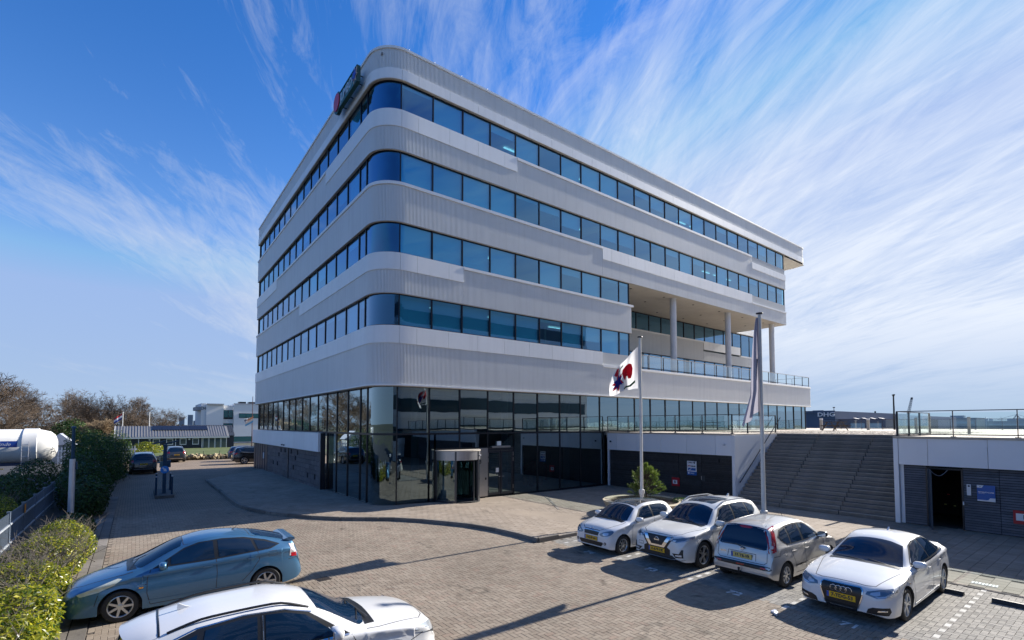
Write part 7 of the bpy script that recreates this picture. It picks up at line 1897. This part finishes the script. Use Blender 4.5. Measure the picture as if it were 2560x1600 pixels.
galv = mat('galvanised', (.58, .58, .62), .4, .5, var=.1, vscale=3); blue_steel = mat('dark_blue_steel', (.012, .05, .10), .4, .4)
t = thing('lamp_post', 'slim lamp post with thick galvanised lower half and thin dark top among the shrubs', 'lamp post', (-1.98, 26.6, 0))
mb = MB(); mb.tube((0, 0, 0), (0, 0, 2.62), .105, .10, n=14); mb.build('lower_pole', galv, t, smooth=40)
mb = MB(); mb.tube((0, 0, 2.621), (0, 0, 3.86), .062, .055, n=12); mb.build('upper_pole', blue_steel, t, smooth=40)
mb = MB(); mb.lathe([(.0, 3.95), (.08, 3.93), (.09, 3.86), (0, 3.86)], n=12); mb.build('lamp_head', blue_steel, t, smooth=40)
mb = MB(); mb.box(.10, .16, -.06, .06, 2.2, 2.5); mb.build('bracket', blue_steel, t)
# parking terminal island with arrow sign
t = thing('traffic_island', 'low stone island in the shaded driveway', 'island', (1.37, 34.6, 0))
mb = MB(); mb.box(-.42, .42, -1.6, 1.9, 0, .14); mb.build('kerb', kerb_m, t); 
t = thing('sign_post', 'dark blue post with round blue arrow sign and forked top on the island', 'sign post', (1.37, 34.2, .14))
mb = MB(); mb.box(-.085, .085, -.085, .085, 0, 2.75); mb.build('post', blue_steel, t)
for s in (-1, 1):
    mb = MB(); mb.obox((s * .30, 0, 2.86), (.30, 0, .08), (0, .05, 0), (0, 0, .04)); mb.build('arm', blue_steel, t)
mb = MB(); mb.lathe([(0, -.012), (.21, -.012), (.21, .012), (0, .012)], (0, -.125, 1.33), 28, 'y'); sd = mb.build('sign_disc', mat('traffic_blue', (.02, .22, .62), .4), t)
mb = MB(); mb.prism_ax([(-.12, .10), (-.07, .14), (.02, .03), (.055, .07), (.10, -.10), (-.07, -.075), (-.03, -.035)], (0, -.142, 1.33), (1, 0, 0), (0, 0, 1), (0, .004, 0)); mb.build('arrow', wht, sd)
mb = MB(); mb.box(.09, .28, -.1, .1, 1.45, 1.85); mb.build('terminal', blue_steel, t); mb = MB(); mb.box(.09, .24, -.09, .09, .75, 1.2); mb.build('ticket_box', mat('terminal_grey', (.25, .27, .30), .5), t); mb = MB(); mb.box(-.24, -.09, -.09, .09, 1.45, 1.78); mb.build('intercom', mat('terminal_teal', (.06, .13, .15), .5), t)
for k, (x, y) in enumerate(((.98, 33.4), (1.05, 35.6), (1.70, 33.4), (1.72, 35.6))):
    tt = thing('bollard', 'thin steel bollard on the island ' + ['front left of the sign post', 'rear left of the sign post', 'front right of the sign post', 'rear right of the sign post'][k], 'bollard', (x, y, .14), 0, 'bollards round the sign post')
    mb = MB(); mb.tube((0, 0, 0), (0, 0, 1.0), .045, n=10); mb.build('tube', blue_steel, tt, smooth=40); mb = MB(); mb.lathe([(0, 1.03), (.05, 1.02), (.05, .98)], n=10); mb.build('cap', galv, tt, smooth=40)

# ================================================================== FLAGPOLES, FLAGS, PLANTER
pole_m = mat('white_flagpole', (.62, .61, .58), .35, var=.06, vscale=4)
def flagpole(x, y, H, lab):
    t = thing('flagpole', lab, 'flagpole', (x, y, 0), 0, 'white flagpoles by the parking bays')
    mb = MB(); mb.tube((0, 0, 1.2), (0, 0, H), .066, .045, n=14); mb.build('shaft', pole_m, t, smooth=40)
    mb = MB(); mb.lathe([(.062, 0), (.062, 1.02), (.115, 1.22), (.115, 1.32), (.07, 1.34)], n=14); mb.build('base_socket', pole_m, t, smooth=40)
    mb = MB(); mb.lathe([(0, H + .05), (.10, H + .03), (.11, H), (.04, H - .02)], n=14); mb.build('cap', dark_al, t, smooth=40)
    mb = MB(); mb.path([(.07, -.02, 1.5), (.075, -.02, H * .5), (.06, -.02, H - .1)], .006, 4); mb.build('halyard', mat('rope', (.45, .43, .4), .8), t)
flagpole(16.68, 13.01, 7.66, 'white flagpole with the white red and blue flag, beside the planter')
flagpole(15.65, 7.54, 7.52, 'white flagpole with the limp grey white flag, nearer the stairs')
wind = Vector((-.80, .58, 0)).normalized(); fn = Vector((-.58, -.80, 0))
def flag1(u, v, off=0.0):
    z = 7.28 - 1.78 * v * (1 - .62 * u) - 1.42 * u ** 1.15 + .05 * math.sin(11 * u + 2 * v) * u
    fold = (.16 * math.sin(8.2 * u + 2.6 * v) + .06 * math.sin(19 * u - 3 * v)) * min(1, u * 2.2)
    x = 1.28 * u * (1 - .06 * v) - .02
    p = Vector((16.62, 13.05, z)) + wind * x + fn * fold
    if off:
        e = .01
        a = flag1(u + e, v) - p; b = flag1(u, v + e) - p; n = a.cross(b).normalized(); 
        if n.dot(fn) < 0: n = -n
        p = p + n * off
    return p
cloth_w = mat('flag_cloth', (.80, .80, .82), .85, var=.03, vscale=3)
def cloth_trans(m, amt=.45):
    t = m.node_tree; p = [n for n in t.nodes if n.type == 'BSDF_PRINCIPLED'][0]; o = [n for n in t.nodes if n.type == 'OUTPUT_MATERIAL'][0]
    tl = t.nodes.new('ShaderNodeBsdfTranslucent'); tl.inputs[0].default_value = p.inputs['Base Color'].default_value; mx = t.nodes.new('ShaderNodeMixShader'); mx.inputs[0].default_value = amt
    if p.inputs['Base Color'].links: t.links.new(p.inputs['Base Color'].links[0].from_socket, tl.inputs[0])
    t.links.new(p.outputs[0], mx.inputs[1]); t.links.new(tl.outputs[0], mx.inputs[2]); t.links.new(mx.outputs[0], o.inputs[0])
cloth_trans(cloth_w)
fl_red = mat('flag_red', (.62, .012, .04), .8); fl_blue = mat('flag_blue', (.02, .025, .32), .8); fl_green = mat('flag_green', (.012, .10, .045), .8)
for m in (fl_red, fl_blue, fl_green): cloth_trans(m, .5)
fl = thing('flag', 'white flag with red shape and blue star blowing from the pole by the planter', 'flag', (16.62, 13.05, 0))
def cloth(fnc, nu, nv, m, parent, name='cloth', base=(0, 0, 0)):
    mb = MB(); b = Vector(base)
    G_ = [[fnc(i / nu, j / nv) - b for j in range(nv + 1)] for i in range(nu + 1)]
    for i in range(nu):
        for j in range(nv): mb.quad(tuple(G_[i][j]), tuple(G_[i + 1][j]), tuple(G_[i + 1][j + 1]), tuple(G_[i][j + 1]))
    return mb.build(name, m, parent, smooth=80)
FB = (16.62, 13.05, 0)
cloth(flag1, 40, 26, cloth_w, fl, base=FB)
def print_patch(outline, m, name, off):
    ct = sum((Vector(p) for p in outline), Vector((0, 0))) / len(outline)
    pts = [Vector(p) for p in outline]; R_ = []
    for a, b in zip(pts, pts[1:] + pts[:1]): R_ += [a.lerp(b, k / 4) for k in range(4)]
    for s in (1, -1):
        mb = MB(); rings = [[tuple(flag1(*(ct + (p - ct) * f), off * s) - Vector(FB)) for p in R_] for f in (1, .8, .6, .4, .2, .02)]
        for a, b in zip(rings[:-1], rings[1:]):
            for i in range(len(R_)): mb.quad(a[i], a[(i + 1) % len(R_)], b[(i + 1) % len(R_)], b[i])
        mb.build(name, m, fl, smooth=80, fixn=False)
print_patch([(.22, .44), (.25, .30), (.33, .22), (.43, .20), (.52, .26), (.55, .38), (.53, .52), (.50, .64), (.455, .65), (.43, .55), (.35, .55), (.335, .66), (.265, .68), (.23, .58)], fl_red, 'emblem', .007)
print_patch([(.64, .08), (.74, .03), (.84, .10), (.80, .26), (.68, .28)], fl_red, 'emblem', .007)
def st(cx, cy, r1, r2, n, a0=.3): return [(cx + (r1 if k % 2 == 0 else r2) * math.cos(math.pi * k / n + a0) * .62, cy + (r1 if k % 2 == 0 else r2) * math.sin(math.pi * k / n + a0)) for k in range(2 * n)]
print_patch(st(.74, .56, .36, .18, 6, .55), fl_red, 'star', .007); print_patch(st(.74, .55, .31, .15, 6), fl_blue, 'star', .013)
print_patch([(.14, .78), (.30, .86), (.46, .86), (.58, .93), (.57, .97), (.44, .91), (.28, .91), (.14, .84)], fl_green, 'emblem_line', .007)
print_patch([(.50, .10), (.60, .14), (.64, .24), (.61, .25), (.57, .18), (.49, .14)], fl_green, 'emblem_line', .009)
# limp flag
cloth_g = mat('flag_cloth_lilac', (.46, .45, .53), .85, var=.05, vscale=2); cloth_trans(cloth_g, .35)
def flag2(u, v):
    z = 7.38 - 2.9 * v - .35 * u * (1 - v) * 0 - .55 * u * v
    spread = .07 + .25 * v ** .7
    a = 7.5 * u; x = spread * (u * .75 + .16 * math.sin(a * 1.7 + 2.2 * v)); y = spread * .42 * math.sin(a * 1.5 + 1.9 * v) + .04 * math.sin(21 * u + 5 * v)
    if v > .72: x += (v - .72) * 1.0 * u
    return Vector((15.60, 7.56, z)) + wind * (x + .02) + fn * y
t = thing('flag', 'limp greyish white flag hanging in folds on the pole nearer the stairs', 'flag', (15.6, 7.56, 0))
cloth(flag2, 44, 30, cloth_g, t, base=(15.6, 7.56, 0))
cloth(lambda u, v: flag2(.30 + .16 * u, .42 + .22 * v) + fn * .03, 8, 8, mat('flag_print_grey', (.16, .17, .22), .85), t, 'print', (15.6, 7.56, 0))
# planter
pc = Vector((18.55, 14.35, 0)); PRr = 1.85
t = thing('round_planter', 'round sand coloured concrete planter behind the small white car', 'planter', pc)
plc = mat('planter_concrete', (.46, .39, .27), .85, var=.18, vscale=3, bump=.3, bscale=30)
for k in range(8):
    a0, a1 = 45 * k + .4, 45 * k + 44.6; mb = MB(); o_ = [(PRr * math.cos(R(lerp(a0, a1, q / 8))), PRr * math.sin(R(lerp(a0, a1, q / 8)))) for q in range(9)]; i_ = [(.82 * x, .82 * y) for x, y in o_]
    b_ = [(.86 * x, .86 * y) for x, y in o_]
    n = len(o_); V0 = len(mb.v); mb.v += [(x, y, 0) for x, y in b_] + [(x, y, .56) for x, y in o_] + [(x, y, .56) for x, y in i_] + [(x, y, .25) for x, y in i_]
    for q in range(n - 1):
        for L_ in range(3): mb.f.append((V0 + L_ * n + q, V0 + L_ * n + q + 1, V0 + (L_ + 1) * n + q + 1, V0 + (L_ + 1) * n + q)); mb.a.append(.5)
    for q in (0, n - 1): mb.f.append(tuple(V0 + L_ * n + q for L_ in range(4))); mb.a.append(.5)
    mb.build('segment', plc, t)
mb = MB(); mb.prism([(1.52 * math.cos(2 * math.pi * k / 28), 1.52 * math.sin(2 * math.pi * k / 28)) for k in range(28)], .05, .46); mb.build('soil', MATS['soil'], t)
rs = np.random.RandomState(4); mb = MB()
for _ in range(1500):
    a, r_ = rs.uniform(0, 6.28), 1.5 * rs.uniform(0, 1) ** .5; p = Vector((r_ * math.cos(a), r_ * math.sin(a), .45)); e = p + Vector((rs.normal() * .07, rs.normal() * .07, rs.uniform(.04, .17)))
    mb.tube(p, e, .004, .002, n=3, cap=False)
o = mb.build('dry_stalks', mat('dry_stalk', (.22, .15, .10), .9, var=.3, vscale=9), t, fixn=False, kind='stuff')
t = thing('mountain_pine', 'bushy green mountain pine growing in the round planter', 'shrub', (19.25, 14.75, .4)); t.scale = (.86, .86, .92)
P, NN = [], []
rsx = np.random.RandomState(12); mb = MB()
for _ in range(230):
    hgt = rsx.uniform(.1, 1.0) ** .8; a = rsx.uniform(0, 6.28); rad = .92 * (1 - hgt ** 4.0) * rsx.uniform(.45, 1.0) + .06
    tip = Vector((rad * math.cos(a), rad * math.sin(a), .12 + 1.72 * hgt)); base = Vector((tip.x * .25, tip.y * .25, tip.z * .72)); mb.tube(base, tip, .012, .006, n=4, cap=False)
    dr = (tip - base).normalized()
    for _k in range(46):
        d = (dr + Vector(rsx.normal(size=3)) * .55).normalized(); q = tip + dr * rsx.uniform(-.12, .08); P.append(q + d * .05); NN.append(d)
P = np.array([tuple(p) for p in P]); NN = np.array([tuple(p) for p in NN])
# needles: thin leaves pointing outwards
n = len(P); U = NN; W_ = np.cross(U, rsx.normal(size=(n, 3))); W_ /= np.linalg.norm(W_, axis=1)[:, None]; s_ = rsx.uniform(.05, .085, n)[:, None]
V = np.stack([P - U * s_, P + W_ * .007, P + U * s_, P - W_ * .007], 1).reshape(-1, 3); i = np.arange(n) * 4
me = bpy.data.meshes.new('needles'); me.from_pydata(V.tolist(), [], np.stack([i, i + 1, i + 2, i + 3], 1).tolist()); at = me.attributes.new('rnd', 'FLOAT', 'FACE'); at.data.foreach_set('value', rsx.beta(2, 2, n).astype(np.float32)); me.materials.append(pine_leaf)
link('needles', me, t, kind='stuff'); mb.tube((0, 0, 0), (0, 0, 1.5), .05, .02, n=7); mb.build('branches', bark, t, fixn=False, kind='stuff')
shrub('low green ground plants at the right side of the planter', [((20.0, 13.3, .45), (.5, .5, .2))], 700, .09, dark_leaf, 33, None, bark, 8, name='ground_plant', cat='plant')
# litter
mb = MB(); mb.obox((10.85, 5.02, .03), (.07, .02, 0), (-.01, .03, .01), (0, 0, .018)); mb.obox((10.93, 5.10, .028), (.05, -.02, .01), (.01, .03, 0), (0, 0, .015)); o = mb.build('crumpled_paper', wht, fixn=False); o['label'] = 'crumpled white paper lying on the bricks behind bay 72'; o['category'] = 'litter'; o['kind'] = 'stuff'; del o['kind']

# ================================================================== LEFT BACKGROUND
tw = mat('tank_white', (.78, .77, .73), .35, var=.08, vscale=1.2); tb = mat('tank_blue', (.01, .05, .28), .4); chas = mat('chassis_blue', (.012, .03, .08), .5); tyel = mat('tank_yellow', (.5, .36, .12), .6)
t = thing('tank_trailer', 'big white cylindrical tank trailer with blue stripe on the yard', 'trailer', (-5.6, 55.6, 0)); t.scale = (1.12, 1.12, 1.12)
TR = 1.22; TZ = 2.02
mb = MB(); prof = [(0, 0.45), (.45, .42), (.8, .30), (1.05, .05), (TR, -.55), (TR, -16), (0, -16.2)]; mb.lathe(prof, (0, 0, TZ), 40, 'x'); mb.build('tank', tw, t, smooth=35)
for x in (-.95, -5.2, -9.0):
    mb = MB(); mb.lathe([(TR, -.40), (TR + .06, -.38), (TR + .06, .38), (TR, .40)], (x, 0, TZ), 40, 'x'); mb.build('tank_ring', tw, t, smooth=30)
def on_tank(x, a): return Vector((x, -(TR + .008) * math.cos(a), TZ + (TR + .008) * math.sin(a)))
mb = MB()
for k in range(5):
    a0, a1 = lerp(-.02, .34, k / 5), lerp(-.02, .34, (k + 1) / 5); mb.quad(tuple(on_tank(-4.2, a0)), tuple(on_tank(-1.55, a0)), tuple(on_tank(-1.55, a1)), tuple(on_tank(-4.2, a1)))
stp = mb.build('stripe', tb, t, fixn=False); text('lettering', 'Linde', .34, wht, (-2.25, -TR - .03, TZ + .19), (1, 0, 0), (0, .12, 1), stp, shear=.3)
mb = MB(); mb.box(-15, -.9, -.55, .55, .72, .88); mb.box(-15, -.9, -1.1, -.98, .70, .80); mb.build('chassis', chas, t)
mb = MB(); mb.box(-9, -2.2, -1.12, -1.02, .46, .54); mb.build('side_guard', tyel, t)
for x in (-12.2, -10.9, -9.6):
    for s in (-1, 1):
        mb = MB(); mb.lathe([(0, -.12), (.30, -.12), (.48, -.15), (.5, -.10), (.5, .12), (0, .14)], (x, s * .95, .5), 20, 'y'); mb.build('wheel', tyre_m, t, smooth=40)
for x in (-1.35, -6.2): 
    mb = MB(); mb.box(x - .06, x + .06, -.9, -.8, 0, .72); mb.build('support_leg', galv, t)
mb = MB()
for q in range(5): mb.tube((-1.3, -1.34, .5 + q * .42), (-.95, -1.34, .5 + q * .42), .015, n=5)
mb.tube((-1.3, -1.34, .3), (-1.3, -1.34, 2.4), .018, n=5); mb.tube((-.95, -1.34, .3), (-.95, -1.34, 2.4), .018, n=5); mb.build('ladder', galv, t, kind='stuff')
mb = MB(); mb.lathe([(0, .22), (.35, .2), (.38, 0)], (-3.6, 0, TZ + TR - .05), 16); mb.build('hatch', tw, t, smooth=40)
# white barrier fence behind the tank
t = thing('white_bar_fence', 'white picket barrier behind the tank trailer end', 'fence', (-6.0, 66, 0))
for k in range(26):
    mb = MB(); mb.box(k * .24 - .05, k * .24 + .05, -.02, .02, .1, 1.75); mb.build('picket', wht, t)
for z in (.7, 1.35):
    mb = MB(); mb.box(-.1, 6.2, .022, .06, z, z + .12); mb.build('rail', wht, t)
t = thing('gabled_shelter', 'small grey gabled shelter behind the tank trailer', 'shelter', (-6.2, 70, 0))
mb = MB(); mb.box(-1.0, 1.0, -1, 1, 0, 1.9); mb.build('wall', mat('shelter_grey', (.3, .32, .34), .7), t); mb = MB(); mb.prism_ax([(-1.3, 1.9), (0, 3.1), (1.3, 1.9)], (0, -1.2, 0), (1, 0, 0), (0, 0, 1), (0, 2.4, 0)); mb.build('roof', galv, t)
# bungalow
navy = mat('navy_boards', (.014, .024, .042), .6, objvar=.2); rg_ = mat('grey_metal_roof', (.26, .255, .25), .45, .3, objvar=.06); rd_ = mat('dark_metal_roof', (.05, .055, .065), .45, .3)
t = thing('bungalow', 'dark blue boarded bungalow with grey ribbed roof and white window frames', 'house', (0, 93, 0))
x0, x1 = -1.9, 11.95
for k in range(14):
    mb = MB(); mb.box(x0, x1, -.02 - .006 * (k % 2), .1, .05 + k * .15, .05 + (k + 1) * .15 - .008); mb.build('board', navy, t)
mb = MB(); mb.box(x0 + .02, x1 - .02, .1, 6.0, 0, 2.17); mb.prism_ax([(.1, 2.1), (3.0, 3.62), (6.0, 2.1)], (x0 + .1, 0, 0), (0, 1, 0), (0, 0, 1), (x1 - x0 - .2, 0, 0)); mb.build('wall', navy, t)
nrf = 42; wf = (12.3 + 2.45) / nrf
for k in range(nrf):
    xa = -2.45 + k * wf; mb = MB(); mb.prism_ax([(-.35, 2.08), (3.0, 3.70), (3.0, 3.76), (-.35, 2.14)], (xa + .02, 0, 0), (0, 1, 0), (0, 0, 1), (wf - .04, 0, 0)); mb.prism_ax([(-.35, 2.142), (3.0, 3.762), (3.0, 3.85), (-.35, 2.22)], (xa - .035, 0, 0), (0, 1, 0), (0, 0, 1), (.07, 0, 0)); mb.build('roof_panel', rg_, t)
mb = MB(); mb.prism_ax([(6.35, 2.08), (3.0, 3.70), (3.0, 3.76), (6.35, 2.14)], (-2.45, 0, 0), (0, 1, 0), (0, 0, 1), (14.75, 0, 0)); mb.build('roof_slope', rg_, t)
mb = MB(); mb.box(-2.45, 12.3, -.40, -.36, 1.90, 2.10); mb.build('fascia', wht, t)
mb = MB(); mb.prism_ax([(-.4, 2.0), (3.0, 3.68), (3.0, 3.86), (-.4, 2.22)], (-2.5, 0, 0), (0, 1, 0), (0, 0, 1), (.06, 0, 0)); mb.build('barge_board', wht, t)
for k in range(6):
    mb = MB(); mb.prism_ax([(1.55, 3.10), (2.85, 3.73), (2.85, 3.84), (1.55, 3.21)], (2.1 + k * 1.21, 0, 0), (0, 1, 0), (0, 0, 1), (1.19, 0, 0)); mb.build('solar_panel', mat('solar_panel', (.01, .014, .03), .25), t)
for x in (2.14, 3.82, 5.55, 7.21):
    mb = MB(); mb.box(x, x + .88, -.08, -.03, .86, 1.86); w = mb.build('window', wht, t); mb = MB(); mb.box(x + .1, x + .78, -.1, -.082, .98, 1.74); mb.build('pane', mat('house_pane', (.05, .08, .10), .08, spec=.9), w)
for k in range(4):
    x = 8.62 + k * .84; mb = MB(); mb.box(x, x + .82, -.08, -.03, .12, 1.92); w = mb.build('glass_door', wht, t); mb = MB(); mb.box(x + .08, x + .74, -.1, -.082, .22, 1.82); mb.build('pane', MATS['house_pane'], w)
for x in (.42, 5.02, 8.50, 11.92):
    mb = MB(); mb.box(x - .05, x + .05, -.09, -.03, .05, 1.9); mb.build('corner_board', wht, t)
for x in (1.75, 6.8):
    mb = MB(); mb.lathe([(0, -.06), (.14, -.05), (.14, 0)], (x, -.03, 1.72), 12, 'y'); mb.build('wall_lamp', wht, t)
t = thing('rear_annex', 'dark ribbed roof of the annex behind the right end of the bungalow', 'house', (6.5, 100, 0))
for k in range(22):
    mb = MB(); mb.prism_ax([(-.2, 2.05), (3.2, 3.88), (3.2, 3.95), (-.2, 2.12)], (k * .345 + .02, 0, 0), (0, 1, 0), (0, 0, 1), (.30, 0, 0)); mb.build('roof_panel', rd_, t)
mb = MB(); mb.box(0.05, 7.5, .1, 6, 0, 2.05); mb.build('wall', navy, t)
# lawn, stone bank, low fence
mb = MB(); mb.quad((-2, 67.2, .52), (22, 67.2, .52), (22, 92.9, .30), (-2, 92.9, .30)); o = mb.build('lawn', mat('lawn_grass', (.085, .11, .025), .9, var=.35, vscale=1.2, bump=.5, bscale=30), kind='structure'); o['label'] = 'green lawn in front of the bungalow'
t = thing('stone_bank', 'low bank of pale rough stones below the lawn', 'wall', (0, 66.6, 0))
stm = mat('rough_stone', (.36, .29, .18), .9, var=.3, vscale=2, objvar=.3); rs = np.random.RandomState(8)
smesh_ = []
for q in range(4):
    bm = bmesh.new(); bmesh.ops.create_icosphere(bm, subdivisions=1, radius=.5)
    for v in bm.verts: v.co *= rs.uniform(.75, 1.15)
    me = bpy.data.meshes.new('stone'); bm.to_mesh(me); bm.free(); me.materials.append(stm); smesh_.append(me)
for k in range(150):
    o = link('stone', smesh_[k % 4], t, (rs.uniform(2.2, 12.5), rs.uniform(-.2, .5), rs.uniform(.02, .5))); s_ = rs.uniform(.3, .55); o.scale = (s_ * 1.3, s_, s_ * .7); o.rotation_euler = tuple(rs.uniform(0, 3, 3))
t = thing('wire_fence', 'thin dark wire fence in front of the stone bank', 'fence', (4.6, 65.9, 0))
for k in range(6):
    mb = MB(); mb.tube((k * 1.6, 0, 0), (k * 1.6, 0, 1.0), .025, n=6); mb.build('post', dark_al, t)
for z in (.3, .6, .95):
    mb = MB(); mb.tube((0, 0, z), (8, 0, z), .008, n=4); mb.build('wire', dark_al, t)
# flags at the bungalow
def house_flag(x, lab, fl=True):
    t = thing('flagpole', lab, 'flagpole', (x, 97.5, 0), 0, 'white flagpoles at the bungalow'); mb = MB(); mb.tube((0, 0, 0), (0, 0, 5.9), .075, .055, n=8); mb.build('shaft', pole_m, t, smooth=40)
    mb = MB(); mb.lathe([(0, 6.0), (.09, 5.96), (.09, 5.9)], n=8); mb.build('cap', pole_m, t)
house_flag(-1.62, 'white flagpole carrying the red white blue flag behind the bungalow'); house_flag(1.72, 'bare white flagpole behind the bungalow')
t = thing('national_flag', 'red white and blue flag drooping to the left behind the bungalow roof', 'flag', (-1.7, 97.5, 0))
for k, (m) in enumerate((mat('dutch_red', (.5, .02, .03), .8), cloth_w, mat('dutch_blue', (.02, .04, .22), .8))):
    cloth(lambda u, v: Vector((-.98 * u, .1 * math.sin(7 * u), 5.78 - .85 * u - .30 * (k + v) * (1 - .1 * u))), 10, 2, m, t, 'stripe')
t = thing('dark_flagpole', 'dark flagpole with two small printed flags by the office corner', 'flagpole', (11.8, 70, 0)); mb = MB(); mb.tube((0, 0, 0), (0, 0, 7.6), .06, .035, n=8); mb.build('shaft', mat('rusty_mast', (.08, .03, .03), .5), t)
t = thing('small_flag', 'small white flag with grey print flying left of the dark flagpole', 'flag', (11.75, 70, 0)); cloth(lambda u, v: Vector((-1.1 * u, .08 * math.sin(8 * u), 4.95 - .25 * u - .5 * v)), 10, 4, cloth_w, t); cloth(lambda u, v: Vector((-.25 - .6 * u, .08 * math.sin(8 * (.23 + .55 * u)) - .02, 4.78 - .14 * u - .22 * v)), 6, 2, MATS['flag_print_grey'], t, 'print')
t = thing('small_flag', 'small flag with orange and blue stripes on the dark flagpole', 'flag', (11.8, 70, 0)); 
for k, cc in enumerate(((.6, .25, .12), (.62, .55, .5), (.10, .32, .55))): cloth(lambda u, v: Vector((-.9 * u + .1, -.06, 5.1 - .55 * u - .26 * (k + v))), 6, 2, mat('stripe_%d' % k, cc, .8), t, 'stripe')
# white DHG office and towers
t = thing('white_office', 'white block shaped office with dark DHG letters beyond the bungalow', 'office building', (11.2, 125, 0)); wo = mat('white_render', (.82, .82, .80), .7, var=.04, vscale=.4, objvar=.03)
mb = MB(); mb.box(.9, 4.15, 0, 14, 0, 8.45); mb.build('wall', wo, t); mb = MB(); mb.box(0, 1.15, .6, 14, 0, 8.65); mb.build('wall', wo, t); mb = MB(); mb.box(6.1, 22, -.4, 14, 0, 8.62); mb.build('wall', wo, t); mb = MB(); mb.box(4.15, 6.1, .7, 14, 0, 8.3); mb.build('wall', wo, t)
for z in (5.25, 2.3):
    for k in range(2):
        mb = MB(); mb.box(4.22 + k * .94, 5.12 + k * .94, .62, .68, z, z + 2.0); w = mb.build('window', dark_al, t); mb = MB(); mb.box(4.27 + k * .94, 5.07 + k * .94, .59, .615, z + .4, z + 1.95); mb.build('pane', mat('teal_pane', (.03, .14, .14), .1, spec=.9), w)
mb = MB(); mb.box(7.1, 14, -.46, -.41, 5.5, 6.55); w = mb.build('window', dark_al, t)
for k in range(5): mb = MB(); mb.box(7.15 + k * 1.37, 8.45 + k * 1.37, -.5, -.465, 5.58, 6.47); mb.build('pane', MATS['teal_pane'], w)
for (a, b) in ((.9, 4.2), (6.05, 22)):
    mb = MB(); mb.box(a, b, -.5, 0, 8.46 if a < 1 else 8.63, 8.62 if a < 1 else 8.78); mb.build('roof_edge', galv, t)
text('lettering', 'DHG', .95, ink, (.62, .55, 7.55), (1, 0, 0), (0, 0, 1), t, sx=.62, bold=.02)
mb = MB(); mb.box(-.95, 0, 1, 8, 7.15, 7.9); mb.build('canopy', mat('canopy_grey', (.28, .3, .33), .6), t)
for x in (7.6, 9.6, 11.9): mb = MB(); mb.box(x, x + 1.4, 3, 5, 8.79, 9.3); mb.build('roof_unit', dark_al, t)
mb = MB(); mb.box(5.2, 14, -.45, -.42, .2, 1.4); mb.build('low_window', MATS['teal_pane'], t)
tower = mat('tower_haze', (.16, .22, .30), .8)  # blue-grey air haze is put into the tower colours
for (x, w, h, l, dx) in ((35.2, 4.2, 11.7, 'left tower of three on the skyline', 0), (42.6, 4.0, 14.2, 'tallest tower of three on the skyline', 0), (47.5, 7, 8.2, 'low wide tower at the right of three on the skyline', 0)):
    t = thing('tower_block', l, 'tower', (x, 600, 0), 0, 'distant tower blocks'); mb = MB(); mb.box(0, w, 0, 8, 0, h); mb.build('wall', tower, t)
    for k in range(6): mb = MB(); mb.box(.3, w - .3, -.12, -.01, h - 1.2 - k * 1.3, h - .6 - k * 1.3); mb.build('window_band', mat('tower_window', (.10, .15, .21), .4), t)
mb = MB(); mb.box(41.5, 42.55, 600, 606, 0, 11.2); 
# distant wood line behind everything on the left, and on the horizon
def far_wood(x0, x1, y, h, seed, lab):
    rs = np.random.RandomState(seed); n = int(abs(x1 - x0) * 26)
    P = np.stack([rs.uniform(x0, x1, n), y + rs.normal(size=n) * 3, np.zeros(n)], 1); hh = h * (.7 + .3 * np.sin(P[:, 0] * .21 + seed) * np.sin(P[:, 0] * .083)); P[:, 2] = hh * rs.uniform(0, 1, n) ** .7
    me = leaves_mesh('woodland', P, rs.normal(size=(n, 3)), 1.1, wood_leaf, rs, .35); o = link('woodland', me); o['kind'] = 'stuff'; o['label'] = lab; o['category'] = 'woodland'
wood_leaf = leaf_mat('winter_wood', [(0, (.04, .03, .022)), (.6, (.075, .055, .04)), (1, (.11, .085, .05))], .9, .2)
far_wood(-60, 12, 182, 8.2, 2, 'far line of brown winter woodland behind the bungalow')
